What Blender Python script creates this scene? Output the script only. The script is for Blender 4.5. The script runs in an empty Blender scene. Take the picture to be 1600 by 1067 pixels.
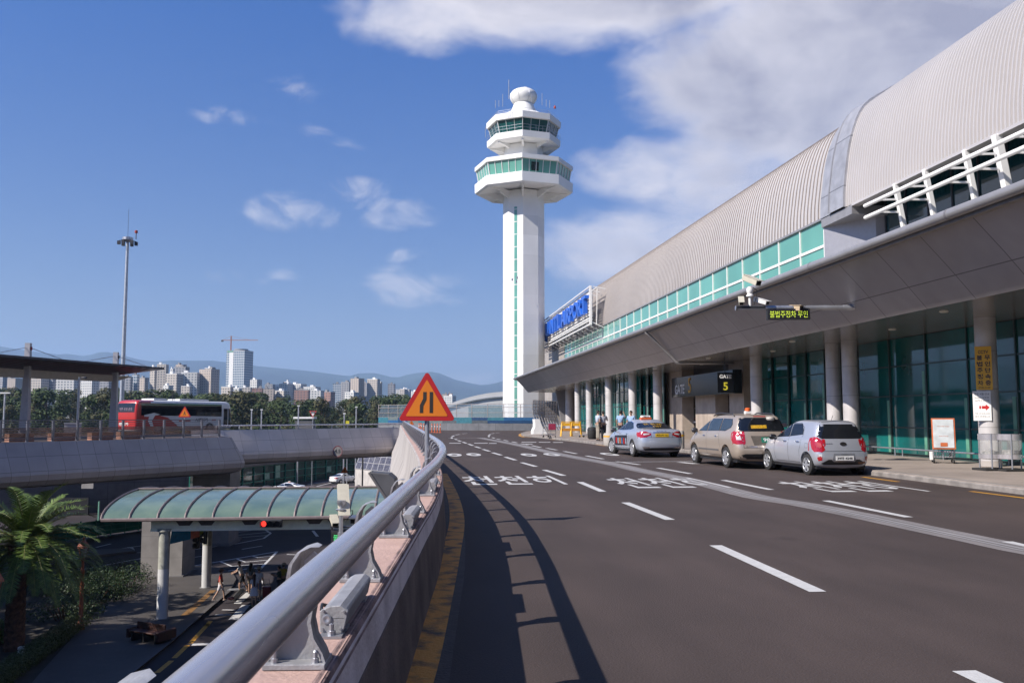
import bpy, bmesh, math, random
from mathutils import Vector, Matrix, noise
from mathutils.bvhtree import BVHTree
from mathutils.geometry import tessellate_polygon
random.seed(7)
R_ = math.radians
S = bpy.context.scene
COL = S.collection
# ------------------------------------------------------------------ camera
EYE = 1.6
FPX = 1380.0
YAW = R_(6.2)
PIT = math.atan(116.5 / FPX)
cF = Vector((math.sin(YAW) * math.cos(PIT), math.cos(YAW) * math.cos(PIT), math.sin(PIT)))
cR = Vector((math.cos(YAW), -math.sin(YAW), 0))
cU = cR.cross(cF)
C0 = Vector((0, 0, EYE))
cam = bpy.data.objects.new('camera', bpy.data.cameras.new('camera'))
COL.objects.link(cam)
cam.matrix_world = Matrix(((cR.x, cU.x, -cF.x, 0), (cR.y, cU.y, -cF.y, 0), (cR.z, cU.z, -cF.z, EYE), (0, 0, 0, 1)))
cam.data.lens = FPX / 1600 * 36
cam.data.sensor_width = 36
cam.data.clip_end = 60000
cam.data.clip_start = 0.05
S.camera = cam
def ray(x, y): return cF + cR * ((x - 800) / FPX) + cU * ((533.5 - y) / FPX)
def G(x, y, z=0.0):
    d = ray(x, y); return C0 + d * ((z - EYE) / d.z)
def DD(x, y, d): return C0 + ray(x, y) * d
def AX(x, y, X): d = ray(x, y); return C0 + d * (X / d.x)
def DP(x, d, z=0.0):           # point seen at column x, d metres ahead, at height z
    r = Vector((cF.x, cF.y, 0)).normalized(); p = Vector((cR.x, cR.y, 0))
    v = r * d + p * ((x - 800) / FPX * d); return Vector((v.x, v.y, z))
def YX(px, X): r = ray(px, 650); return r.y * X / r.x
# ------------------------------------------------------------------ light
SAZ, SEL = math.atan2(.403, .915), R_(39.4)      # direction the light travels to
sd = Vector((math.cos(SAZ) * math.cos(SEL), math.sin(SAZ) * math.cos(SEL), -math.sin(SEL)))
sun = bpy.data.objects.new('sun', bpy.data.lights.new('sun', 'SUN'))
COL.objects.link(sun)
sun.data.energy = 5.0; sun.data.angle = R_(0.5); sun.data.color = (1, .93, .84)
sun.rotation_euler = sd.to_track_quat('-Z', 'Y').to_euler()
vs = S.view_settings
vs.view_transform = 'Standard'; vs.look = 'None'; vs.gamma = 1; vs.exposure = 0.9
W = bpy.data.worlds.new('World'); S.world = W; W.use_nodes = True
def build_world():
    nt = W.node_tree; N = nt.nodes; L = nt.links
    bg = N['Background']; bg.inputs[1].default_value = 0.49
    sky = N.new('ShaderNodeTexSky'); sky.sky_type = 'NISHITA'; sky.sun_disc = False
    sky.sun_elevation = SEL; sky.sun_rotation = math.atan2(-sd.x, -sd.y)
    sky.air_density = 1.0; sky.dust_density = 0.9; sky.ozone_density = 2.2; sky.altitude = 50
    def M(op, a, b=None, c=None):
        n = N.new('ShaderNodeMath'); n.operation = op
        for i, v in enumerate((a, b, c)):
            if v is None: continue
            if isinstance(v, (int, float)): n.inputs[i].default_value = v
            else: L.new(v, n.inputs[i])
        return n.outputs[0]
    sc = N.new('ShaderNodeVectorMath'); sc.operation = 'MULTIPLY'
    L.new(sky.outputs[0], sc.inputs[0]); sc.inputs[1].default_value = (.072, .100, .150)
    tc = N.new('ShaderNodeTexCoord'); sp = N.new('ShaderNodeSeparateXYZ'); L.new(tc.outputs['Generated'], sp.inputs[0])
    az = M('ARCTAN2', sp.outputs[0], sp.outputs[1]); el = M('ARCSINE', sp.outputs[2])
    def noi(scale, det, dist=0.0, off=0, rough=.55):
        mp = N.new('ShaderNodeMapping'); L.new(tc.outputs['Generated'], mp.inputs[0]); mp.inputs['Location'].default_value = (off, off * .7, 0)
        mp.inputs['Scale'].default_value = (1, 1, 1.9)
        n = N.new('ShaderNodeTexNoise'); n.inputs['Scale'].default_value = scale; n.inputs['Detail'].default_value = det
        n.inputs['Roughness'].default_value = rough; n.inputs['Distortion'].default_value = dist
        L.new(mp.outputs[0], n.inputs[0]); return n.outputs[0]
    n1 = noi(5.5, 9, .3, 3.1); n2 = noi(4.5, 8, .5, 9.0); n3 = noi(22, 6, .5, 1.0); n4 = noi(13, 9, .8, 5.0, .62)
    # clouds as ellipses of direction (column, row, half width, half height, weight) of the photograph, turned into azimuth and elevation
    blobs = [(1020, -60, 560, 130, 1.5), (1420, 60, 460, 190, 1.7), (1200, 165, 200, 80, 1.0), (1080, 270, 200, 80, 1.0), (960, 385, 160, 80, 1.05),
             (640, 30, 190, 55, .9), (1120, 400, 210, 120, .7), (660, 448, 95, 36, 1.1), (620, 332, 85, 28, 1.2), (465, 330, 90, 32, 1.1), (350, 183, 52, 16, .8), (490, 205, 40, 14, .55), (545, 226, 34, 14, .6),
             (375, 434, 55, 14, .75), (440, 427, 40, 14, .85), (555, 300, 60, 24, .8), (635, 400, 45, 14, .6), (455, 140, 50, 24, .5), (725, 590, 60, 13, .75), (770, 598, 30, 9, .6), (560, 583, 50, 8, .3),
             (-500, 300, 300, 120, 1.2), (2300, 400, 400, 200, 1.3), (2100, -300, 500, 300, 1.0)]
    tot = None; tot2 = None
    for (x, y, sx, sy, w) in blobs:
        r = ray(x, y).normalized(); a0 = math.atan2(r.x, r.y); e0 = math.asin(r.z)
        da = M('DIVIDE', M('SUBTRACT', az, a0), sx / FPX * 1.15); de = M('DIVIDE', M('SUBTRACT', el, e0), sy / FPX * 1.15)
        q = M('ADD', M('MULTIPLY', da, da), M('MULTIPLY', de, de))
        b = M('MULTIPLY', M('MAXIMUM', M('SUBTRACT', 1.0, q), 0.0), w)
        if sx < 120: tot2 = b if tot2 is None else M('MAXIMUM', tot2, b)
        else: tot = b if tot is None else M('MAXIMUM', tot, b)
    ns = M('ADD', M('MULTIPLY', M('SUBTRACT', n1, .5), 2.3), M('MULTIPLY', M('SUBTRACT', n3, .5), .55))
    d = M('ADD', M('MULTIPLY', tot, 1.0), M('SUBTRACT', M('MULTIPLY', ns, .8), .3))
    mr = N.new('ShaderNodeMapRange'); mr.interpolation_type = 'SMOOTHSTEP'; L.new(d, mr.inputs[0])
    mr.inputs[1].default_value = 0.0; mr.inputs[2].default_value = .80; mr.inputs[3].default_value = 0; mr.inputs[4].default_value = .93
    gate = N.new('ShaderNodeMapRange'); L.new(tot, gate.inputs[0]); gate.inputs[1].default_value = 0; gate.inputs[2].default_value = .22
    mask = M('MULTIPLY', mr.outputs[0], gate.outputs[0])
    d2 = M('ADD', M('MULTIPLY', tot2, 1.15), M('SUBTRACT', M('ADD', M('MULTIPLY', M('SUBTRACT', n4, .5), 5.0), M('MULTIPLY', M('SUBTRACT', n3, .5), 1.6)), .25))
    m2 = N.new('ShaderNodeMapRange'); m2.interpolation_type = 'SMOOTHSTEP'; L.new(d2, m2.inputs[0]); m2.inputs[1].default_value = 0.0; m2.inputs[2].default_value = 1.9; m2.inputs[3].default_value = 0; m2.inputs[4].default_value = .58
    g2 = N.new('ShaderNodeMapRange'); L.new(tot2, g2.inputs[0]); g2.inputs[1].default_value = 0; g2.inputs[2].default_value = .5
    mask = M('MAXIMUM', mask, M('MULTIPLY', m2.outputs[0], g2.outputs[0]))
    cr = N.new('ShaderNodeValToRGB'); L.new(M('ADD', M('MULTIPLY', M('SUBTRACT', n2, .5), 1.5), M('MULTIPLY', d, .5)), cr.inputs[0])
    cr.color_ramp.elements[0].position = .22; cr.color_ramp.elements[0].color = (.98, .94, .99, 1)
    cr.color_ramp.elements[1].position = .72; cr.color_ramp.elements[1].color = (.47, .46, .56, 1)
    gr = N.new('ShaderNodeMapRange'); gr.data_type = 'FLOAT_VECTOR'; cmb = N.new('ShaderNodeCombineXYZ')
    for i in range(3): L.new(sp.outputs[2], cmb.inputs[i])
    L.new(cmb.outputs[0], gr.inputs[6]); gr.inputs[7].default_value = (.08, .08, .08); gr.inputs[8].default_value = (.42, .42, .42); gr.inputs[9].default_value = (1.22, .86, .70); gr.inputs[10].default_value = (.45, .77, 1.03)
    sc2 = N.new('ShaderNodeVectorMath'); sc2.operation = 'MULTIPLY'; L.new(sc.outputs[0], sc2.inputs[0]); L.new(gr.outputs[1], sc2.inputs[1])
    mx = N.new('ShaderNodeMix'); mx.data_type = 'RGBA'; L.new(mask, mx.inputs[0]); L.new(sc2.outputs[0], mx.inputs[6]); L.new(cr.outputs[0], mx.inputs[7])
    L.new(mx.outputs[2], bg.inputs[0])
build_world()
# ------------------------------------------------------------------ helpers
class MB:
    def __init__(s): s.v = []; s.f = []; s.m = []; s.uv = []
    def add(s, vs, fs, mi=0, uvs=None):
        b = len(s.v); s.v += [tuple(v) for v in vs]
        for k, f in enumerate(fs):
            s.f.append([b + i for i in f]); s.m.append(mi); s.uv.append(uvs[k] if uvs else None)
        return s
    def box(s, c, d, rz=0, mi=0, M=None):
        x, y, z = d[0] / 2, d[1] / 2, d[2] / 2
        P = [Vector((a * x, b * y, e * z)) for e in (-1, 1) for a, b in ((-1, -1), (1, -1), (1, 1), (-1, 1))]
        if rz: P = [Matrix.Rotation(rz, 3, 'Z') @ p for p in P]
        if M is not None: P = [M @ p for p in P]
        c = Vector(c); return s.add([p + c for p in P], [(0, 3, 2, 1), (4, 5, 6, 7), (0, 1, 5, 4), (1, 2, 6, 5), (2, 3, 7, 6), (3, 0, 4, 7)], mi)
    def bb(s, x0, x1, y0, y1, z0, z1, mi=0): return s.box(((x0 + x1) / 2, (y0 + y1) / 2, (z0 + z1) / 2), (abs(x1 - x0), abs(y1 - y0), abs(z1 - z0)), 0, mi)
    def bar(s, a, b, w, h, mi=0, up=(0, 0, 1)):       # rectangular bar from a to b
        a = Vector(a); b = Vector(b); t = (b - a).normalized(); u = Vector(up)
        sx = t.cross(u)
        if sx.length < 1e-4: sx = t.cross(Vector((1, 0, 0)))
        sx.normalize(); uu = sx.cross(t).normalized()
        P = []
        for p in (a, b):
            for i, j in ((-1, -1), (1, -1), (1, 1), (-1, 1)): P.append(p + sx * (i * w / 2) + uu * (j * h / 2))
        return s.add(P, [(0, 1, 2, 3), (7, 6, 5, 4), (0, 4, 5, 1), (1, 5, 6, 2), (2, 6, 7, 3), (3, 7, 4, 0)], mi)
    def tube(s, pts, r, n=10, mi=0, caps=True, closed=False):
        pts = [Vector(p) for p in pts]; k = len(pts); rr = r if isinstance(r, (list, tuple)) else [r] * k
        t0 = (pts[1] - pts[0]).normalized(); u = t0.orthogonal().normalized()
        if abs(t0.z) < .95: u = Vector((0, 0, 1)); u = (u - t0 * u.dot(t0)).normalized()
        V = []
        for i, p in enumerate(pts):
            t = (pts[min(i + 1, k - 1)] - pts[max(i - 1, 0)]).normalized()
            u = (u - t * u.dot(t)).normalized(); w = t.cross(u)
            for j in range(n):
                a = 2 * math.pi * j / n; V.append(p + (u * math.cos(a) + w * math.sin(a)) * rr[i])
        F = [(i * n + j, i * n + (j + 1) % n, (i + 1) * n + (j + 1) % n, (i + 1) * n + j) for i in range(k - 1) for j in range(n)]
        if caps: F += [tuple(range(n))[::-1], tuple((k - 1) * n + j for j in range(n))]
        return s.add(V, F, mi)
    def lathe(s, prof, c=(0, 0, 0), n=20, mi=0, axis='Z', rot=0, M=None, caps=True):
        V = []; F = []
        for (r, z) in prof:
            for j in range(n):
                a = 2 * math.pi * j / n + rot; p = Vector((r * math.cos(a), r * math.sin(a), z))
                if axis == 'Y': p = Vector((p.x, p.z, p.y))
                if axis == 'X': p = Vector((p.z, p.x, p.y))
                if M is not None: p = M @ p
                V.append(p + Vector(c))
        k = len(prof)
        for i in range(k - 1):
            for j in range(n): F.append((i * n + j, i * n + (j + 1) % n, (i + 1) * n + (j + 1) % n, (i + 1) * n + j))
        if caps and prof[0][0] > 1e-4: F.append(tuple(range(n))[::-1])
        if caps and prof[-1][0] > 1e-4: F.append(tuple((k - 1) * n + j for j in range(n)))
        return s.add(V, F, mi)
    def poly(s, pts, z0=None, z1=None, mi=0, mtop=None):      # pts 3d flat polygon; with z0,z1: upright prism of 2d pts
        if z0 is None:
            P = [Vector(p) for p in pts]; tr = tessellate_polygon([P])
            n = sum(((P[i].cross(P[(i + 1) % len(P)])) for i in range(len(P))), Vector())
            o = []
            for t in tr:
                a = (P[t[1]] - P[t[0]]).cross(P[t[2]] - P[t[0]]); o.append(t if a.dot(n) > 0 else t[::-1])
            return s.add(P, o, mi)
        P = [Vector((p[0], p[1], 0)) for p in pts]; ar = sum(P[i].x * P[(i + 1) % len(P)].y - P[(i + 1) % len(P)].x * P[i].y for i in range(len(P)))
        if ar < 0: P = P[::-1]
        k = len(P); T = tessellate_polygon([P]); T2 = []
        for t in T:
            a = (P[t[1]] - P[t[0]]).cross(P[t[2]] - P[t[0]]).z; T2.append(tuple(t) if a > 0 else tuple(t)[::-1])
        V = [(p.x, p.y, z0) for p in P] + [(p.x, p.y, z1) for p in P]
        s.add(V, [tuple(i + k for i in t) for t in T2], mi if mtop is None else mtop)
        b = len(s.v) - 2 * k
        for t in T2: s.f.append([b + i for i in t[::-1]]); s.m.append(mi); s.uv.append(None)
        for i in range(k): s.f.append([b + i, b + (i + 1) % k, b + k + (i + 1) % k, b + k + i]); s.m.append(mi); s.uv.append(None)
        return s
    def ext(s, pts, M, t, mi=0):       # 2d outline (x,y) extruded by t along local z, then placed by 4x4 matrix M
        b = MB().poly([(p[0], p[1]) for p in pts], -t / 2, t / 2)
        return s.add([M @ Vector(v) for v in b.v], b.f, mi)
    def sweep(s, path, prof, mi=0, closedprof=False, u0=0.0):   # path 3d, prof [(right offset, z)]; uv in metres
        path = [Vector(p) for p in path]; k = len(path); n = len(prof); V = []; U = []; u = u0; us = []
        for i in range(k):
            if i: u += (path[i] - path[i - 1]).length
            us.append(u)
            a = (path[i] - path[i - 1]) if i else (path[1] - path[0]); b = (path[i + 1] - path[i]) if i < k - 1 else a
            a = Vector((a.x, a.y, 0)).normalized(); b = Vector((b.x, b.y, 0)).normalized(); t = (a + b).normalized()
            nr = Vector((t.y, -t.x, 0)) / max(.4, math.sqrt((1 + a.dot(b)) / 2))
            for (o, z) in prof: V.append(path[i] + nr * o + Vector((0, 0, z)))
        vv = [0.0]
        for j in range(1, n): vv.append(vv[-1] + math.hypot(prof[j][0] - prof[j - 1][0], prof[j][1] - prof[j - 1][1]))
        F = []; UV = []; m = n if closedprof else n - 1
        for i in range(k - 1):
            for j in range(m):
                j2 = (j + 1) % n; F.append((i * n + j, (i + 1) * n + j, (i + 1) * n + j2, i * n + j2))
                vb = vv[j2] if j2 else vv[j] + .1
                UV.append([(us[i], vv[j]), (us[i + 1], vv[j]), (us[i + 1], vb), (us[i], vb)])
        if closedprof:
            F.append(tuple(range(n))); F.append(tuple((k - 1) * n + j for j in range(n))[::-1]); UV += [None, None]
        return s.add(V, F, mi, UV)
    def strip(s, pts, w, z=0.0, mi=0):     # flat ribbon on the ground
        P = [Vector((p[0], p[1], 0)) for p in pts]
        return s.sweep([(p.x, p.y, z) for p in P], [(w / 2, 0), (-w / 2, 0)], mi)
    def grid(s, rows, mi=0, closed=False):
        n = len(rows[0]); V = [p for r in rows for p in r]; F = []
        for i in range(len(rows) - 1):
            for j in range(n if closed else n - 1): F.append((i * n + j, i * n + (j + 1) % n, (i + 1) * n + (j + 1) % n, (i + 1) * n + j))
        return s.add(V, F, mi)
    def build(s, name, mats, parent=None, smooth=False, world=True, bevel=0, fix=True):
        me = bpy.data.meshes.new(name); V = s.v
        if parent is not None and world:
            Mi = parent.matrix_basis.inverted(); g = parent.parent
            while g is not None: Mi = Mi @ g.matrix_basis.inverted(); g = g.parent
            V = [Mi @ Vector(v) for v in V]
        me.from_pydata([tuple(v) for v in V], [], s.f)
        mats = mats if isinstance(mats, (list, tuple)) else [mats]
        for m in mats: me.materials.append(m)
        if any(s.m): me.polygons.foreach_set('material_index', s.m)
        if any(u is not None for u in s.uv):
            ul = me.uv_layers.new(name='UVMap'); li = 0
            for f, u in zip(s.f, s.uv):
                for k in range(len(f)):
                    if u: ul.data[li].uv = u[k]
                    li += 1
        me.validate()
        if smooth:
            me.polygons.foreach_set('use_smooth', [True] * len(me.polygons))
            if smooth is not True: me.set_sharp_from_angle(angle=R_(smooth))
        o = bpy.data.objects.new(name, me); COL.objects.link(o)
        if parent is not None: o.parent = parent
        if bevel:
            b = o.modifiers.new('bevel', 'BEVEL'); b.width = bevel; b.segments = 2; b.limit_method = 'ANGLE'; b.angle_limit = R_(40)
        return o
def tag(o, label=None, cat=None, group=None, kind=None):
    if label: o['label'] = label
    if cat: o['category'] = cat
    if group: o['group'] = group
    if kind: o['kind'] = kind
    return o
def thing(name, label, cat, loc=(0, 0, 0), rz=0, group=None):
    o = bpy.data.objects.new(name, None); COL.objects.link(o); o.location = loc; o.rotation_euler = (0, 0, rz)
    o.matrix_basis = Matrix.Translation(Vector(loc)) @ Matrix.Rotation(rz, 4, 'Z')
    return tag(o, label, cat, group)
def dup(o, loc, rz=0, label=None, group=None, scale=None):
    def cp(s, par):
        c = s.copy(); COL.objects.link(c); c.parent = par
        for ch in s.children: cp(ch, c)
        return c
    c = cp(o, None); c.matrix_basis = Matrix.Translation(Vector(loc)) @ Matrix.Rotation(rz, 4, 'Z') @ Matrix.Scale(scale or 1, 4)
    if label: c['label'] = label
    if group: c['group'] = group
    return c
def text_mesh(body, size, depth=0.0, bold=0.0, ax='CENTER', sp=1.0):
    c = bpy.data.curves.new('tx', 'FONT'); c.body = body; c.size = size; c.extrude = depth; c.offset = bold; c.align_x = ax; c.align_y = 'CENTER'; c.resolution_u = 3; c.space_character = sp
    o = bpy.data.objects.new('tx', c); COL.objects.link(o)
    bpy.context.view_layer.update()
    me = bpy.data.meshes.new_from_object(o.evaluated_get(bpy.context.evaluated_depsgraph_get()))
    V = [v.co.copy() for v in me.vertices]; F = [tuple(p.vertices) for p in me.polygons]
    bpy.data.objects.remove(o); bpy.data.curves.remove(c); bpy.data.meshes.remove(me)
    return V, F
def text(mb, body, M, size, depth=0.0, bold=0.0, mi=0, sx=1.0, fit=None, ax='CENTER', sp=1.0):   # fit=(w,h): stretch to that size
    V, F = text_mesh(body, size, depth, bold, ax, sp)
    if not V: return mb
    if fit:
        xs = [v.x for v in V]; ys = [v.y for v in V]; w = max(xs) - min(xs) or 1; h = max(ys) - min(ys) or 1; cx = (max(xs) + min(xs)) / 2; cy = (max(ys) + min(ys)) / 2
        V = [Vector(((v.x - cx) / w * fit[0], (v.y - cy) / h * fit[1], v.z)) for v in V]
    return mb.add([M @ Vector((v.x * sx, v.y, v.z)) for v in V], F, mi)
def frame(o, x, y):      # 4x4 with local x,y axes at origin o
    x = Vector(x).normalized(); y = Vector(y); y = (y - x * y.dot(x)).normalized(); z = x.cross(y)
    return Matrix(((x.x, y.x, z.x, o[0]), (x.y, y.y, z.y, o[1]), (x.z, y.z, z.z, o[2]), (0, 0, 0, 1)))
# ------------------------------------------------------------------ materials
MT = {}
def mat(name, col, rough=.6, metal=0, var=.12, sc=4.0, bump=0.0, bsc=None, coat=0, trans=0, alpha=1, emit=None, es=1, spec=.5, col2=None, detail=5, streak=False, obj=True):
    if name in MT: return MT[name]
    fk = lambda c: tuple(q * (.66 + .34 * metal) * (1.22 if min(c) > .7 else 1) for q in c)
    col = fk(col); col2 = fk(col2) if col2 else None; es = es * .5
    m = bpy.data.materials.new(name); m.use_nodes = True; nt = m.node_tree; N = nt.nodes; L = nt.links; b = N['Principled BSDF']
    b.inputs['Roughness'].default_value = rough; b.inputs['Metallic'].default_value = metal; b.inputs['Specular IOR Level'].default_value = spec
    b.inputs['Coat Weight'].default_value = coat; b.inputs['Coat Roughness'].default_value = .05; b.inputs['Transmission Weight'].default_value = trans; b.inputs['Alpha'].default_value = alpha
    if emit: b.inputs['Emission Color'].default_value = (*emit, 1); b.inputs['Emission Strength'].default_value = es
    tc = N.new('ShaderNodeTexCoord'); nz = N.new('ShaderNodeTexNoise'); nz.inputs['Scale'].default_value = sc; nz.inputs['Detail'].default_value = detail
    if streak:
        mp = N.new('ShaderNodeMapping'); mp.inputs['Scale'].default_value = (1, 1, .12); L.new(tc.outputs['Object'], mp.inputs[0]); L.new(mp.outputs[0], nz.inputs[0])
    else: L.new(tc.outputs['Object'], nz.inputs[0])
    c2 = col2 or tuple(min(1, c * (1 - var * 2)) for c in col); c1 = tuple(min(1, c * (1 + (var if col2 is None else 0))) for c in col)
    cr = N.new('ShaderNodeValToRGB'); cr.color_ramp.elements[0].position = .3; cr.color_ramp.elements[1].position = .7
    cr.color_ramp.elements[0].color = (*c2, 1); cr.color_ramp.elements[1].color = (*c1, 1)
    L.new(nz.outputs[0], cr.inputs[0]); L.new(cr.outputs[0], b.inputs['Base Color'])
    if bump:
        n2 = N.new('ShaderNodeTexNoise'); n2.inputs['Scale'].default_value = bsc or sc * 6; n2.inputs['Detail'].default_value = 6; L.new(tc.outputs['Object'], n2.inputs[0])
        bp = N.new('ShaderNodeBump'); bp.inputs['Strength'].default_value = bump; bp.inputs['Distance'].default_value = .02; L.new(n2.outputs[0], bp.inputs['Height']); L.new(bp.outputs[0], b.inputs['Normal'])
    MT[name] = m; return m
def seam_mat(name, col, pu, pv, w=.03, rough=.55, metal=0, dark=.45, var=.1, offset=0.0, sc=1.5, gen=None, spec=.4):
    """cladding with grooves every pu x pv metres, from the UV map or from two object axes"""
    if name in MT: return MT[name]
    m = mat(name, col, rough, metal, var, sc, spec=spec, detail=6); nt = m.node_tree; N = nt.nodes; L = nt.links; b = N['Principled BSDF']
    cr = b.inputs['Base Color'].links[0].from_node
    tc = N.new('ShaderNodeTexCoord'); sp = N.new('ShaderNodeSeparateXYZ')
    L.new(tc.outputs['Object'] if gen else tc.outputs['UV'], sp.inputs[0]); ax = gen or (0, 1)
    def Mh(op, a, b2=None):
        n = N.new('ShaderNodeMath'); n.operation = op
        for i, v in enumerate((a, b2)):
            if v is None: continue
            if isinstance(v, (int, float)): n.inputs[i].default_value = v
            else: L.new(v, n.inputs[i])
        return n.outputs[0]
    outs = []
    for a, p in zip(ax, (pu, pv)):
        if not p: continue
        f = Mh('FRACT', Mh('ADD', Mh('DIVIDE', sp.outputs[a], p), offset + 100))
        outs.append(Mh('LESS_THAN', f, w / p))
    g = outs[0] if len(outs) == 1 else Mh('MAXIMUM', outs[0], outs[1])
    # each panel a slightly different tone
    wn = N.new('ShaderNodeTexWhiteNoise'); wn.noise_dimensions = '2D'; cb = N.new('ShaderNodeCombineXYZ')
    for k, (a, p) in enumerate(zip(ax, (pu, pv))):
        if p: L.new(Mh('FLOOR', Mh('ADD', Mh('DIVIDE', sp.outputs[a], p), offset + 100)), cb.inputs[k])
    L.new(cb.outputs[0], wn.inputs['Vector'])
    hs = N.new('ShaderNodeHueSaturation'); L.new(cr.outputs[0], hs.inputs['Color']); L.new(Mh('ADD', Mh('MULTIPLY', wn.outputs['Value'], .14), .93), hs.inputs['Value'])
    mx = N.new('ShaderNodeMix'); mx.data_type = 'RGBA'; L.new(g, mx.inputs[0]); L.new(hs.outputs[0], mx.inputs[6]); mx.inputs[7].default_value = (*[c * dark * .7 for c in col], 1)
    L.new(mx.outputs[2], b.inputs['Base Color']); return m
asphalt = mat('asphalt', (.073, .052, .046), .82, sc=.35, var=.1, bump=.35, bsc=60, spec=.35, detail=9)
def asphalt_detail(m):      # tyre-polished bands along the road, fine aggregate, oil spots
    nt = m.node_tree; N = nt.nodes; L = nt.links; b = N['Principled BSDF']; src = b.inputs['Base Color'].links[0].from_socket; tc = N.new('ShaderNodeTexCoord')
    def nz(sc, vec, det):
        mp = N.new('ShaderNodeMapping'); mp.inputs['Scale'].default_value = vec; L.new(tc.outputs['Object'], mp.inputs[0]); n = N.new('ShaderNodeTexNoise'); n.inputs['Scale'].default_value = sc; n.inputs['Detail'].default_value = det; L.new(mp.outputs[0], n.inputs[0]); return n.outputs[0]
    def mm(op, a, c):
        n = N.new('ShaderNodeMath'); n.operation = op
        for i, v in enumerate((a, c)):
            if isinstance(v, (int, float)): n.inputs[i].default_value = v
            else: L.new(v, n.inputs[i])
        return n.outputs[0]
    f = mm('ADD', mm('MULTIPLY', mm('SUBTRACT', nz(.55, (1, .035, 1), 3), .5), .8), mm('MULTIPLY', mm('SUBTRACT', nz(70, (1, 1, 1), 3), .5), 1.0))
    f = mm('ADD', f, mm('MULTIPLY', mm('SUBTRACT', nz(2.2, (1, .25, 1), 6), .5), .55))
    vo = N.new('ShaderNodeTexVoronoi'); vo.inputs['Scale'].default_value = .55; L.new(tc.outputs['Object'], vo.inputs['Vector'])
    sp = N.new('ShaderNodeMapRange'); L.new(mm('ADD', vo.outputs['Distance'], mm('MULTIPLY', nz(9, (1, 1, 1), 4), .12)), sp.inputs[0]); sp.inputs[1].default_value = .08; sp.inputs[2].default_value = .20; sp.inputs[3].default_value = .72; sp.inputs[4].default_value = 1
    hs = N.new('ShaderNodeHueSaturation'); L.new(src, hs.inputs['Color']); L.new(mm('MULTIPLY', mm('ADD', f, 1.0), sp.outputs[0]), hs.inputs['Value']); L.new(hs.outputs[0], b.inputs['Base Color'])
asphalt_detail(asphalt)
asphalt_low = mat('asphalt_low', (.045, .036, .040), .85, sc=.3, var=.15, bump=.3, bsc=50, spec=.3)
paint_w = mat('road_paint', (.66, .65, .64), .6, sc=9, var=.06, bump=.2, bsc=60, detail=9)
paint_y = mat('yellow_road_paint', (.62, .30, .03), .6, sc=8, var=.15, detail=8)
def worn(name, c1, c2, sc, lo, hi):
    m = mat(name, c1, .75, sc=sc, col2=c2, detail=9, bump=.5, bsc=40); r = [n for n in m.node_tree.nodes if n.type == 'VALTORGB'][0]
    r.color_ramp.elements[0].position = lo; r.color_ramp.elements[1].position = hi; return m
kerb_yel = worn('worn_yellow', (1.0, .40, .05), (.14, .085, .05), 4, .34, .52)
conc = mat('concrete', (.36, .34, .33), .8, sc=.8, var=.12, bump=.3, bsc=25, detail=9)
conc_d = mat('concrete_dark', (.22, .21, .21), .85, sc=.7, var=.15, bump=.3, bsc=20)
conc_stain = mat('concrete_stained', (.50, .46, .44), .8, sc=1.2, var=.16, bump=.4, bsc=20, streak=True, detail=9)
pinkst = mat('pink_stone', (.66, .45, .38), .7, sc=3, var=.1, bump=.3, bsc=50, detail=9, col2=(.50, .33, .28))
parpaint = worn('parapet_face', (.90, .78, .74), (.60, .48, .45), 2.5, .2, .55)
parw = mat('parapet_worn_edge', (.36, .24, .22), .85, sc=6, var=.3, bump=.7, bsc=25)
steel = mat('stainless', (.62, .60, .63), .27, .65, var=.05, sc=1.5)
steel_d = mat('galvanised', (.42, .43, .47), .42, .75, var=.1, sc=3)
castgrey = mat('cast_grey', (.42, .42, .44), .5, .3, var=.14, sc=6, bump=.15, bsc=80)
white = mat('white_paint', (.80, .79, .77), .5, var=.03, sc=1)
towerw = None
black = mat('black', (.02, .02, .022), .5, var=.1)
rubber = mat('rubber', (.025, .024, .024), .8, var=.2, sc=10)
darkm = mat('dark_metal', (.06, .06, .07), .45, .3)
cream = mat('cream_paint', (.62, .58, .47), .5, var=.06)
towerw = seam_mat('tower_white', (.84, .83, .81), 0, 3.3, .05, .55, dark=1.1, var=.03, gen=(0, 2), sc=.3)
stone = mat('beige_stone', (.50, .41, .34), .55, sc=2.5, var=.07, detail=9)
orange = mat('orange', (.75, .13, .02), .5, var=.05)
yellow = mat('yellow', (.80, .42, .02), .5, var=.06)
red = mat('red', (.60, .02, .02), .4, var=.06)
pave = seam_mat('paving', (.36, .30, .26), .6, .6, .012, .75, dark=.6, gen=(0, 1), sc=.5)
glassd = mat('green_glass', (.010, .155, .148), .04, 0, var=.3, sc=.3, spec=.75, coat=.1)
glassteal = mat('teal_glass', (.16, .44, .37), .10, 0, var=.12, sc=.12, spec=.7)
glassdt = mat('dark_teal_glass', (.008, .045, .055), .06, 0, var=.1, spec=.8)
carglass = mat('car_glass', (.012, .014, .018), .04, 0, var=.05, spec=.8)
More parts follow.
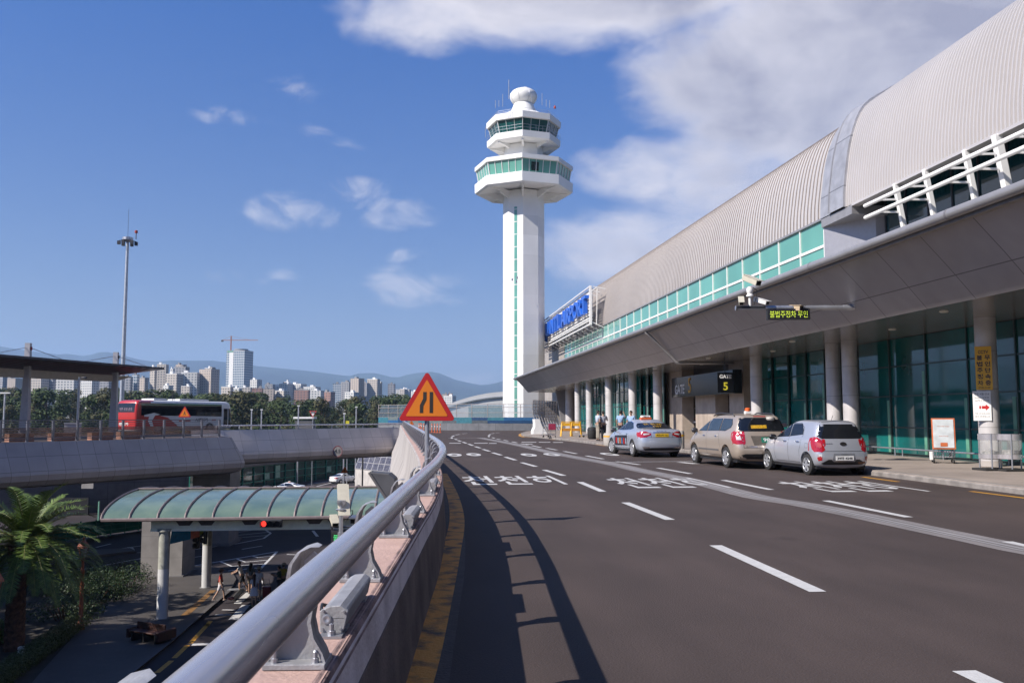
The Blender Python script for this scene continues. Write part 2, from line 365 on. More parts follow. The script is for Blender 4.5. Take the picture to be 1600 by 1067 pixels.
# ================================================================== SETTING: decks and roads
ZL = -8.4
def spline(P, n=6):
    P = [Vector(p) for p in P]; Q = [P[0] * 2 - P[1]] + P + [P[-1] * 2 - P[-2]]; out = []
    for i in range(1, len(Q) - 2):
        for k in range(n):
            t = k / n; a, b, c, d = Q[i - 1:i + 3]
            out.append(.5 * ((2 * b) + (c - a) * t + (2 * a - 5 * b + 4 * c - d) * t * t + (3 * b - a - 3 * c + d) * t ** 3))
    return out + [P[-1]]
def resample(P, step):
    out = [P[0].copy()]; acc = 0.0
    for a, b in zip(P, P[1:]):
        L = (b - a).length; t = step - acc
        while t <= L: out.append(a.lerp(b, t / L)); t += step
        acc = (acc + L) % step if L > 0 else acc
    return out
th = R_(4.5); dn = Vector((math.sin(th), math.cos(th), 0)); pn = Vector((dn.y, -dn.x, 0))
railp = spline([pn * -.521 + dn * s for s in (-8, -3, 0, 2.5, 5, 7.5, 9.5)] + [DP(x, d) for x, d in ((693, 12.9), (686, 16.8), (673, 21.7), (661, 28), (651.5, 35), (644, 45), (637, 62), (632, 86))], 5)
J = railp[-1]
def off(path, o, z=None):       # path moved o metres to its right
    r = []
    for i, p in enumerate(path):
        t = (path[min(i + 1, len(path) - 1)] - path[max(i - 1, 0)]).normalized(); q = p + Vector((t.y, -t.x, 0)) * o
        if z is not None: q.z = z
        r.append(q)
    return r
rampL = DP(340, 72.5); rampR = DP(630, 88)
ldA = G(345, 683); ldB = G(0, 692); ldd = (ldB - ldA).normalized(); ldC = ldB + ldd * 40
ldn = Vector((ldd.y, -ldd.x, 0))
if ldn.y < 0: ldn = -ldn
wallp = spline([DP(592, 109), DP(615, 107), DP(650, 104), DP(700, 101), DP(770, 99), DP(842, 98)], 4)
deck_out = [Vector((p.x, p.y, 0)) for p in off(railp, .1)] + [rampR + Vector((0, .4, 0)), rampL + Vector((0, .4, 0)), DP(352, 70), ldA + ldn * .15, ldC + ldn * .15, ldC + ldn * 19, ldA + ldn * 19, DP(420, 96), wallp[0]] + wallp + [Vector((12, 104, 0)), Vector((14, 125, 0)), Vector((40, 125, 0)), Vector((40, -8, 0))]
b = MB().poly([(p.x, p.y) for p in deck_out], -.9, 0, 1, 0)
tag(b.build('elevated_road', [asphalt, conc_d]), kind='structure')
# ground to the horizon, lower road
g = MB(); NR = 40
rad = [0, 60, 140, 300, 600, 1200, 2500, 5000, 12000, 30000]
rows = [[Vector((r * math.cos(2 * math.pi * j / NR), r * math.sin(2 * math.pi * j / NR), ZL)) for j in range(NR)] for r in rad[1:]]
g.add([(0, 0, ZL)] + [p for r in rows for p in r], [(0, 1 + j, 1 + (j + 1) % NR) for j in range(NR)] + [(1 + i * NR + j, 1 + (i + 1) * NR + j, 1 + (i + 1) * NR + (j + 1) % NR, 1 + i * NR + (j + 1) % NR) for i in range(len(rows) - 1) for j in range(NR)])
tag(g.build('ground', mat('ground_green', (.07, .085, .04), .95, sc=.02, var=.3)), kind='structure')
lr = MB().poly([(-75, -20, ZL + .01), (45, -20, ZL + .01), (45, 190, ZL + .01), (-75, 190, ZL + .01)])
tag(lr.build('lower_road', asphalt_low), kind='structure')
# pavement by the terminal (kerb 0.14)
kp = [(x, y) for x, y in ((955, 697.5), (905, 691), (850, 685), (817, 681.5), (814, 679), (822, 676), (842, 674))]
kerb = [Vector((12.45, -8, 0)), Vector((12.4, 10, 0)), Vector((12.35, 22, 0)), Vector((12.1, 34, 0)), Vector((11.2, 45, 0))] + [G(*k) for k in kp]
pv = MB().poly([(p.x, p.y) for p in kerb] + [(14, 118), (24, 118), (24, -8)], .004, .14)
tag(pv.build('terminal_pavement', pave), kind='structure')
kb = MB().sweep(resample(kerb[:-1], 1.0), [(-.02, 0.0), (-.02, .10), (.02, .144), (.2, .146), (.2, .1)], 0)
tag(kb.build('kerb', mat('kerb_stone', (.30, .27, .25), .8, sc=3, var=.2, bump=.4)), kind='structure')
# markings on the elevated road
mk = MB()
def dashpx(mb, x0, y0, x1, y1, w=.16, z=.004, zg=0.0):
    a = G(x0, y0, zg); b = G(x1, y1, zg); mb.strip([a, b], w, zg + z)
for q in [(977, 785, 1047, 812), (1118, 852, 1278, 924.5), (1506, 1048, 1640, 1110), (906, 753, 942, 768), (850, 734, 881, 743), (815, 722.5, 837.5, 728.8), (789.5, 713.8, 805.5, 718.8), (769.5, 707, 783, 711),
          (754.5, 701.8, 765, 705), (742.5, 697.5, 750.5, 700), (731.8, 693.5, 739, 696), (723, 690.5, 728.8, 692.5), (715.5, 688, 720, 689.5), (711, 685.8, 714, 687)]: dashpx(mk, *q)
for q in [(1290, 782, 1420, 808), (1130, 750, 1205, 765), (1573, 846, 1700, 876), (1028, 731, 1079, 740), (964, 721, 999, 726), (916, 712, 942.5, 717), (881, 705, 901, 708.8), (854, 700, 870, 703), (831, 696, 845, 699),
          (814, 693, 825, 695), (800, 690, 808, 691.8), (787, 687.5, 794, 689), (776, 685.6, 782, 686.8), (769, 683.5, 773, 684.7)]: dashpx(mk, *q)
for P in (((706, 685), (706, 682), (712, 679.5), (722, 677.6), (735, 676.5)), ((764, 682.5), (763.5, 680), (768, 677.5), (775, 676.3), (785, 675.6))):
    pp = [G(*p) for p in P]
    for a, c in zip(pp, pp[1:]):
        mk.strip([a, a.lerp(c, .6)], .16, .004)
def ground_text(mb, s, xa, xb, ya, yb, z=.004):      # word between world points: left and right columns, near row yb, far row ya
    A = G(xa, yb); B = G(xb, yb); Cc = G((xa + xb) / 2, ya); A = G(xa, ya)
    M = Matrix.Translation(((A.x + B.x) / 2, (A.y + B.y) / 2, z)); text(mb, s, M, 1, bold=.014, fit=(B.x - A.x, A.y - B.y))
ground_text(mk, '천천히', 719, 888, 744, 756.5); ground_text(mk, '천천히', 940, 1144, 747, 761.5); ground_text(mk, '천천히', 1203, 1455, 752.5, 767.5)
for cx, cy in ((740, 710), (710, 710.5), (826, 710.5), (862, 710), (952, 709.5)):
    c = G(cx, cy); ring = []
    ro = [(c.x + .30 * math.cos(a), c.y + 1.35 * math.sin(a), .004) for a in [i * math.pi / 12 for i in range(25)]]
    ri = [(c.x + .13 * math.cos(a), c.y + .55 * math.sin(a), .004) for a in [i * math.pi / 12 for i in range(25)]]
    mk.grid([ri, ro])
for x0, x1, y in ((741, 762, 692.3), (764, 776, 692.5), (815, 838, 690.8), (842, 860, 690.8), (864, 880, 691), (702, 720, 692.3), (820, 832, 693.8)):
    a = G(x0, y); c = G(x1, y); mk.strip([a, c], .9, .004)
dashpx(mk, 952, 722, 1090, 720.5, .12); dashpx(mk, 1062, 722, 1088, 724.5, .3)
tag(mk.build('road_markings', paint_w), kind='structure')
ym = MB()
for Y0 in range(-6, 90, 1):
    pass
for q in [(1517, 767.5, 1640, 783), (1348, 745, 1403, 752.5)]: dashpx(ym, *q, w=.15)
for q in [(932, 694.5, 945, 696.5), (905, 690.3, 918, 692.3), (880, 688, 893, 689.6), (858, 685.8, 868, 687), (1140, 722, 1182, 724.5)]: dashpx(ym, *q, w=.16)
ym.sweep([G(*k) for k in ((830, 683.5), (818, 682.8), (812.5, 681), (812.5, 678.5), (819, 675.8), (836, 674.2))], [(.12, .006), (-.12, .006)])
tag(ym.build('yellow_line', paint_y), kind='structure')
# expansion joint
jp = spline([Vector((3.9, -6, 0)), Vector((5.6, 3, 0))] + [G(*p) for p in ((1760, 895), (1597, 858), (1444, 826), (1334, 803), (1256, 788), (1184, 776.5), (1118, 760), (1065, 747.5), (1002, 735), (952, 723.7), (902, 715), (852, 704.8), (802, 693.6), (750, 684))], 3)
jc = MB().strip(off(jp, .0), .62, .003)
for o in (-.2, .2): pass
tag(jc.build('expansion_joint', mat('joint_concrete', (.25, .225, .22), .8, sc=1.2, var=.12)), kind='structure')
js = MB()
for o, w in ((-.10, .05), (.02, .07), (.16, .035)): js.strip(off(jp, o), w, .007)
dashpx(js, 752, 684, 700, 684.4, .3)
tag(js.build('joint_strip', mat('joint_steel', (.36, .345, .35), .6, .1, var=.07, sc=1.5)), kind='structure')
# gutter pan and yellow line at the foot of the parapet
inner = off(railp, .045)
gp = MB().sweep([Vector((p.x, p.y, 0)) for p in resample(inner[:-6], .8)], [(0.0, .009), (.20, .006), (.26, .006)], 0)
tag(gp.build('drain_gutter', worn('dirty_gutter', (.07, .052, .046), (.035, .027, .025), 5, .3, .65)), kind='structure')
ypath = spline([G(*p) for p in ((600, 1160), (648, 1067), (680, 960), (703, 870), (714, 815), (709, 780), (700, 757), (692, 740))], 6)
yl = MB().strip(ypath, .23, .012)
tag(yl.build('yellow_edge_line', kerb_yel), kind='structure')
# ================================================================== parapet, edge beam, guard rail
pp = resample(railp, .75)
pw = thing('parapet_wall', 'low pink-topped concrete parapet curving along the left edge of the elevated road', 'wall', (railp[3].x, railp[3].y, 0))
p0 = [Vector((p.x, p.y, 0)) for p in pp]
MB().sweep(p0, [(.01, .53), (.0, .70), (-.012, .722), (-.018, .73)]).build('inner_face', parpaint, pw)
MB().sweep(p0, [(.05, .0), (.04, .10), (.015, .53), (.01, .53)]).build('dirty_foot', worn('dirty_foot', (.26, .19, .165), (.09, .065, .058), 2.2, .3, .7), pw)
MB().sweep(p0, [(-.018, .732), (-.34, .732)]).build('top_slab', pinkst, pw)
MB().sweep(p0, [(.004, .68), (-.010, .728), (-.035, .735), (-.045, .732)]).build('worn_edge', parw, pw)
beam_prof = [(-.34, .732), (-.38, .72), (-.50, -.25), (-.95, -1.45), (-1.12, -1.85), (-1.08, -2.15), (-.85, -2.42), (-.3, -2.55), (.6, -2.5)]
MB().sweep(p0, beam_prof).build('outer_skirt', conc_stain, pw, smooth=30)
gr = thing('guard_rail', 'thick polished steel tube guard rail on cast brackets curving over the near parapet', 'guard rail', (railp[3].x, railp[3].y, .31))
tube_path = [Vector((p.x, p.y, 1.10)) for p in resample(railp, .4)]
MB().tube(tube_path, .056, 28).build('rail_tube', steel, gr, smooth=40)
def bracket_meshes():
    """local frame: x = to the road, y = along the rail, z up, origin on parapet top under the tube"""
    inner_ = [(-.035, 0), (-.030, .018), (-.042, .05), (-.072, .10), (-.084, .155), (-.075, .21), (-.035, .275), (.018, .318)]
    outer_ = [(-.055, .36), (-.085, .39), (-.12, .36), (-.125, .27), (-.15, .14), (-.215, .04), (-.235, 0)]
    M = Matrix(((1, 0, 0, 0), (0, 0, 1, 0), (0, 1, 0, 0), (0, 0, 0, 1)))
    web = MB().ext(inner_ + [(0, .312), (-.035, .325)] + outer_, M, .018); fl = MB()
    rows = [[Vector((x, -.05, z)), Vector((x, .05, z)), Vector((x - .012, .05, z - .004)), Vector((x - .012, -.05, z - .004))] for (x, z) in inner_]
    fl.grid(rows, closed=True); fl.add(rows[-1], [(0, 1, 2, 3)])
    wing = [[Vector((x, -w_, z)), Vector((x, w_, z)), Vector((x - .013, w_, z - .003)), Vector((x - .013, -w_, z - .003))] for (x, z, w_) in ((-.062, .408, .03), (-.085, .412, .06), (-.115, .40, .085), (-.142, .36, .09), (-.155, .30, .075), (-.145, .22, .045), (-.165, .12, .04), (-.225, .03, .04))]
    fl.grid(wing, closed=True); fl.add(wing[0], [(0, 1, 2, 3)]); fl.add(wing[-1], [(0, 1, 2, 3)])
    base = MB().box((-.135, 0, .010), (.215, .15, .020))
    bolt = MB()
    for x in (-.205, -.065):
        for y in (-.052, .052):
            bolt.lathe([(.013, 0), (.013, .015), (.008, .017), (.008, .036), (.005, .042), (0, .043)], (x, y, .020), 8)
    return web, fl, base, bolt
web, fl, base, bolt = bracket_meshes()
bp = resample(railp, .1); srail = 0; first = None; lst = []
startS = None
# bracket stations every 1.65 m; one stands 3.3 m ahead of the eye
arc = [(i * .1, p) for i, p in enumerate(bp)]
s0 = min(arc, key=lambda q: abs((q[1] - Vector((0, 0, 0))).length - 3.28) if q[1].y > 0 else 99)[0]
stations = sorted([s0 + 1.65 * k for k in range(-4, 60)])
def frame_on(s):
    i = min(len(bp) - 2, max(1, int(round(s / .1)))); t = (bp[i + 1] - bp[i - 1]).normalized(); return bp[i], math.atan2(t.y, t.x) - math.pi / 2
br0 = None
for s in stations:
    if s < 0 or s > arc[-1][0] - .5: continue
    p, rz = frame_on(s)
    if br0 is None:
        br0 = web.build('bracket', castgrey, None, bevel=.003); br0.parent = gr
        br0.matrix_basis = Matrix.Translation((p.x, p.y, .734) - Vector(gr.location) if False else Vector((p.x, p.y, .734)) - gr.location) @ Matrix.Rotation(rz, 4, 'Z')
        for nm, m, mt_, sm in (('flange', fl, castgrey, 60), ('base_plate', base, castgrey, False), ('bolt', bolt, steel_d, False)):
            c = m.build(nm, mt_, None, smooth=sm, bevel=.003 if nm == 'base_plate' else 0); c.parent = br0
    else:
        c = br0.copy(); COL.objects.link(c); c.matrix_basis = Matrix.Translation(Vector((p.x, p.y, .734)) - gr.location) @ Matrix.Rotation(rz, 4, 'Z')
        for ch in br0.children:
            d = ch.copy(); COL.objects.link(d); d.parent = c
# lane light housings on the parapet
def light_box(s, lab):
    p, rz = frame_on(s); o = thing('light_housing', lab, 'light', (p.x, p.y, .734), rz, 'road light housings on the parapet top')
    prof = [(-.135, .012), (-.05, .012), (-.042, .024), (-.028, .092), (-.058, .112), (-.105, .108), (-.135, .092)]
    M = Matrix(((1, 0, 0, 0), (0, 0, 1, 0), (0, 1, 0, 0), (0, 0, 0, 1)))
    q = MB().ext(prof, M, .72); q.build('housing', castgrey, o, bevel=.012, world=False)
    e = MB(); sc_ = [((x + .085) * 1.06 - .085, z * 1.04 - .003) for x, z in prof]
    Me = M.copy(); Me.translation = Vector((0, -.37, 0)); e.ext(sc_, Me, .022)
    e.build('end_cap', castgrey, o, bevel=.004, world=False)
    k = MB().lathe([(.0, -.3835), (.017, -.3835), (.02, -.3855), (.013, -.387), (.0, -.3835)], (-.11, 0, .062), 16, axis='Y')
    for x, z in ((-.126, .022), (-.054, .022), (-.124, .094), (-.042, .090)): k.lathe([(0, -.387), (.005, -.387), (.005, -.38)], (x, 0, z), 8, axis='Y')
    k.build('screw', steel_d, o, world=False)
    t = MB(); Mt = frame((-.07, -.3822, .064), (1, 0, 0), (0, 0, 1)); text(t, '■ ━━━━', Mt, .011); t.build('plate_text', darkm, o, world=False)
    f = MB().box((-.09, -.28, .006), (.10, .08, .014)).box((-.09, .28, .006), (.10, .08, .014)); f.lathe([(.017, 0), (.017, .02), (.01, .022), (.01, .045), (0, .05)], (-.085, -.415, .004), 8); f.box((-.085, -.40, .004), (.09, .09, .01))
    f.build('foot', steel_d, o, world=False)
    cb = MB().tube([(-.135, -.2, .04), (-.17, -.17, .055), (-.18, -.1, .06), (-.135, -.06, .04)], .008, 6); cb.build('cable', black, o, smooth=True, world=False)
    return o
light_box(s0 + .80, 'nearest and largest grey light housing lying on the pink parapet top')
light_box(s0 + .80 + 3.3, 'second grey light housing along the pink parapet, beyond the nearest one')
light_box(s0 + .80 + 6.6, 'third grey light housing along the parapet, small and just before the warning sign pole')
# ================================================================== TERMINAL
corr = mat('ribbed_roof', (.69, .645, .62), .42, .4, var=.05, sc=.15, detail=6)
seamd = mat('roof_seam', (.20, .17, .16), .6, .2)
panelm = seam_mat('roof_panel', (.48, .48, .51), 0, 2.9, .06, .42, .45, dark=.5, gen=(0, 2))
alu = seam_mat('soffit_cladding', (.42, .395, .40), 2.1, 1.35, .03, .38, .5, dark=.5, var=.04)
alu_c = seam_mat('ceiling_cladding', (.42, .40, .39), 1.5, 1.5, .02, .2, .6, dark=.5, var=.04, gen=(0, 1))
gutm = mat('gutter_grey', (.36, .35, .36), .4, .4, var=.06, sc=2)
wallc = seam_mat('wall_cladding', (.50, .45, .41), 3.3, 1.6, .03, .5, .1, dark=.6, gen=(1, 2))
mull = mat('mullion_white', (.78, .77, .75), .45, var=.02)
mullg = mat('mullion_green', (.05, .09, .085), .35, .4, var=.1)
XW, ZS, RV = 24.0, 13.3, 10.0
term = thing('airport_terminal', 'long airport terminal with ribbed silver vaulted roof, green glass band and deep drive-through canopy', 'building', (20, 60, 0))
VP = spline([(0, 0, -.0), (.04, .9, 0), (.17, 1.9, 0), (.36, 3.1, 0), (.72, 4.4, 0), (1.35, 5.6, 0), (2.6, 6.42, 0), (5, 7.6, 0), (9, 8.6, 0), (14, 9, 0), (16, 8.7, 0)], 3)
def vpt(y, k, e=0.0, sc_=1.0):
    a, c = VP[max(0, k - 1)], VP[min(len(VP) - 1, k + 1)]; t = (c - a).normalized(); f = sc_ * (1 + .13 * max(0, y - 50) / 65 * (1 if y > 46 else 0)); p = VP[k]
    return Vector((XW + p.x - t.y * e, y, ZS + p.y * f + t.x * e))
NV = len(VP)
def vault(y0, y1, cyc, sc_=1.0):       # cyc: [(position along the pitch, height, material of the next facet)]
    m = MB(); ys = []; y = y0; pitch = cyc[-1][0]
    while y < y1: ys += [(y + a, h, mi) for a, h, mi in cyc[:-1]]; y += pitch
    rows = [[vpt(min(yy, y1), k, h, sc_) for k in range(NV)] for yy, h, mi in ys]
    b0 = len(m.f); m.grid(rows)
    for i in range(len(rows) - 1):
        for j in range(NV - 1): m.m[i * (NV - 1) + j] = ys[i][2]
    return m
vault(49.6, 166, [(0, 0, 0), (.40, 0, 1), (.43, .05, 1), (.47, .05, 1), (.50, 0, 0)]).build('roof_vault', [corr, seamd], term, smooth=20)
vault(-6, 46.55, [(0, 0, 1), (.12, 0, 0), (.15, .10, 0), (.23, .10, 0), (.26, 0, 0)], 1.035).build('roof_vault', [corr, mat('rib_valley_shade', (.36, .35, .37), .5, .3)], term, smooth=20)  # shade between the ribs is painted into the darker valley facets
j = MB()
for (ya, yb, e, f) in ((48.3, 49.62, .10, 1.0), (46.5, 48.25, .24, 1.035)):
    j.grid([[vpt(min(yy, 46) if False else yy, k, e, f) for k in range(NV)] for yy in (ya, yb)])
    yy = yb if ya > 47 else ya
    j.grid([[vpt(yy, k, q, f) for k in range(NV)] for q in (-.3, e)])
j.build('roof_joint_panel', panelm, term, smooth=30)
jb = MB()
jb.grid([[vpt(yy, k, .27, 1.035) for k in range(NV)] for yy in (48.2, 48.32)]); jb.build('joint_trim', gutm, term)
# far end wall of the vault, rear closing wall
ew = MB()
arcp = [(vpt(166, k).x, vpt(166, k).z) for k in range(NV)]
Mz = Matrix(((1, 0, 0, 0), (0, 0, 1, 166.0), (0, 1, 0, 0), (0, 0, 0, 1)))
ew.ext([(XW + .02, 0.0)] + arcp + [(XW + 16, 0.0)], Mz, .3)
ew.build('end_wall', wallc, term)
MB().bb(XW + 15.9, XW + 18, -6, 166, -8, ZS + 9.1).build('rear_wall', wallc, term)
# upper wall, green glass band
MB().bb(XW + .02, XW + .5, 49.45, 166, 4.2, 10.0).build('upper_wall', wallc, term)
MB().bb(XW + .02, XW + .5, 142.2, 166, 10.0, ZS).build('upper_wall', wallc, term)
yb0, yb1 = 49.5, 142.2; n = 28; pit = (yb1 - yb0) / n
for k in range(n):
    a = yb0 + k * pit; f = MB().bb(XW + .10, XW + .16, a, a + pit, 10.0, ZS - .02).build('window', glassteal, term)
    if k % 1 == 0:
        q = MB().bb(XW + .02, XW + .13, a - .04, a + .04, 10.0, ZS - .02).bb(XW + .03, XW + .12, a + .04, a + pit - .04, 11.60, 11.76)
        q.build('frame', mull, f)
MB().bb(XW - .05, XW + .2, yb0 - .1, yb1, ZS - .06, ZS + .06).build('eave_trim', gutm, term)
# joint bracket and nearer clerestory
MB().bb(XW - .1, XW + 2.2, 45.8, 49.5, ZS - .55, ZS - .05).build('eave_box', gutm, term)
pj = MB().add([(XW, 49.4, 9), (XW + 1.6, 46.4, 9), (XW + 1.6, 46.4, ZS - .5), (XW, 49.4, ZS - .5)], [(0, 1, 2, 3)])
pj.add([(XW + 1.6, 46.4, 9), (XW + 2.2, 46.2, 9), (XW + 2.2, 46.2, ZS - .5), (XW + 1.6, 46.4, ZS - .5)], [(0, 1, 2, 3)]); pj.build('return_wall', mat('blue_grey_panel', (.33, .33, .37), .4, .3, var=.03), term)
for k in range(8):
    a = 46.0 - k * 2.05; f = MB().bb(XW + 2.0, XW + 2.06, a - 2.05, a, 7.0, ZS + 1.2).build('window', glassdt, term)
    MB().bb(XW + 1.93, XW + 2.0, a - .05, a + .05, 7.0, ZS + 1.2).bb(XW + 1.94, XW + 2.0, a - 2.0, a - .05, 11.2, 11.3).build('frame', darkm, f)
MB().bb(XW + 1.95, XW + 2.4, -8, 29.6, 7, ZS + 1.2).build('recessed_wall', wallc, term)
for (a, c) in ((24.2, 27.6), (18.5, 22)):
    f = MB().bb(XW + 1.88, XW + 1.93, a, c, 9.6, 12.0).build('window', glassteal, term)
    MB().bb(XW + 1.80, XW + 1.9, a - .12, a, 9.5, 12.1).bb(XW + 1.80, XW + 1.9, c, c + .12, 9.5, 12.1).bb(XW + 1.8, XW + 1.9, a, c, 12.0, 12.12).build('frame', mull, f)
for i, y in enumerate((41.3, 38.7, 35.6, 33.5, 31.2, 28.0, 24.8, 21.6, 18.4)):
    w = .30 if i != 3 else .42
    MB().bar((XW - .10, y, ZS - .05), (XW + .85, y, 7.6), w * .8, w * .7, up=(0, 1, 0)).build('slanted_post', white, term, bevel=.02)
    MB().bar((XW + .0, y, ZS - .85), (XW - .95, y, ZS - .9), .07, .09).bar((XW + .1, y, ZS - 1.5), (XW - .95, y, ZS - 1.52), .07, .09).build('rail_bracket', white, term)
for z in (12.42, 11.80): MB().tube([(XW - 1.0, 42.7, z), (XW - 1.0, 0, z)], .10, 12).build('long_rail', white, term, smooth=40)
MB().bb(XW - .12, XW + .35, -6, 45.8, ZS - .12, ZS + .02).build('eave_trim', corr, term)
# canopy: gutter, fascia, soffit, ceiling, top
GX, GZ, CX, CZ, YE, YN = 12.1, 6.20, 13.8, 4.50, 109.0, -8.0
def bend(y): return min(2.0, .0015 * max(0, y - 28) ** 2)
segs = [YE - .3, 91, 75, 59.6, 45.7, 34, 25.8, 18.7, 11, 2, -8]
MB().tube([(GX, YE, GZ), (GX, YN, GZ)], .125, 20).build('gutter_pipe', gutm, term, smooth=50)
gj = MB()
for y in segs[1:-1]: gj.tube([(GX, y - .035, GZ), (GX, y + .035, GZ)], .133, 20)
gj.build('pipe_collar', mat('collar_grey', (.27, .26, .27), .45, .4), term, smooth=50)
MB().bar((GX + .16, YN, GZ - .14), (GX + .16, YE - .2, GZ - .14), .18, .10).build('gutter_rim', mat('rim_brown', (.25, .22, .21), .5, .2), term)
so = MB(); path = [Vector((GX + .25, YE - .4 - i * 2.1, 0)) for i in range(57)]
so.sweep(path, [(-0.0, GZ - .12), (-.75, (GZ - .12 + CZ) / 2), (-(CX - GX - .25), CZ)][::1])
so.build('soffit', alu, term)
ENDX = 15.1
ce = MB().poly([(CX, YN, CZ), (24, YN, CZ), (24, YE - .3, CZ), (CX, YE - .9, CZ)][::-1]); ce.build('ceiling', alu_c, term)
tp = MB().add([(GX, YN, GZ + .05), (GX, YE, GZ + .05), (XW, YE, 7.7), (XW, YN, 7.7)], [(0, 3, 2, 1)]); tp.add([(GX, YE, GZ), (GX + .25, YE - .4, GZ - .12), (CX, YE - .9, CZ), (24, YE - .3, CZ), (24, YE, 7.7)], [(0, 1, 2, 3, 4)])
tp.build('canopy_roof', alu_c, term)
for y in range(8, 100, 5):
    for x in (14.6, 15.9): 
        if (y // 5) % 2 == (x > 15): MB().lathe([(0, -.03), (.10, -.03), (.13, 0), (.13, .01)], (x, y, CZ), 14).build('downlight', mat('downlight', (.8, .78, .7), .3), term)
dp = MB().tube([(GX, 45.7, GZ), (GX + .02, 45.7, GZ - .2), (GX + .22, 45.7, GZ - .32), (CX - .06, 45.7, CZ - .06), (CX + .1, 45.7, CZ - .09), (24, 45.7, CZ - .08)], .07, 10); dp.build('drain_pipe', gutm, term, smooth=50)
# columns
colm = seam_mat('column_cladding', (.68, .65, .65), 0, 1.12, .018, .38, .15, dark=.5, gen=(0, 2), offset=.87)
def column(x, y, r=.29):
    m = MB().lathe([(r, .14), (r, CZ)], (x, y, 0), 28); c = m.build('column', colm, term, smooth=50)
    MB().lathe([(r + .02, .14), (r + .02, .30)], (x, y, 0), 28).build('column_base', mat('stone_base', (.48, .44, .41), .6, var=.08), c, smooth=50)
    return c
def colat(px, x): 
    y = YX(px, x)
    for _ in range(6): y = YX(px, x - bend(y))
    column(x - bend(y), y)
for px in (1545, 1330, 1304, 1183, 1028, 989, 952, 921, 903): colat(px, 16.8)
column(16.8, 16); column(16.8, 8)
MB().lathe([(.5, .14), (.5, CZ)], (17.3, 98.8, 0), 28).build('column', colm, term, smooth=50)
# ground floor glazing (each pane a window part with its frame)
GXX = 17.9
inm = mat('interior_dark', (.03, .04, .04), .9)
def glaze(y0, y1, n, zs=(.22, 1.18, 2.34, 3.45, CZ - .02)):
    pw_ = (y1 - y0) / n
    for k in range(n):
        a = y0 + k * pw_; X = GXX - bend(a + pw_ / 2)
        f = MB().bb(X, X + .03, a + .02, a + pw_ - .02, zs[0], zs[-1]).build('window', glassd, term)
        q = MB().bb(X - .05, X + .02, a - .03, a + .03, zs[0], zs[-1])
        for z in zs[:-1]: q.bb(X - .035, X + .01, a + .03, a + pw_ - .03, z - .025, z + .025)
        q.build('frame', mullg, f)
        # green fins behind the glass line stand proud of the facade
        fn = MB().bb(X - .028, X - .004, a + .09, a + .25, zs[0] + .03, 2.19 if k % 3 else 3.19); fn.build('glass_fin', mat('fin_green', (.16, .42, .30), .25, var=.2, sc=1.5), f)
def yat(px, x=GXX):
    y = YX(px, x)
    for _ in range(8): y = YX(px, x - bend(y))
    return y
glaze(-6, yat(1344), 17); glaze(yat(1292), yat(1163), 5)
ye = [1044, 1012, 1002, 975, 965, 941, 931, 912]
for q in range(0, 8, 2): pass
glaze(yat(1040), yat(908), 18)
MB().bb(GXX - .08, GXX + .4, -8, yat(1163), 0, .19).build('plinth', mullg, term)
pl_ = MB().sweep([Vector((GXX - bend(y), y, 0)) for y in range(int(yat(1040)), 96, 3)][::-1], [(.08, 0), (.08, .19), (-.2, .19)]); pl_.build('plinth', mullg, term)
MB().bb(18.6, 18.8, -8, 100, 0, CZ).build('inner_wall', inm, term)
# end wall leaning outwards
el = MB(); el.add([(16.7, 100, .1), (22, 100, .1), (22, 100, CZ), (15.9, 100, CZ), (16.7, 100.6, .1), (22, 100.6, .1), (22, 100.6, CZ), (15.9, 100.6, CZ)], [(0, 1, 2, 3), (5, 4, 7, 6), (0, 3, 7, 4), (1, 5, 6, 2)])
el.build('leaning_end_wall', gutm, term)
# gate 5 portal
PX0 = 16.9
gy = [YX(q, PX0) for q in (1163, 1140, 1118, 1087, 1066, 1041)]
stm = seam_mat('stone_cladding', (.52, .43, .36), .9, .9, .01, .5, dark=.7, gen=(1, 2), sc=2)
for a, c in ((gy[0], gy[1]), (gy[2], gy[3]), (gy[4], gy[5])): MB().bb(PX0, PX0 + 1.6, a, c, .14, CZ - .01 if a != gy[2] else 3.0).build('stone_pier', stm, term)
MB().bb(PX0 + .8, PX0 + 1.4, gy[1], gy[4], 2.75, CZ - .01).build('portal_beam', darkm, term)
for a, c in ((gy[1], gy[2]), (gy[3], gy[4])):
    d = MB().bb(PX0 + .85, PX0 + .9, a, c, .16, 2.75).build('glass_door', glassd, term)
    f = MB(); nn = 4
    for k in range(nn + 1):
        y = a + (c - a) * k / nn; f.bb(PX0 + .75, PX0 + .86, max(a, y - .04), min(c, y + .04), .16, 2.75)
    f.bb(PX0 + .77, PX0 + .845, a + .05, c - .05, 2.05, 2.15).bb(PX0 + .77, PX0 + .845, a + .05, c - .05, .16, .28); f.build('frame', mat('bronze_frame', (.16, .12, .10), .35, .5), d)
    MB().bb(PX0 + .73, PX0 + .75, a + .06, c - .06, 1.18, 1.27).build('door_band', white, d)
    st = MB()
    for k in range(4): st.lathe([(0, 0), (.05, 0), (.05, .01), (0, .01)], (PX0 + .72, a + (c - a) * (k + .5) / 4, 1.45), 12, axis='X')
    st.build('door_sticker', red, d)
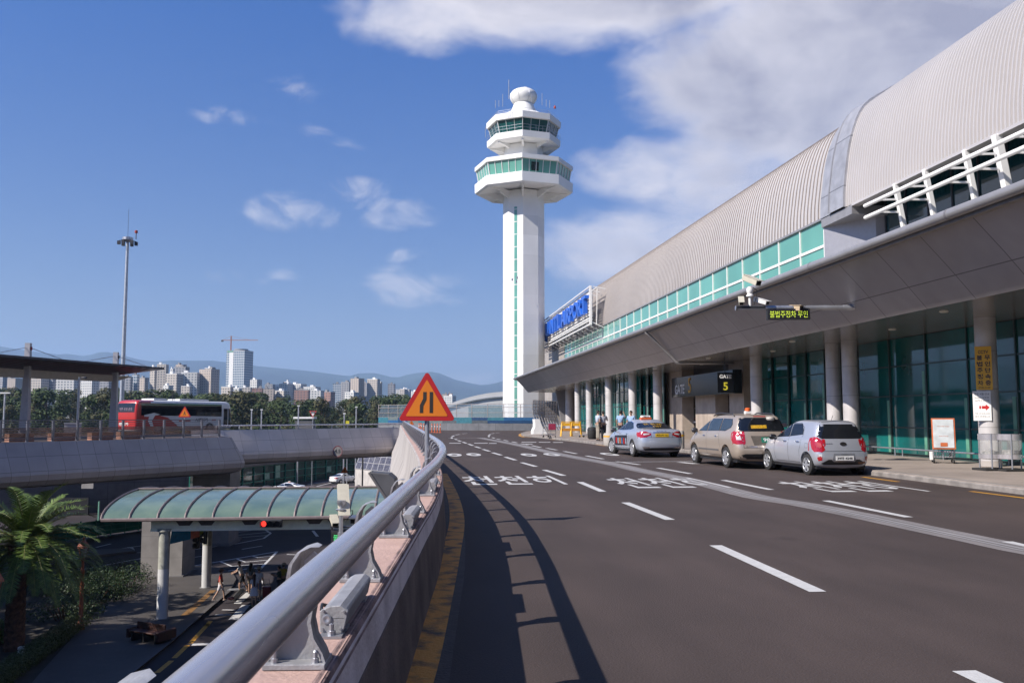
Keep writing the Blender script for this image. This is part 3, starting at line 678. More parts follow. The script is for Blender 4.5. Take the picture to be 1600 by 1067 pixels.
# gate sign fascia and blade sign
fs = thing('gate_fascia_sign', 'long black glossy fascia sign reading GATE 5 above the glass doors', 'sign', (16.1, (gy[1] + gy[4]) / 2, 2.8))
FX = 16.1
y0_, y1_ = YX(1146, FX), YX(1050, FX)
MB().bb(FX, FX + .5, y0_, y1_, 2.76, 3.98).build('sign_box', mat('gloss_black', (.008, .009, .012), .12, var=.1, spec=.35), fs, bevel=.01)
t = MB(); M = frame((FX - .015, y1_ - 1.75, 3.2), (0, -1, 0), (0, 0, 1)); text(t, 'GATE', M, .78, .004, bold=.014); t.build('lettering', white, fs)
t = MB(); M = frame((FX - .02, y1_ - 3.75, 3.36), (0, -1, 0), (0, 0, 1)); text(t, '5', M, 1.25, .006, bold=.01); t.build('number', yellow, fs)
bs = thing('gate_blade_sign', 'square black projecting sign with white GATE and yellow 5 hanging under the canopy', 'sign', (13.9, 42, 3.3))
pa = AX(1122, 606, 13.2); pb_ = AX(1144, 606, 14.0)
by = YX(1122, 13.25); wS = 22 / 1380 * by * 1.04
zt = EYE + (650 - 582) / 1380 * by * 1.0; zb = EYE + (650 - 613.5) / 1380 * by
zt = AX(1133, 582, 14.8).z; zb = AX(1133, 613.5, 14.8).z; wS = YX(1, 1) if False else .70
cxs = AX(1133, 598, 14.8)
MB().bb(cxs.x - .40, cxs.x + .40, cxs.y - .06, cxs.y + .06, zb, zt).build('sign_panel', MT['gloss_black'], bs, bevel=.01)
t = MB(); M = frame((cxs.x, cxs.y - .066, zt - .2), (1, 0, 0), (0, 0, 1)); text(t, 'GATE', M, .24, .003, bold=.006); t.build('lettering', white, bs)
t = MB(); M = frame((cxs.x, cxs.y - .066, zb + .29), (1, 0, 0), (0, 0, 1)); text(t, '5', M, .52, .003, bold=.012); t.build('number', mat('sign_yellow', (.80, .70, .05), .4), bs)
MB().tube([(cxs.x, cxs.y, zt), (cxs.x, cxs.y, CZ)], .025, 8).build('hanger', darkm, bs)
# airport name sign
sg = thing('airport_name_sign', 'big white louvred frame with blue letters JEJU INT\'L AIRPORT beside the vaulted roof', 'sign', (22.4, 135, 14))
SY0, SY1, SX, SZ0, SZ1 = 111.5, 158, 22.3, 13.4, 18.3
lv = MB()
for k in range(12): z = SZ0 + .25 + k * (SZ1 - SZ0 - .5) / 11; lv.bb(SX + .25, SX + .33, SY0, SY1, z - .09, z + .09)
lv.build('louvre', white, sg)
fr = MB()
for z in (SZ0, SZ0 + .55, SZ1): fr.tube([(SX, SY0, z), (SX, SY1, z)], .12, 8)
for z in (SZ1 + .0,): fr.tube([(SX + .9, SY0, z - .1), (SX + .9, SY1, z - .1)], .08, 8)
for y in (SY0, SY1): fr.bar((SX, y, SZ0 - .1), (SX, y, SZ1 + .1), .28, .28)
y = SY0
while y < SY1:
    fr.tube([(SX + .35, y, SZ1), (XW + .3, y, SZ1 - .3)], .06, 6); fr.tube([(SX + .35, y, SZ0 + .2), (XW + .2, y, SZ0 - .5)], .06, 6); fr.tube([(SX + .9, y, SZ1 - .1), (SX + .8, y, SZ0)], .05, 6); y += 3.3
fr.build('frame', white, sg)
lt = MB(); M = frame((SX - .15, (SY0 + SY1) / 2 - 1.0, (SZ0 + SZ1) / 2 + .1), (0, -1, 0), (0, 0, 1)); text(lt, "JEJU INT'L AIRPORT", M, 1, .28, bold=.022, fit=(SY1 - SY0 - 5, 3.1))
lt.build('lettering', mat('sign_blue', (.02, .15, .72), .4, var=.03), sg)
# ------------------------------------------------------------------ camera arm with LED display under the canopy edge
ca = thing('surveillance_gantry', 'grey horizontal pole with surveillance cameras reaching out from the canopy soffit', 'camera pole', (11, 22, 4))
A0 = AX(1150, 481, 8.3); ydp = A0.y
dep = 27.3
P0 = DD(1150, 481.5, dep); P1 = DD(1335, 480.5, dep)
P1 = P0 + (P1 - P0); MB().tube([P0, P1], .075, 14).build('arm', steel_d, ca, smooth=50)
MB().tube([P0 - (P1 - P0).normalized() * .02, P0 + (P1 - P0).normalized() * .06], .075, 14).build('end_cap', steel_d, ca, smooth=50)
ex = (P1 - P0).normalized()
MB().tube([P1 - ex * .35, P1 - ex * .02], .085, 12).build('socket', steel_d, ca, smooth=50)
def camh(c, dirv, L=.42, w=.15, m=cream, par=None, roll=None, k=1.15):
    L *= k; w *= k
    d = Vector(dirv).normalized(); c = Vector(c); up = Vector((0, 0, 1)); 
    h = MB().bar(c - d * L / 2, c + d * L / 2, w, w * .8); q = h.build('camera_housing', m, par, bevel=.012)
    s_ = d.cross(up).normalized(); u_ = s_.cross(d)
    MB().bar(c - d * L * .45 + u_ * w * .46, c + d * L * .66 + u_ * w * .46, w * 1.2, .015).build('sunshield', m, q)
    MB().bar(c + d * L / 2, c + d * (L / 2 + .012), w * .8, w * .58).build('lens', MT['gloss_black'], q)
    return q
pm = P0 + ex * (P1 - P0).length * (22 / 185)
MB().tube([pm, pm + Vector((0, 0, .42))], .045, 12).lathe([(.11, .36), (.11, .40), (.07, .44), (.10, .50), (.10, .60), (.05, .66)], pm, 14).build('pan_head', mat('cam_white', (.75, .74, .72), .4), ca, smooth=40)
camh(pm + Vector((.05, -.05, .86)), (.35, -.75, .62 * -.6), .55, .19, cream, ca)
camh(pm + Vector((-.28, 0, .22)), (-.3, -.9, -.55), .36, .13, cream, ca)
camh(pm + Vector((.36, 0, .22)), (.5, -.75, -.32), .42, .14, MT['cam_white'], ca)
cb = MB().tube([pm + Vector((.1, 0, .65)), pm + Vector((.22, -.03, .55)), pm + Vector((.2, -.03, .35)), pm + Vector((.12, -.03, .1))], .012, 6)
cb.box(pm + Vector((0, -.06, .02)), (.9, .04, .08), -YAW); cb.build('cable', black, ca)
camh(P0 + ex * 1.85 + Vector((0, -.02, -.02)), (.5, -.85, -.1), .34, .17, mat('tan_housing', (.56, .42, .27), .5), ca)
camh(P0 + ex * 1.78 + Vector((0, .1, -.13)), (.5, -.85, -.1), .3, .14, MT['tan_housing'], ca)
def led(parent_thing, p, ex_, w, h, s, thing_obj):
    u = Vector((0, 0, 1)); nrm = ex_.cross(u).normalized()   # towards the viewer side
    M = frame(p, ex_, u)
    b_ = MB(); b_.box((0, 0, 0), (w, h, .12)); b_.v = [tuple(M @ Vector(v)) for v in b_.v]; b_.build('display_case', black, thing_obj, bevel=.008)
    t = MB(); Mt = M @ Matrix.Translation((0, 0, .064)); text(t, s, Mt, 1, .001, bold=.0, fit=(w * .88, h * .62))
    # dot-matrix look: characters sliced by the pixel pitch
    t.build('display_text', mat('led_yellow', (.5, .6, .05), .5, emit=(.62, .80, .06), es=1.0), thing_obj)
    sl = MB()
    for k in (-.5, -.17, .17, .5):
        zz = k * h * .62; sl.box((0, zz, .068), (w * .9, .012, .002))
    sl.v = [tuple(M @ Vector(v)) for v in sl.v]; sl.build('display_grid', black, thing_obj)
ldp = P0 + ex * ((1230 - 1150) / 185 * (P1 - P0).length) + Vector((0, -.06, -.21))
ld = thing('led_display', 'small black LED board with yellow-green Korean characters under the camera arm', 'display', tuple(ldp))
led(None, ldp, ex, 1.32, .34, '불법주정차 무인', ld)
MB().bar(ldp + ex * .35 + Vector((0, .05, .1)), ldp + ex * .35 + Vector((0, .06, .22)), .04, .04).bar(ldp - ex * .35 + Vector((0, .05, .1)), ldp - ex * .35 + Vector((0, .06, .22)), .04, .04).build('hanger', black, ld)
# signs on the near column
cs = thing('parking_enforcement_sign', 'tall yellow vertical sign with dark Korean lettering strapped to the near column', 'sign', (14.5, 21.7, 2.2))
cc = Vector((16.8, YX(1545, 16.8), 0)); toC = (Vector((0, 0, 0)) - cc).normalized()
def colsign(px0, px1, y0, y1, name, m, par, ddn=.315):
    base = cc + toC * ddn; nx = Vector((-toC.y, toC.x, 0))
    if nx.x < 0: nx = -nx
    a = ray((px0 + px1) / 2, (y0 + y1) / 2); t = ((base - C0).dot(toC)) / a.dot(toC); c = C0 + a * t
    k = t * ray(0, 0).length * 0 + t; w = (px1 - px0) / FPX * t; h = (y1 - y0) / FPX * t
    M = frame(c, nx, (0, 0, 1)); 
    if M.to_3x3().col[2].dot(toC) < 0: pass
    b_ = MB().box((0, 0, 0), (w, h, .02)); b_.v = [tuple(M @ Vector(v)) for v in b_.v]; b_.build(name, m, par)
    return M, w, h
M, w, h = colsign(1525.5, 1548.5, 541, 609, 'sign_panel', mat('sign_amber', (.95, .52, .04), .45, var=.03), cs)
t = MB(); text(t, '불법주정차', M @ Matrix.Translation((-w * .23, -h * .08, .0125)) , 1, fit=(.01, .01)) if False else None
for cx_, s_ in ((-.23, '불법주정차'), (.24, '무인단속중')):
    for i, ch in enumerate(s_): text(t, ch, M @ Matrix.Translation((w * cx_, h * (.24 - i * .145), .0125)), 1, bold=.03, fit=(w * .34, h * .115))
text(t, 'CCTV', M @ Matrix.Translation((0, h * .37, .0125)), 1, bold=.03, fit=(w * .62, h * .075)); text(t, '07:00~21:00', M @ Matrix.Translation((0, -h * .45, .0125)), 1, bold=.01, fit=(w * .7, h * .04))
t.build('lettering', mat('sign_ink', (.02, .02, .05), .5), cs)
cn = thing('notice_sheet', 'white paper notice with a red arrow on the near column below the yellow sign', 'notice', (14.5, 21.7, 1.6))
M, w, h = colsign(1522, 1547, 611, 657, 'sheet', white, cn)
t = MB(); t.poly([M @ Vector((x * w, y * h, .0125)) for x, y in ((-.02, .0), (.2, .0), (.2, .06), (.42, -.05), (.2, -.16), (.2, -.1), (-.02, -.1))]); t.poly([M @ Vector((x * w, y * h, .0125)) for x, y in ((-.16, 0), (-.06, 0), (-.06, -.1), (-.16, -.1))]); t.build('arrow', red, cn)
t = MB()
for s_, yy, hh in (('무료 셔틀 안내', .4, .08), ('Shuttle 정류장', .28, .06), ('GATE 3 건너편', .18, .06), ('이용 시간 05:30~23:00', -.26, .05), ('문의 안내데스크', -.36, .05)): text(t, s_, M @ Matrix.Translation((0, h * yy, .0125)), 1, fit=(w * .8, h * hh))
t.build('lettering', mat('sign_ink', (.02, .02, .05), .5), cn)
# bumper rail before the glass
br = thing('bumper_rail', 'low steel tube bumper rail along the foot of the green glass front', 'rail', (16.0, 30, .14))
bm = MB().tube([(17.6, 24.9, .42), (17.6, 40, .42)], .03, 8).tube([(17.6, -6, .42), (17.6, 24.4, .42)], .03, 8)
bm.build('rail_tube', steel_d, br, smooth=40)
pm_ = MB()
for y in [-5, -2, 1, 4, 7, 10, 13, 16, 19, 22, 24.8, 25.3, 27.6, 28.1, 30.6, 31.1, 33.6, 34.1, 37]: pm_.tube([(17.6, y, .14), (17.6, y, .42)], .022, 8)
pm_.build('post', steel_d, br, smooth=40)
br2 = thing('bumper_rail', 'low dark rail at the foot of the glass bays beyond the gate doors', 'rail', (16.0, 66, .14))
MB().tube([(17.5 - bend(55), 55, .75), (17.5 - bend(70), 70, .75), (17.5 - bend(92), 92, .75)], .03, 8).build('rail_tube', steel_d, br2, smooth=40)
MB().tube([(17.5 - bend(55), 55, .45), (17.5 - bend(70), 70, .45), (17.5 - bend(92), 92, .45)], .025, 8).build('rail_tube', steel_d, br2, smooth=40)
# ================================================================== CONTROL TOWER
TD = 150.0; tc_ = DP(818.5, TD); th0 = math.atan2(tc_.x, tc_.y)
tow = thing('control_tower', 'tall white octagonal airport control tower with two green-glazed galleries and a dome', 'tower', (tc_.x, tc_.y, ZL))
def octo(r, z, n=8):
    # vertex towards the camera
    return [Vector((tc_.x + r * math.cos(-math.pi / 2 - th0 + 2 * math.pi * k / n - R_(1.6)), tc_.y + r * math.sin(-math.pi / 2 - th0 + 2 * math.pi * k / n - R_(1.6)), z)) for k in range(n)]
def stack(prof, mb=None, cap=True):
    mb = mb or MB(); rows = [octo(r, z) for r, z in prof]; mb.grid(rows, closed=True)
    if cap: mb.add(rows[0], [tuple(range(8))[::-1]]); mb.add(rows[-1], [tuple(range(8))])
    return mb
stack([(3.55, ZL), (3.55, 38.9)]).build('shaft', towerw, tow)
# window strip on the left face (face between vertex 0 and 7)
o = octo(3.55, 0); L0, L1 = o[0], o[7]
if L1.x > L0.x: L1 = o[1]
fn = ((L0 + L1) / 2 - Vector((tc_.x, tc_.y, 0))).normalized()
def onface(u, z, e=.0): p = L0.lerp(L1, u); return Vector((p.x, p.y, z)) + fn * e
u0, u1 = .40, .60
sgl = MB(); sgl.add([onface(u0, ZL + 4, .03), onface(u1, ZL + 4, .03), onface(u1, 36, .03), onface(u0, 36, .03)], [(0, 1, 2, 3)])
st_ = sgl.build('window', glassteal, tow)
q = MB(); z = ZL + 4
while z < 36: q.add([onface(u0, z, .06), onface(u1, z, .06), onface(u1, z + .12, .06), onface(u0, z + .12, .06)], [(0, 1, 2, 3)]); z += 2.1
q.build('frame', mull, st_)
stack([(3.5, 39.15), (8.1, 38.75), (8.45, 39.0), (8.5, 40.55), (8.1, 40.62), (7.5, 40.62)]).build('gallery_floor', towerw, tow)
stack([(7.75, 40.6), (8.15, 42.8)]).build('window', glassteal, tow)
stack([(8.15, 42.75), (8.5, 42.8), (8.5, 43.5), (8.0, 43.6), (3.4, 44.4)]).build('gallery_roof', towerw, tow)
fm = MB(); a = octo(7.8, 40.6); c = octo(8.2, 42.8)
for k in range(8):
    for j in range(5): fm.bar(a[k].lerp(a[(k + 1) % 8], j / 5), c[k].lerp(c[(k + 1) % 8], j / 5), .09 if j else .14, .09 if j else .14)
fm.build('window_frame', mull, tow)
dk = MB(); 
o1 = octo(7.86, 40.95); o2 = octo(8.13, 42.35)
kk = 1 if o1[1].x > o1[0].x else 7
dk.add([o1[0].lerp(o1[kk], .26) , o1[0].lerp(o1[kk], .48), o2[0].lerp(o2[kk], .48), o2[0].lerp(o2[kk], .26)], [(0, 1, 2, 3)])
dk.build('open_pane', mat('dark_pane', (.01, .03, .03), .2), tow)
stack([(3.4, 43.9), (3.4, 46.8)]).build('neck', towerw, tow)
stack([(3.3, 46.9), (5.9, 46.75), (6.35, 46.95), (6.4, 48.0), (6.0, 48.05), (5.5, 48.05)]).build('balcony', towerw, tow)
stack([(5.45, 48.0), (6.05, 50.2)]).build('cab_window', mat('cab_glass', (.006, .085, .085), .08, var=.2, sc=.5, spec=.6), tow)
fm = MB(); a = octo(5.5, 48.0); c = octo(6.12, 50.2)
for k in range(8):
    for j in range(3): fm.bar(a[k].lerp(a[(k + 1) % 8], j / 3), c[k].lerp(c[(k + 1) % 8], j / 3), .05 if j else .10, .05 if j else .10)
fm.build('window_frame', mull, tow)
stack([(6.0, 50.15), (6.45, 50.2), (6.5, 51.2), (6.2, 51.3), (3.9, 52.1), (3.2, 52.5)]).build('cab_roof', towerw, tow)
MB().lathe([(3.4, 51.9), (3.0, 52.5), (2.3, 52.9), (2.0, 53.6), (1.7, 54.4)], (tc_.x, tc_.y, 0), 24).build('dome_base', towerw, tow, smooth=30)
prof = [(1.3, 54.2)] + [(2.4 * math.sin(R_(a)), 55.8 - 1.75 * math.cos(R_(a)) * (1 if a < 90 else .82)) for a in range(38, 178, 10)] + [(0, 57.25)]
MB().lathe(prof, (tc_.x, tc_.y, 0), 32).build('radar_dome', white, tow, smooth=True)
MB().lathe([(.5, 57.1), (.45, 57.4), (0, 57.45)], (tc_.x + .3, tc_.y, 0), 12).build('dome_cap', white, tow)
ribs = MB()
for k in range(8):
    an = k * math.pi / 4 + .3
    ribs.tube([(tc_.x + 2.42 * math.sin(R_(a)) * math.cos(an), tc_.y + 2.42 * math.sin(R_(a)) * math.sin(an), 55.8 - 1.77 * math.cos(R_(a)) * (1 if a < 90 else .82)) for a in range(45, 150, 15)], .025, 4)
ribs.build('dome_seam', steel_d, tow)
rl = MB()
for r, z, hh in ((6.35, 48.0, 1.0), (6.1, 51.25, .55), (8.3, 43.55, .0)):
    if not hh: continue
    for q in (.5, 1.0):
        oo = octo(r, z + hh * q)
        for k in range(8): rl.bar(oo[k], oo[(k + 1) % 8], .03, .03)
    oo = octo(r, z)
    for k in range(8):
        for j in range(4): p = oo[k].lerp(oo[(k + 1) % 8], j / 4); rl.bar(p, p + Vector((0, 0, hh)), .03, .03)
rl.build('railing', steel_d, tow)
for (rr0, rr1, z, dz_) in ((3.45, 7.6, 39.0, 1.6), (3.35, 5.8, 46.85, .9)):
    a = octo(rr0, z); c = octo(rr1, z); 
    for k in range(8): 
        gs = MB(); gs.bar(a[k] - Vector((0, 0, dz_ * .30)), c[k] - Vector((0, 0, .05)), .35, .5); gs.bar(a[k] - Vector((0, 0, dz_ * .6)), a[k].lerp(c[k], .45) - Vector((0, 0, dz_ * .2)), .34, dz_ * .6); gs.build('gusset', towerw, tow)
for (px, y0, y1, dd) in ((795, 136, 166, .07), (785.5, 158, 178, .05), (847, 157, 176, .05), (774, 168, 180, .05), (779.5, 168, 178, .05), (853.5, 167, 178, .05), (859, 168, 180, .05), (758.5, 208, 225, .05), (831, 158, 172, .05)):
    p = DD(px, y1, TD - 3); p2 = DD(px, y0, TD - 3); MB().tube([p, Vector((p.x, p.y, p2.z))], dd, 6).build('antenna', steel_d, tow)
MB().lathe([(.16, 0), (.2, .25), (.1, .5)], DD(867, 181, TD - 2), 8).build('beacon', mat('beacon_red', (.5, .06, .03), .4), tow)
lm = MB(); 
for (px, y) in ((800.5, 443), (808, 440), (807, 446)): lm.box(DD(px, y, TD - 4), (.25, .4, .35))
lm.build('wall_lamp', steel_d, tow)
tow.matrix_basis = Matrix.Translation(tow.location) @ Matrix.Diagonal((1, 1, 1.02, 1))
# ================================================================== LEFT DECK, RAMP
clad = seam_mat('beam_cladding', (.48, .43, .42), 1.15, .98, .03, .5, .15, dark=.5, var=.06, sc=.7)
clad2 = seam_mat('ramp_cladding', (.68, .61, .58), 1.35, .98, .035, .5, .15, dark=.6, var=.06, sc=.7)
bprof = [(0.0, 0.04), (.05, .02), (.42, -.82), (.80, -1.60), (.90, -1.95), (.84, -2.3), (.55, -2.62), (.1, -2.75), (-1.0, -2.7)]
ldk = thing('deck_edge_beam', 'dark panelled curved edge beam of the left deck below the slatted fence', 'bridge beam', tuple((ldA + ldB) / 2))
ePath = [ldC, ldB, ldA]
t_ = (ldA - ldC).normalized(); rgt = Vector((t_.y, -t_.x, 0))
cornerP = ldA + Vector((.5, .9, 0))
path = resample([ldC, ldA + t_ * .3], 1.0); path += [path[-1] + t_ * .7, path[-1] + t_ * 1.2 - rgt * 1.6, path[-1] + t_ * 1.3 - rgt * 5]
MB().sweep([Vector((p.x, p.y, -.02)) for p in path], bprof).build('panel_skirt', clad, ldk, smooth=20)
rp = thing('ramp_edge_beam', 'pale panelled edge beam of the ramp joining the left deck to the main road', 'bridge beam', tuple((rampL + rampR) / 2))
rpath = [DP(300, 69.6), DP(340, 71), DP(420, 74.5), DP(520, 80.5), DP(600, 86), DP(640, 88)]
MB().sweep(resample([Vector((p.x, p.y, .45)) for p in spline(rpath, 5)], 1.0), [(o, z) for o, z in bprof]).build('panel_skirt', clad2, rp, smooth=20)
rpt = thing('ramp_rail', 'steel tube rail on curved brackets along the ramp edge', 'guard rail', (rampL.x, rampL.y, .3))
rp3 = resample([Vector((p.x, p.y, .82)) for p in spline(rpath[1:], 5)], 1.0)
MB().tube([p + Vector((0, .15, 0)) for p in rp3], .065, 12).build('rail_tube', steel, rpt, smooth=50)
for k, p in enumerate(rp3[::2]):
    m = MB()
    if k == 0:
        pts = [(0, 0), (.10, .08), (.10, .2), (.02, .28)]
        for a, c in zip(pts, pts[1:]): m.bar((0, -a[0], a[1]), (0, -c[0], c[1]), .10, .05)
        m.box((0, 0, .01), (.16, .28, .03)); m.bar((0, .12, .02), (0, .12, .3), .08, .04)
        rb0 = m.build('bracket', castgrey, None); rb0.parent = rpt; c = rb0
    else: c = rb0.copy(); COL.objects.link(c)
    c.matrix_basis = Matrix.Translation(Vector((p.x, p.y + .1, .49)) - rpt.location)
# concrete abutment block at the end of the left deck + piers
def pier(name, lab, px, d, zt, r=None, w=None, dd_=None, m=conc):
    p = DP(px, d, ZL); o = thing(name, lab, 'pier', tuple(p))
    if r: MB().lathe([(r, ZL), (r, zt)], (p.x, p.y, 0), 28).build('shaft', m, o, smooth=50)
    else: MB().box((p.x, p.y, (ZL + zt) / 2), (w, dd_, zt - ZL), -YAW).build('shaft', m, o)
    MB().box((p.x, p.y, ZL + .12), ((w or r * 2) + .25, (dd_ or r * 2) + .25, .24), -YAW).build('base', conc_d, o)
    return o
pierm = seam_mat('pier_concrete', (.30, .28, .27), 0, 1.3, .02, .8, dark=.6, gen=(0, 2))
pier('bridge_pier', 'wide square concrete pier behind the white canopy column', 272, 56.5, -3.0, w=2.55, dd_=2.2, m=pierm)
pier('bridge_pier', 'round concrete pier under the far side of the glass canopy', 360, 72, -2.9, r=.85)
pier('bridge_pier', 'rectangular pier holding up the right end of the left deck', 343, 70.5, -2.5, w=2.9, dd_=2.5, m=pierm)
# fence on the left deck
fe = thing('deck_fence', 'grey slatted steel fence with bronze glass panels along the left deck', 'fence', tuple(ldA))
fA = ldA + ldn * .18; fB = ldC + ldn * .18; L = (fB - fA).length; fd = (fB - fA).normalized()
post0 = None; k = 0; s = 0.0
pitch = (ldB - ldA).length / 10.05
while s < L:
    p = fA + fd * s
    if post0 is None: post0 = MB().box((p.x, p.y, .66), (.11, .16, 1.32), math.atan2(fd.y, fd.x)).build('post', mat('fence_grey', (.20, .20, .24), .45, .4), fe)
    else: c = post0.copy(); COL.objects.link(c); c.location = fd * s
    s += pitch
rl = MB()
for z, w in ((1.33, .06), (1.18, .04), (1.03, .03), (.88, .03), (.73, .03), (.58, .03), (.26, .05), (.15, .05)): rl.bar(fA + Vector((0, 0, z)), fB + Vector((0, 0, z)), w, w)
rl.build('rail', MT['fence_grey'], fe)
gl_ = MB().bar(fA + Vector((0, 0, .56)) + ldn * .1, fB + Vector((0, 0, .56)) + ldn * .1, .02, .62)
gl_.build('glass_panel', mat('bronze_panel', (.40, .20, .15), .25, var=.3, sc=.8, alpha=.45, spec=.6), fe)
# planters strip behind the fence
pb = thing('planter_box', 'terracotta planter boxes in a row behind the deck fence', 'planter', tuple(ldA + ldn * 1.5))
m = MB()
for k in range(16):
    p = fA + fd * (1.5 + k * 2.6) + ldn * (1.0 + (k % 3) * .3)
    if k > 1: m.box((p.x, p.y, .25), (1.6, .5, .5), math.atan2(fd.y, fd.x))
m.build('box', mat('terracotta', (.42, .20, .13), .8, var=.2), pb)
# white kiosk box, lamp on the deck
kp_ = DP(117, 62)
kz = thing('utility_box', 'pale square utility box standing behind the deck fence', 'box', tuple(kp_))
MB().box((kp_.x, kp_.y, .55), (1.05, .7, 1.1), .3).build('cabinet', mat('pale_panel', (.62, .57, .54), .5), kz); MB().box((kp_.x, kp_.y, 1.12), (1.12, .78, .06), .3).build('lid', white, kz)
dlm = thing('deck_lamp', 'thin grey lamp post standing on the left deck between the shelter pylons', 'lamp', tuple(DP(124, 66)))
p = DP(124, 66); MB().tube([(p.x, p.y, 0), (p.x, p.y, 4.5)], .09, 10).build('pole', steel_d, dlm, smooth=50); MB().tube([(p.x, p.y, 4.4), (p.x + .35, p.y, 4.5)], .05, 8).lathe([(.0, -.1), (.14, -.05), (.14, .05), (0, .1)], (p.x + .42, p.y, 4.45), 10).build('lamp_head', darkm, dlm)
# shelter
sh = thing('bus_shelter', 'dark wing-shaped bus shelter roof held by cables from two tapered pylons', 'shelter', tuple(DP(100, 70)))
py = [DP(42, 66), DP(180, 73.5)]
for p, zt in zip(py, (7.05, 6.9)):
    m = MB(); rows = []
    for z, w in ((0, .62), (4.2, .42), (zt, .36)): rows.append([Vector((p.x + a * w / 2, p.y + c * w / 2, z)) for a, c in ((-1, -1), (1, -1), (1, 1), (-1, 1))])
    m.grid(rows, closed=True); m.add(rows[-1], [(0, 1, 2, 3)]); m.build('pylon', mat('pylon_grey', (.46, .45, .48), .5, .2, var=.05), sh)
    MB().box((p.x + .22, p.y, zt - .4), (.12, .1, .25)).build('cable_clamp', red if zt == 7.05 else darkm, sh)
ax = (py[1] - py[0]).normalized(); nx = Vector((-ax.y, ax.x, 0))
if nx.y < 0: nx = -nx
ra = py[0] - ax * 14; rb = DP(238, 75.5); rb = py[0] + ax * ((rb - py[0]).dot(ax))
rf = MB(); zf = 5.95
def rr(p, n_, z): q = p + nx * n_; return Vector((q.x, q.y, z))
for a, c in ((ra, rb),):
    V = [rr(a, -2.6, zf + .05), rr(c, -2.6, zf - .25 + .0), rr(c - ax * 1.5, 3.4, zf - .9), rr(a, 3.4, zf - .6)]
    rf.add(V + [v - Vector((0, 0, .16)) for v in V], [(0, 1, 2, 3), (7, 6, 5, 4), (0, 4, 5, 1), (1, 5, 6, 2), (2, 6, 7, 3), (3, 7, 4, 0)])
rf.build('roof', mat('roof_navy', (.035, .035, .065), .35, .3, var=.2), sh)
sl = MB(); Lr = (rb - ra).length; k = 0.0
while k < Lr - 1: p = ra + ax * k; zz = zf - .3 * k / Lr; sl.add([rr(p, -2.4, zz - .2), rr(p + ax * .5, -2.4, zz - .2), rr(p + ax * .5, 2.4, zz - .75), rr(p, 2.4, zz - .75)], [(0, 1, 2, 3)]); k += .8
sl.build('underside_slat', mat('slat_purple', (.16, .10, .13), .5, var=.3, sc=3), sh)
bmx = MB(); bmx.add([rr(ra, 0, 5.2), rr(py[1] + ax * 1.8, 0, 4.95), rr(py[1], 0, 4.45), rr(ra, 0, 4.45), rr(ra, .5, 5.2), rr(py[1] + ax * 1.8, .5, 4.95), rr(py[1], .5, 4.45), rr(ra, .5, 4.45)], [(0, 1, 2, 3), (7, 6, 5, 4), (0, 4, 5, 1), (1, 5, 6, 2), (2, 6, 7, 3), (3, 7, 4, 0)])
bmx.build('beam', mat('beam_cream', (.46, .40, .36), .5, var=.05), sh)
cbm = MB()
for p, zt in zip(py, (7.0, 6.85)):
    for s_ in (-1, 1): cbm.tube([Vector((p.x, p.y, zt - .25)), p + ax * 3.6 * s_ + Vector((0, 0, zf - .1))], .025, 5)
cbm.build('cable', steel_d, sh)
# high mast light
hm = thing('high_mast_light', 'very tall thin grey light mast with a ring of floodlights at its top', 'light mast', tuple(DP(191, 110, ZL)))
p = DP(191.5, 110, ZL); ztop = C0.z + 275 / 1380 * 110 + .3
MB().tube([(p.x, p.y, ZL), (p.x, p.y, ztop)], [.33, .17], 12).build('pole', mat('mast_blue_grey', (.48, .51, .56), .4, .4), hm, smooth=50)
hd = MB().lathe([(.45, 0), (.65, .2), (.65, .5), (.3, .6)], (p.x, p.y, ztop - .3), 12)
hd.build('head_ring', steel_d, hm)
fl_ = MB()
for k in range(6):
    a = k * math.pi / 3 + .3; q = Vector((p.x + 1.0 * math.cos(a), p.y + 1.0 * math.sin(a), ztop - .25)); fl_.bar((p.x, p.y, ztop), q, .08, .08); fl_.box(q + Vector((0, 0, -.25)), (.35, .35, .45))
fl_.build('floodlight', darkm, hm)
MB().tube([(p.x + 1.0, p.y, ztop), (p.x + 1.0, p.y, ztop + .8)], .06, 6).tube([(p.x, p.y, ztop), (p.x, p.y, ztop + 3.8)], .02, 5).build('lightning_rod', darkm, hm)
MB().lathe([(.18, 0), (.2, .3), (0, .4)], (p.x + 1.0, p.y, ztop + .8), 8).build('beacon', MT['beacon_red'], hm)
# ================================================================== FAR WALL, WIND SCREENS
fw = thing('far_parapet', 'low grey concrete wall round the far bend of the elevated road', 'wall', tuple(wallp[6]))
wcol = seam_mat('far_wall_concrete', (.19, .195, .215), 2.0, 0, .05, .8, dark=.6)
MB().sweep(wallp, [(0, 0), (0, .80), (-.3, .80), (-.3, 0)]).build('wall', wcol, fw)
ws = thing('wind_screen', 'long curved glazed wind screen with blue and teal panels on the far wall', 'screen', tuple(wallp[8]))
wl = resample(wallp, 1.9); pc = [mat('panel_navy', (.02, .07, .17), .35), mat('panel_teal', (.05, .20, .26), .35), mat('panel_grey', (.10, .12, .14), .4), mat('panel_blue', (.03, .13, .30), .35), mat('panel_pale', (.16, .20, .20), .4)]
random.seed(3)
pm3 = MB()
for a, c in zip(wl, wl[1:]):
    for z0, z1 in ((.80, 1.12), (1.12, 1.45)):
        pm3.add([Vector((a.x, a.y - .02, z0)), Vector((c.x, c.y - .02, z0)), Vector((c.x, c.y - .02, z1)), Vector((a.x, a.y - .02, z1))], [(0, 1, 2, 3)], random.choice([0, 0, 1, 1, 3, 3, 2, 4]))
pm3.build('coloured_panel', pc, ws)
fr = MB(); gl2 = MB()
scp = [(-.05, 1.45), (-.10, 2.0), (-.25, 2.6), (-.45, 2.95)]      # leans away, z
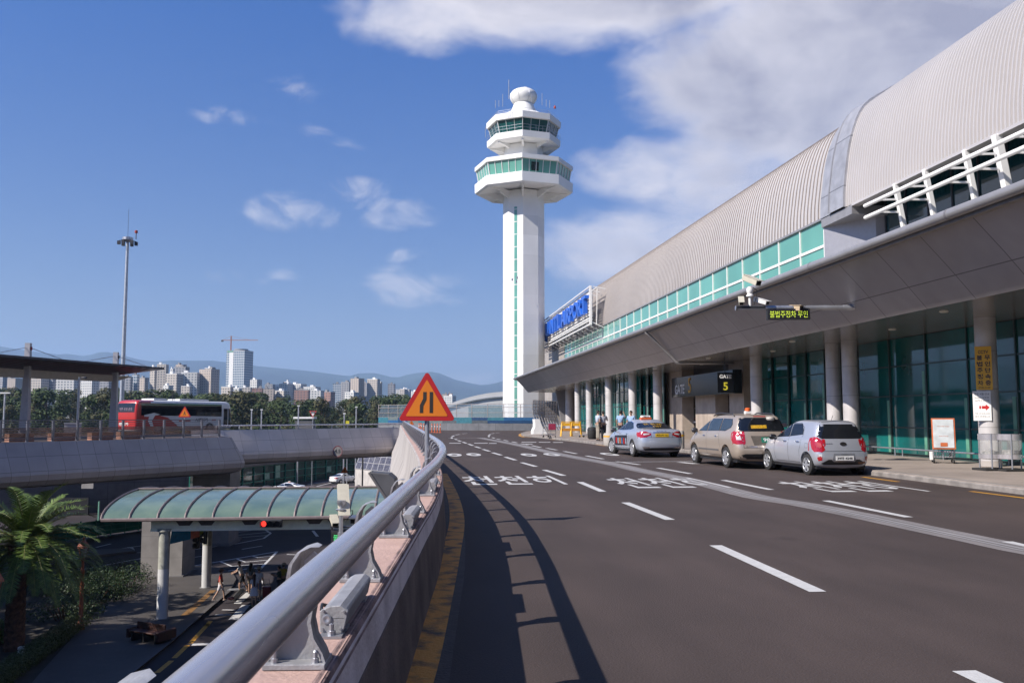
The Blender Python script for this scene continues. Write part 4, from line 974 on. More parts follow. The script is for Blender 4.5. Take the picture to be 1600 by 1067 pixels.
gl2.sweep([Vector((p.x, p.y, 0)) for p in wl], scp)
gl2.build('glazing', mat('screen_glass', (.20, .26, .33), .1, var=.1, alpha=.38), ws)
for i, p in enumerate(wl):
    for (a, c) in zip(scp, scp[1:]): fr.bar((p.x, p.y - a[0], a[1]), (p.x, p.y - c[0], c[1]), .07, .07)
for (o_, z) in scp: 
    for a, c in zip(wl, wl[1:]): fr.bar((a.x, a.y - o_, z), (c.x, c.y - o_, z), .045, .045)
fr.build('frame', mat('screen_frame', (.42, .38, .36), .45, .3), ws)
ss = thing('slanted_screen', 'tall leaning steel and glass screen beside the end of the terminal', 'screen', tuple(DP(855, 95)))
q = [DD(833, 625, 92), DD(870, 627, 93), DD(879, 672, 93), DD(842, 672, 92)]
m = MB(); NN = 9; MM = 9
def sq(u, v): 
    a = q[0].lerp(q[1], u); c = q[3].lerp(q[2], u); b_ = .9 * math.sin(math.pi * v) * .6
    return a.lerp(c, v) + Vector((-b_ * .4, b_, 0))
for i in range(NN + 1):
    for k in range(MM): m.bar(sq(i / NN, k / MM), sq(i / NN, (k + 1) / MM), .045, .045); m.bar(sq(k / MM, i / NN), sq((k + 1) / MM, i / NN), .045, .045)
m.build('frame', mat('pale_frame', (.62, .58, .56), .4, .3), ss)
MB().grid([[sq(i / 8, k / 8) + Vector((0, .08, 0)) for k in range(9)] for i in range(9)]).build('glazing', mat('blue_glass', (.22, .34, .58), .12, var=.3, sc=.6, alpha=.6), ss)
ws2 = thing('white_barrier', 'white sculpted concrete barrier end at the tip of the pavement', 'barrier', tuple(G(841, 680)))
p = G(843, 680.5); rows = []
for z, w in ((0, 1.3), (.4, 1.1), (.7, .7), (1.0, .55), (1.35, .5)): rows.append([Vector((p.x + a * w / 2 - .2 * z, p.y + c * .6, z + .01)) for a, c in ((-1, -1), (1, -1), (1, 1), (-1, 1))])
m = MB().grid(rows, closed=True); m.add(rows[-1], [(0, 1, 2, 3)]); m.build('body', white, ws2, bevel=.05)
# orange delineator posts
d0_ = None
for px, d in ((655.5, 92), (659.5, 91), (663, 90), (667, 89), (671, 88), (675.5, 87.2), (680, 86.5), (684, 86), (688.5, 85.5), (657.5, 98)):
    p = DP(px, d)
    if d0_ is None:
        d0_ = thing('delineator_post', 'leftmost orange delineator post in the row on the far bend', 'bollard', tuple(p), 0, 'orange delineator posts on the far bend')
        MB().lathe([(.15, 0), (.15, .03), (.05, .05), (.045, .85), (.03, .88), (0, .88)], tuple(p), 10).build('post', mat('delineator_orange', (.75, .16, .05), .5), d0_, smooth=40)
        MB().lathe([(.048, .55), (.048, .65)], tuple(p), 10).build('band', white, d0_)
    else: dup(d0_, tuple(p), 0, '%s orange delineator post from the left in the row on the far bend' % {655.5: 'first', 659.5: 'third', 663: 'fourth', 667: 'fifth', 671: 'sixth', 675.5: 'seventh', 680: 'eighth', 684: 'ninth', 688.5: 'rightmost', 657.5: 'second'}[px])
# main warning sign
def tri(r, ro=.035, n=5):
    pts = []
    for k in range(3):
        a = math.pi / 2 + k * 2 * math.pi / 3; cx, cy = (r - 2 * ro) * math.cos(a), (r - 2 * ro) * math.sin(a)
        for j in range(n + 1): t = a - math.pi / 3 + j / n * 2 * math.pi / 3; pts.append((cx + ro * math.cos(t), cy + ro * math.sin(t)))
    return pts
redsign = mat('sign_red', (.52, .015, .018), .4, var=.04); amber = mat('sign_orange', (.80, .22, .008), .45, var=.03, sc=2)
def warn(px, ytop, ybot, d, lab, zbase, yaw=-YAW, sym='narrow', polew=.035, yawoff=0, pole=True):
    wpx = (ybot - ytop); s = wpx / FPX * d / .866   # side length
    r = s / math.sqrt(3) * 1.02; c = DD(px, ytop + (ybot - ytop) * 2 / 3, d)
    o = thing('warning_sign', lab, 'road sign', (c.x, c.y, zbase), yaw + yawoff)
    nrm = Matrix.Rotation(yaw + yawoff, 3, 'Z') @ Vector((1, 0, 0)); M = frame(c, nrm, (0, 0, 1))
    def put(pts, z, t, nm, m_):
        b_ = MB().ext(pts, Matrix.Identity(4), t); b_.v = [tuple(M @ (Vector(v) + Vector((0, 0, z)))) for v in b_.v]; return b_.build(nm, m_, o)
    put(tri(r), 0, .004 + .01 * s, 'red_border', redsign); put(tri(r * 1.012, .04 * s + .004), -.012 * s - .002, .012 * s, 'backing', steel_d)
    put(tri(r * .735, .012), .0065 * s + .003, .004, 'orange_panel', amber)
    k = s / .92
    def sym_put(pts): put([(x * k, y * k) for x, y in pts], .0065 * s + .0065, .003, 'symbol', mat('sign_black', (.03, .025, .02), .5))
    if sym == 'narrow':
        sym_put([(.045, -.145), (.100, -.145), (.100, .195), (.045, .195)])
        sym_put([(-.115, -.145), (-.06, -.145), (-.058, -.035), (-.006, .07), (-.006, .195), (-.06, .195), (-.062, .085), (-.113, -.02)])
    elif sym == 'walk':
        sym_put([(-.02, .16), (.03, .16), (.04, .06), (.09, -.12), (.04, -.12), (.0, .0), (-.06, -.12), (-.1, -.12), (-.04, .04)])
    else: sym_put([(-.03, -.12), (.03, -.12), (.03, .0), (.09, .06), (.0, .19), (-.09, .06), (-.03, .0)])
    if pole: MB().tube([(c.x, c.y, zbase), (c.x, c.y, c.z - r * .3)], polew, 12).build('pole', steel_d, o, smooth=50)
    for v in o.children:
        if v.name.startswith('pole'): v.location.y += .06
    return o
warn(667, 580, 656.5, 12.9, 'large red-bordered orange triangle sign of a narrowing road on a pole by the near parapet', -.2)
warn(288.5, 634.5, 651.5, 66.0, 'small orange walking-person warning triangle in front of the red and white bus', 0.0, sym='walk')
warn(643, 656.5, 663.5, 52, 'tiny orange triangle sign seen just left of the large sign pole base', .0, sym='x')
warn(538.5, 728.5, 738.5, 100, 'orange triangle warning sign on a tall pole beside the white car on the lower road', ZL, sym='x')
# dark floodlight wedge outside the near parapet
fo = thing('floodlight', 'dark grey wedge-shaped floodlight mounted outside the near parapet', 'light', tuple(DD(600, 760, 12)))
c = DD(602, 756, 12.0); prof = [(-.19, .155), (-.165, .17), (.07, .15), (.15, .08), (.165, -.06), (.06, -.18), (.02, -.17)]
M = frame(c, cR, (0, 0, 1)); b_ = MB().ext(prof, Matrix.Identity(4), .30); b_.v = [tuple(M @ Vector(v)) for v in b_.v]; b_.build('housing', mat('flood_grey', (.10, .10, .11), .55, .2), fo, bevel=.02)
gl_ = MB().bar(M @ Vector((-.20, .165, 0)), M @ Vector((.035, -.185, 0)), .33, .03, up=(0, 0, 1)); gl_.build('lens_frame', mat('flood_rim', (.17, .16, .16), .4, .3), fo)
MB().tube([M @ Vector((.05, -.1, 0)), M @ Vector((.25, -.30, -.1)), M @ Vector((.5, -.4, -.1))], .035, 8).build('bracket', steel_d, fo)
# ================================================================== VEHICLES
def interp(t, P):
    if t <= P[0][0]: return P[0][1]
    for (a, za), (b, zb_) in zip(P, P[1:]):
        if t <= b: return za + (zb_ - za) * (t - a) / (b - a)
    return P[-1][1]
def carbody(layers, arches, aw=.22, sub=1):
    rows = []
    for (zf, yr, yf, w, cr, cf, br_, bf) in layers:
        h = []
        for i in range(5): x = (w - cr[0]) * i / 5; h.append((x, yr + br_ * (x / w) ** 2))
        ycr = yr + br_ * ((w - cr[0]) / w) ** 2
        for i in range(5): a = math.pi / 2 * i / 4.6; h.append((w - cr[0] + cr[0] * math.sin(a), ycr + cr[1] * (1 - math.cos(a))))
        ys, ye = ycr + cr[1], yf - bf - cf[1]
        for i in range(1, 18): t = i / 18; h.append((w, ys + (ye - ys) * t))
        for i in range(5): a = math.pi / 2 * (1 - i / 4.6); h.append((w - cf[0] + cf[0] * math.sin(a), ye + cf[1] * math.cos(a)))
        for i in range(5): x = (w - cf[0]) * (1 - i / 4.0); h.append((x, yf - bf * (x / w) ** 2))
        full = [(x, y) for x, y in h] + [(-x, y) for x, y in h[::-1] if x > 1e-6]
        full = full[:-1] if abs(full[-1][0]) < 1e-6 else full
        rows.append([Vector((x, y, interp(y, zf) if isinstance(zf, list) else zf)) for x, y in full])
    m = MB(); m.grid(rows, closed=True); n = len(rows[0]); nh = len(h)
    def cap(base, flip):
        # strips between mirrored points; point 0 and point nh-1 lie on the centre line
        for i in range(nh - 1):
            a, b = i, i + 1; c, d = (n - b) % n, (n - a) % n
            if a == 0: f = [a, b, c]
            elif b == nh - 1: f = [a, b, d]
            else: f = [a, b, c, d]
            f = [base + q for q in f]; m.f.append(f[::-1] if flip else f); m.m.append(0); m.uv.append(None)
    cap(0, True); cap((len(rows) - 1) * n, False)
    me = bpy.data.meshes.new('b'); me.from_pydata([tuple(v) for v in m.v], [], m.f)
    bm = bmesh.new(); bm.from_mesh(me); bmesh.ops.recalc_face_normals(bm, faces=bm.faces); bm.to_mesh(me); bm.free()
    o = bpy.data.objects.new('b', me); COL.objects.link(o)
    sm = o.modifiers.new('s', 'SUBSURF'); sm.levels = sub; sm.render_levels = sub
    cut = MB()
    for (y, r, w) in arches:
        for sx in (-1, 1): cut.lathe([(r, -aw / 2), (r, aw / 2)], (sx * (w - aw / 2 + .06), y, r * .92), 32, axis='X')
    cm = bpy.data.meshes.new('c'); cm.from_pydata([tuple(v) for v in cut.v], [], cut.f)
    bm = bmesh.new(); bm.from_mesh(cm); bmesh.ops.recalc_face_normals(bm, faces=bm.faces); bm.to_mesh(cm); bm.free()
    dm1 = bpy.data.materials.new('_a'); me.materials.append(dm1); me.materials.append(black); cm.materials.append(dm1); cm.materials.append(black); cm.polygons.foreach_set('material_index', [1] * len(cm.polygons))
    co = bpy.data.objects.new('c', cm); COL.objects.link(co)
    bo = o.modifiers.new('b', 'BOOLEAN'); bo.operation = 'DIFFERENCE'; bo.object = co; bo.solver = 'EXACT'; bo.material_mode = 'INDEX'
    bpy.context.view_layer.update(); dg = bpy.context.evaluated_depsgraph_get()
    out = bpy.data.meshes.new_from_object(o.evaluated_get(dg))
    bo.show_viewport = False; bpy.context.view_layer.update(); dg = bpy.context.evaluated_depsgraph_get()
    full_ = o.evaluated_get(dg).to_mesh(); bvh = BVHTree.FromPolygons([v.co.copy() for v in full_.vertices], [tuple(p.vertices) for p in full_.polygons])
    bpy.data.objects.remove(o); bpy.data.objects.remove(co)
    return out, bvh
def body_obj(name, me, paint, par):
    me.materials.clear(); me.materials.append(paint); me.materials.append(black)
    me.polygons.foreach_set('use_smooth', [True] * len(me.polygons)); me.set_sharp_from_angle(angle=R_(38))
    o = bpy.data.objects.new(name, me); COL.objects.link(o); o.parent = par; return o
def decal(bvh, pts, side, off_=.004, cuts=3, outset=0.0, tris=None):
    """side: 'L','R' pts=(y,z); 'B' rear, 'F' front pts=(x,z); 'T' pts=(x,y)"""
    mp = {'L': (lambda a, b: Vector((-3, a, b)), Vector((1, 0, 0))), 'R': (lambda a, b: Vector((3, a, b)), Vector((-1, 0, 0))), 'B': (lambda a, b: Vector((a, -9, b)), Vector((0, 1, 0))),
          'F': (lambda a, b: Vector((a, 9, b)), Vector((0, -1, 0))), 'T': (lambda a, b: Vector((a, b, 6)), Vector((0, 0, -1)))}[side]
    if outset:
        cx = sum(p[0] for p in pts) / len(pts); cy = sum(p[1] for p in pts) / len(pts); q = []
        for (x, y) in pts: l = math.hypot(x - cx, y - cy) or 1; q.append((x + (x - cx) / l * outset, y + (y - cy) / l * outset))
        pts = q
    cx_ = sum(p[0] for p in pts) / len(pts); cy_ = sum(p[1] for p in pts) / len(pts)
    bm = bmesh.new()
    if tris: 
        vs_ = [bm.verts.new((p[0], p[1], 0)) for p in pts]
        for t in tris:
            try: bm.faces.new([vs_[i] for i in t])
            except ValueError: pass
    else:
        bm.faces.new([bm.verts.new((x, y, 0)) for x, y in pts])
    bmesh.ops.triangulate(bm, faces=bm.faces[:])
    for _ in range(cuts):
        es = [e for e in bm.edges if e.calc_length() > .10]
        if not es: break
        bmesh.ops.subdivide_edges(bm, edges=es, cuts=1); bmesh.ops.triangulate(bm, faces=[f for f in bm.faces if len(f.verts) > 3])
    bm.verts.index_update(); V = []
    ax_i = 0 if side in 'LR' else (1 if side in 'BF' else 2); lim = {'L': .30, 'R': .30, 'B': .40, 'F': 1.6, 'T': 9}[side]
    ref = bvh.ray_cast(mp[0](0, cy_), mp[1]) if side in 'LRBF' else (None,)
    def cast(o_):
        h_ = bvh.ray_cast(o_, mp[1])
        if h_[0] is not None and ref[0] is not None and abs(h_[0][ax_i] - ref[0][ax_i]) > lim: return (None, None)
        return h_
    for v in bm.verts:
        o = mp[0](v.co.x, v.co.y); h = cast(o)
        if h[0] is None:       # outside the outline: slide towards the patch centre until the body is met
            lo, hi = 0.0, 1.0
            for _ in range(9):
                md = (lo + hi) / 2; q_ = cast(mp[0](v.co.x + (cx_ - v.co.x) * md, v.co.y + (cy_ - v.co.y) * md))
                if q_[0] is None: lo = md
                else: hi = md; h = q_
            if h[0] is None: h = (o, -mp[1])
        nr = h[1] if h[1].dot(mp[1]) < 0 else -h[1]; V.append(h[0] + nr * off_)
    F = []
    for f in bm.faces:
        f_ = [v.index for v in f.verts]; nn = (V[f_[1]] - V[f_[0]]).cross(V[f_[2]] - V[f_[0]])
        F.append(f_ if nn.dot(mp[1]) < 0 else f_[::-1])
    bm.free(); return MB().add(V, F)
def line_pts(P, w):
    L = []; Rr = []
    for i, p in enumerate(P):
        a = Vector(P[max(0, i - 1)]); b = Vector(P[min(len(P) - 1, i + 1)]); t = (b - a).normalized(); n = Vector((-t.y, t.x)); L.append(tuple(Vector(p) + n * w / 2)); Rr.append(tuple(Vector(p) - n * w / 2))
    return L + Rr[::-1]
def seam(bvh, P, side, w=.012): return decal(bvh, line_pts(P, w), side, .0015, 4)
def dtext(bvh, s, cx, cz, w, h, side, off_=.006, bold=.01):
    V, F = text_mesh(s, 1, 0, bold); xs = [v.x for v in V]; ys = [v.y for v in V]; mx, my = (max(xs) + min(xs)) / 2, (max(ys) + min(ys)) / 2; kx, ky = w / (max(xs) - min(xs)), h / (max(ys) - min(ys))
    sg_ = -1 if side in ('L', 'F') else 1
    P = [(cx + sg_ * (v.x - mx) * kx, cz + (v.y - my) * ky) for v in V]
    return decal(bvh, P, side, off_, 0, 0, F)
def wheel(par, x, y, r, w=.19, rim=None, spokes=7, steer=0):
    rim = rim or mat('alloy', (.62, .62, .64), .3, .7, var=.04); s_ = 1 if x > 0 else -1
    o = thing_part('wheel', par, (x, y, r), steer)
    t = MB().lathe([(r * .66, -w / 2), (r * .9, -w / 2), (r * .985, -w * .40), (r, -w * .25), (r, w * .25), (r * .985, w * .40), (r * .9, w / 2), (r * .66, w / 2)], (0, 0, 0), 32, axis='X', caps=False)
    q = t.build('tyre', rubber, o, smooth=40, world=False)
    m = MB().lathe([(r * .68, s_ * w * .47), (r * .70, s_ * w * .5), (r * .62, s_ * w * .42), (r * .60, s_ * w * .1), (0, s_ * w * .1)], (0, 0, 0), 28, axis='X', caps=False)
    m.build('rim_barrel', mat('rim_dark', (.05, .05, .055), .5, .5), o, smooth=30, world=False)
    m = MB(); m.lathe([(r * .69, s_ * w * .46), (r * .66, s_ * w * .52), (r * .60, s_ * w * .44)], (0, 0, 0), 28, axis='X', caps=False)
    for k in range(spokes):
        a = 2 * math.pi * k / spokes; m.bar((s_ * w * .47, 0, 0), (s_ * w * .46, r * .65 * math.cos(a), r * .65 * math.sin(a)), r * .20, .03, up=(1, 0, 0))
    m.lathe([(r * .16, s_ * w * .40), (r * .16, s_ * w * .52), (0, s_ * w * .55)], (0, 0, 0), 16, axis='X')
    m.build('rim', rim, o, world=False)
    return o
def thing_part(name, par, loc, rz=0):
    o = bpy.data.objects.new(name, None); COL.objects.link(o); o.parent = par; o.matrix_basis = Matrix.Translation(loc) @ Matrix.Rotation(rz, 4, 'Z'); return o
def paint(name, col, rough=.28, metal=.75, coat=.6): return mat(name, col, rough, metal, var=.015, sc=.6, coat=coat)
tl_red = mat('tail_red', (.45, .008, .012), .12, var=.06, coat=.8, spec=.8); tl_white = mat('tail_clear', (.70, .68, .68), .1, var=.05, coat=.6)
chrome = mat('chrome', (.75, .75, .77), .12, 1.0, var=.02)
trimb = mat('trim_black', (.018, .018, .02), .35, var=.05)
def mirror(par, x, y, z, pm, s=1):
    m = MB(); rows = []; s_ = 1 if x > 0 else -1
    for dx, k in ((0, .55), (.05, .9), (.13, 1), (.19, .8), (.21, .4)): rows.append([Vector((x + s_ * dx * s, y + .06 * math.cos(a) * k * s + .01, z + .085 * math.sin(a) * k * s)) for a in [i * math.pi / 5 for i in range(10)]])
    m.grid(rows, closed=True); m.add(rows[-1], [tuple(range(10))]); m.add(rows[0], [tuple(range(10))]); q = m.build('wing_mirror', pm, par, smooth=50, world=False)
    MB().bar((x - s_ * .06, y, z - .05), (x + s_ * .06, y, z - .04), .05, .04).build('mirror_foot', trimb, q, world=False); return q
def handle(par, bvh, side, y, z, m): 
    h = bvh.ray_cast(Vector((-3 if side == 'L' else 3, y, z)), Vector((1 if side == 'L' else -1, 0, 0)))
    if h[0] is None: return
    x = h[0].x; s_ = -1 if side == 'L' else 1
    return MB().tube([(x + s_ * .002, y - .09, z), (x + s_ * .03, y - .07, z), (x + s_ * .035, y, z), (x + s_ * .03, y + .07, z), (x + s_ * .002, y + .09, z)], .014, 8)
def mirrored(P): return [(-a, b) for a, b in P][::-1]
def D(bvh, par, name, pts, side, m, off_=.004, cuts=3, outset=0): return decal(bvh, pts, side, off_, cuts, outset).build(name, m, par, smooth=True, world=False)
# ---- hatchback
def hatchback():
    o = thing('hatchback_car', 'silver small five-door hatchback with dark rear window parked nearest the camera', 'car', (11.34, 24.55, 0), R_(3.5))
    pt = paint('silver_paint', (.54, .56, .62), metal=.55)
    w = .80
    Ls = [(.20, -1.66, 1.66, .66, (.2, .2), (.25, .3), .05, .1), (.27, -1.74, 1.74, .755, (.22, .2), (.3, .35), .06, .12), (.42, -1.785, 1.79, .79, (.24, .22), (.32, .42), .07, .13), (.56, -1.79, 1.80, .80, (.24, .22), (.32, .42), .07, .13),
          ([(-1.8, .72), (1.8, .66)], -1.755, 1.76, .80, (.22, .24), (.32, .42), .08, .13), ([(-1.8, .88), (.5, .84), (1.8, .74)], -1.72, 1.68, .79, (.20, .24), (.30, .42), .08, .12),
          ([(-1.8, 1.00), (.6, .93), (1.7, .80)], -1.68, 1.56, .765, (.18, .24), (.30, .42), .08, .1), ([(-1.8, 1.04), (.9, .975), (1.6, .87)], -1.665, 1.30, .74, (.17, .24), (.3, .4), .08, .08),
          ([(-1.8, 1.07), (.9, .99)], -1.65, .98, .715, (.16, .24), (.3, .34), .08, .06), ([(-1.8, 1.22), (.9, 1.15)], -1.60, .64, .67, (.15, .24), (.26, .3), .08, .06), ([(-1.6, 1.36), (.9, 1.31)], -1.54, .28, .61, (.14, .22), (.22, .24), .07, .05),
          ([(-1.6, 1.44), (.0, 1.41)], -1.46, .05, .56, (.14, .2), (.2, .2), .06, .05), ([(-1.5, 1.468), (-.5, 1.485), (.2, 1.45)], -1.36, -.08, .49, (.14, .18), (.18, .18), .05, .04), ([(-1.5, 1.475), (-.5, 1.50), (.2, 1.465)], -1.22, -.22, .36, (.12, .15), (.15, .15), .04, .03)]
    me, bv = carbody(Ls, [(-1.19, .335, .80), (1.19, .335, .80)])
    b_ = body_obj('body', me, pt, o)
    for s_ in 'LR':
        for nm, P in (('window', [(.62, 1.00), (-.10, 1.035), (-.10, 1.36), (.18, 1.335), (.42, 1.20)]), ('window', [(-.18, 1.04), (-.86, 1.10), (-.84, 1.22), (-.66, 1.37), (-.18, 1.375)])):
            q = D(bv, o, nm, P, s_, carglass, .005); decal(bv, P, s_, .003, 3, .022).build('window_trim', trimb, q, smooth=True, world=False)
        sm_ = MB()
        for P in ([(.66, .99), (.70, .62), (.62, .33)], [(-.14, 1.38), (-.14, .9), (-.16, .34)], [(-.90, 1.10), (-.86, .80), (-.80, .66), (-.80, .5)], [(.62, .335), (-.78, .335)], [(.67, .99), (.30, 1.34), (.05, 1.40), (-.6, 1.40), (-.86, 1.28), (-.91, 1.1)]):
            q = seam(bv, P, s_); sm_.add(q.v, q.f)
        sm_.build('door_seam', trimb, o, world=False)
        for y in (.05, -.72): handle(o, bv, s_, y, .90, chrome).build('door_handle', chrome, o, smooth=True, world=False)
        P = [(-1.68, 1.00), (-1.50, 1.04), (-1.40, 1.0), (-1.42, .88), (-1.50, .72), (-1.60, .64), (-1.72, .64)]; q = D(bv, o, 'tail_light', P, s_, tl_red, .006)
    B = [(-.60, 1.345), (.60, 1.345), (.66, 1.16), (.675, 1.04), (.55, .99), (-.55, .99), (-.675, 1.04), (-.66, 1.16)]
    B = [(-.52, 1.37), (.52, 1.37), (.60, 1.20), (.64, 1.04), (.52, 1.0), (-.52, 1.0), (-.64, 1.04), (-.60, 1.20)]
    q = D(bv, o, 'rear_window', B, 'B', carglass, .006); decal(bv, B, 'B', .003, 3, .03).build('window_trim', trimb, q, smooth=True, world=False)
    for s_ in (1, -1):
        P = [(s_ * x, z) for x, z in ((.80, 1.02), (.66, 1.03), (.60, .98), (.57, .84), (.52, .70), (.62, .63), (.80, .66))]
        if s_ < 0: P = P[::-1]
        q = D(bv, o, 'tail_light', P, 'B', tl_red, .006)
        P2 = [(s_ * x, z) for x, z in ((.70, .90), (.62, .88), (.60, .78), (.66, .74), (.72, .78))]; decal(bv, P2 if s_ > 0 else P2[::-1], 'B', .009).build('lamp_lens', mat('tail_pink', (.62, .10, .10), .15, coat=.6), q, smooth=True, world=False)
        P3 = [(s_ * x, z) for x, z in ((.70, .58), (.62, .58), (.62, .42), (.70, .40), (.73, .48))]; q3 = D(bv, o, 'reflector', P3 if s_ > 0 else P3[::-1], 'B', tl_red, .006)
        P4 = [(s_ * x, z) for x, z in ((.70, .58), (.62, .58), (.62, .51), (.71, .51))]; decal(bv, P4 if s_ > 0 else P4[::-1], 'B', .008).build('reflector_lens', tl_white, q3, world=False)
    D(bv, o, 'bumper_lower', [(-.64, .34), (-.56, .30), (.56, .30), (.64, .34), (.45, .44), (.36, .44), (.30, .38), (-.30, .38), (-.36, .44), (-.45, .44)], 'B', trimb, .004)
    D(bv, o, 'rust_patch', [(.40, .37), (.62, .385), (.64, .345), (.56, .315), (.42, .32)], 'B', mat('dull_orange', (.30, .12, .05), .5, var=.3, sc=20), .006)
    D(bv, o, 'plate_recess', [(-.34, .40), (.34, .40), (.30, .60), (-.30, .60)], 'B', mat('silver_shadow', (.30, .31, .34), .4, .6), .004)
    pl = MB().box((0, -1.80, .475), (.52, .012, .115)).build('number_plate', white, o, bevel=.004, world=False)
    t = MB(); text(t, '39마 4248', frame((0, -1.808, .475), (1, 0, 0), (0, 0, 1)), 1, bold=.03, fit=(.44, .075)); t.build('plate_text', trimb, pl, world=False)
    em = decal(bv, [(.10 * math.cos(a), .855 + .05 * math.sin(a)) for a in [i * math.pi / 10 for i in range(20)]], 'B', .012).build('emblem', chrome, o, world=False)
    decal(bv, [(.08 * math.cos(a), .855 + .035 * math.sin(a)) for a in [i * math.pi / 10 for i in range(20)]], 'B', .014).build('emblem_face', trimb, em, world=False)
    dtext(bv, 'KIA', 0, .855, .10, .03, 'B', .017).build('emblem_text', chrome, em, world=False)
    dtext(bv, 'MORNING', -.42, .86, .24, .03, 'B', .007).build('badge', chrome, o, world=False)
    sm_ = MB()
    for P in ([(-.58, .66), (.58, .66)], [(-.58, .66), (-.56, 1.0)], [(.58, .66), (.56, 1.0)], [(-.56, .92), (.56, .92)] ): 
        if P[0][1] == .92: continue
        q = seam(bv, P, 'B'); sm_.add(q.v, q.f)
    q = seam(bv, [(-.55, 1.43), (0, 1.46), (.55, 1.43)], 'B'); sm_.add(q.v, q.f); sm_.build('hatch_seam', trimb, o, world=False)
    D(bv, o, 'windscreen', [(-.58, 1.0), (.58, 1.0), (.50, 1.40), (-.50, 1.40)], 'F', carglass, .005)
    for s_ in (-1, 1): P = [(s_ * .74, .80), (s_ * .5, .84), (s_ * .48, .68), (s_ * .74, .64)]; D(bv, o, 'headlight', P if s_ > 0 else P[::-1], 'F', tl_white, .006)
    mirror(o, -.76, .62, 1.0, trimb); mirror(o, .76, .62, 1.0, trimb)
    MB().tube([(0, -1.15, 1.48), (0, -1.25, 1.62)], .006, 6).build('aerial', black, o, world=False)
    MB().bb(-.7, .7, -1.6, 1.6, .19, .24).build('underbody', black, o, world=False)
    rm = mat('hubcap', (.56, .57, .60), .35, .6)
    for x in (-.71, .71):
        for y in (-1.19, 1.19): wheel(o, x, y, .285, .175, rm, 6)
    # filler flap and sticker
    P = [(-1.28, .86), (-1.12, .86), (-1.12, .74), (-1.28, .74)]; q = seam(bv, P + [P[0]], 'L'); q.build('filler_flap', mat('seam_grey', (.2, .2, .22), .5), o, world=False)
    return o
hb = hatchback()
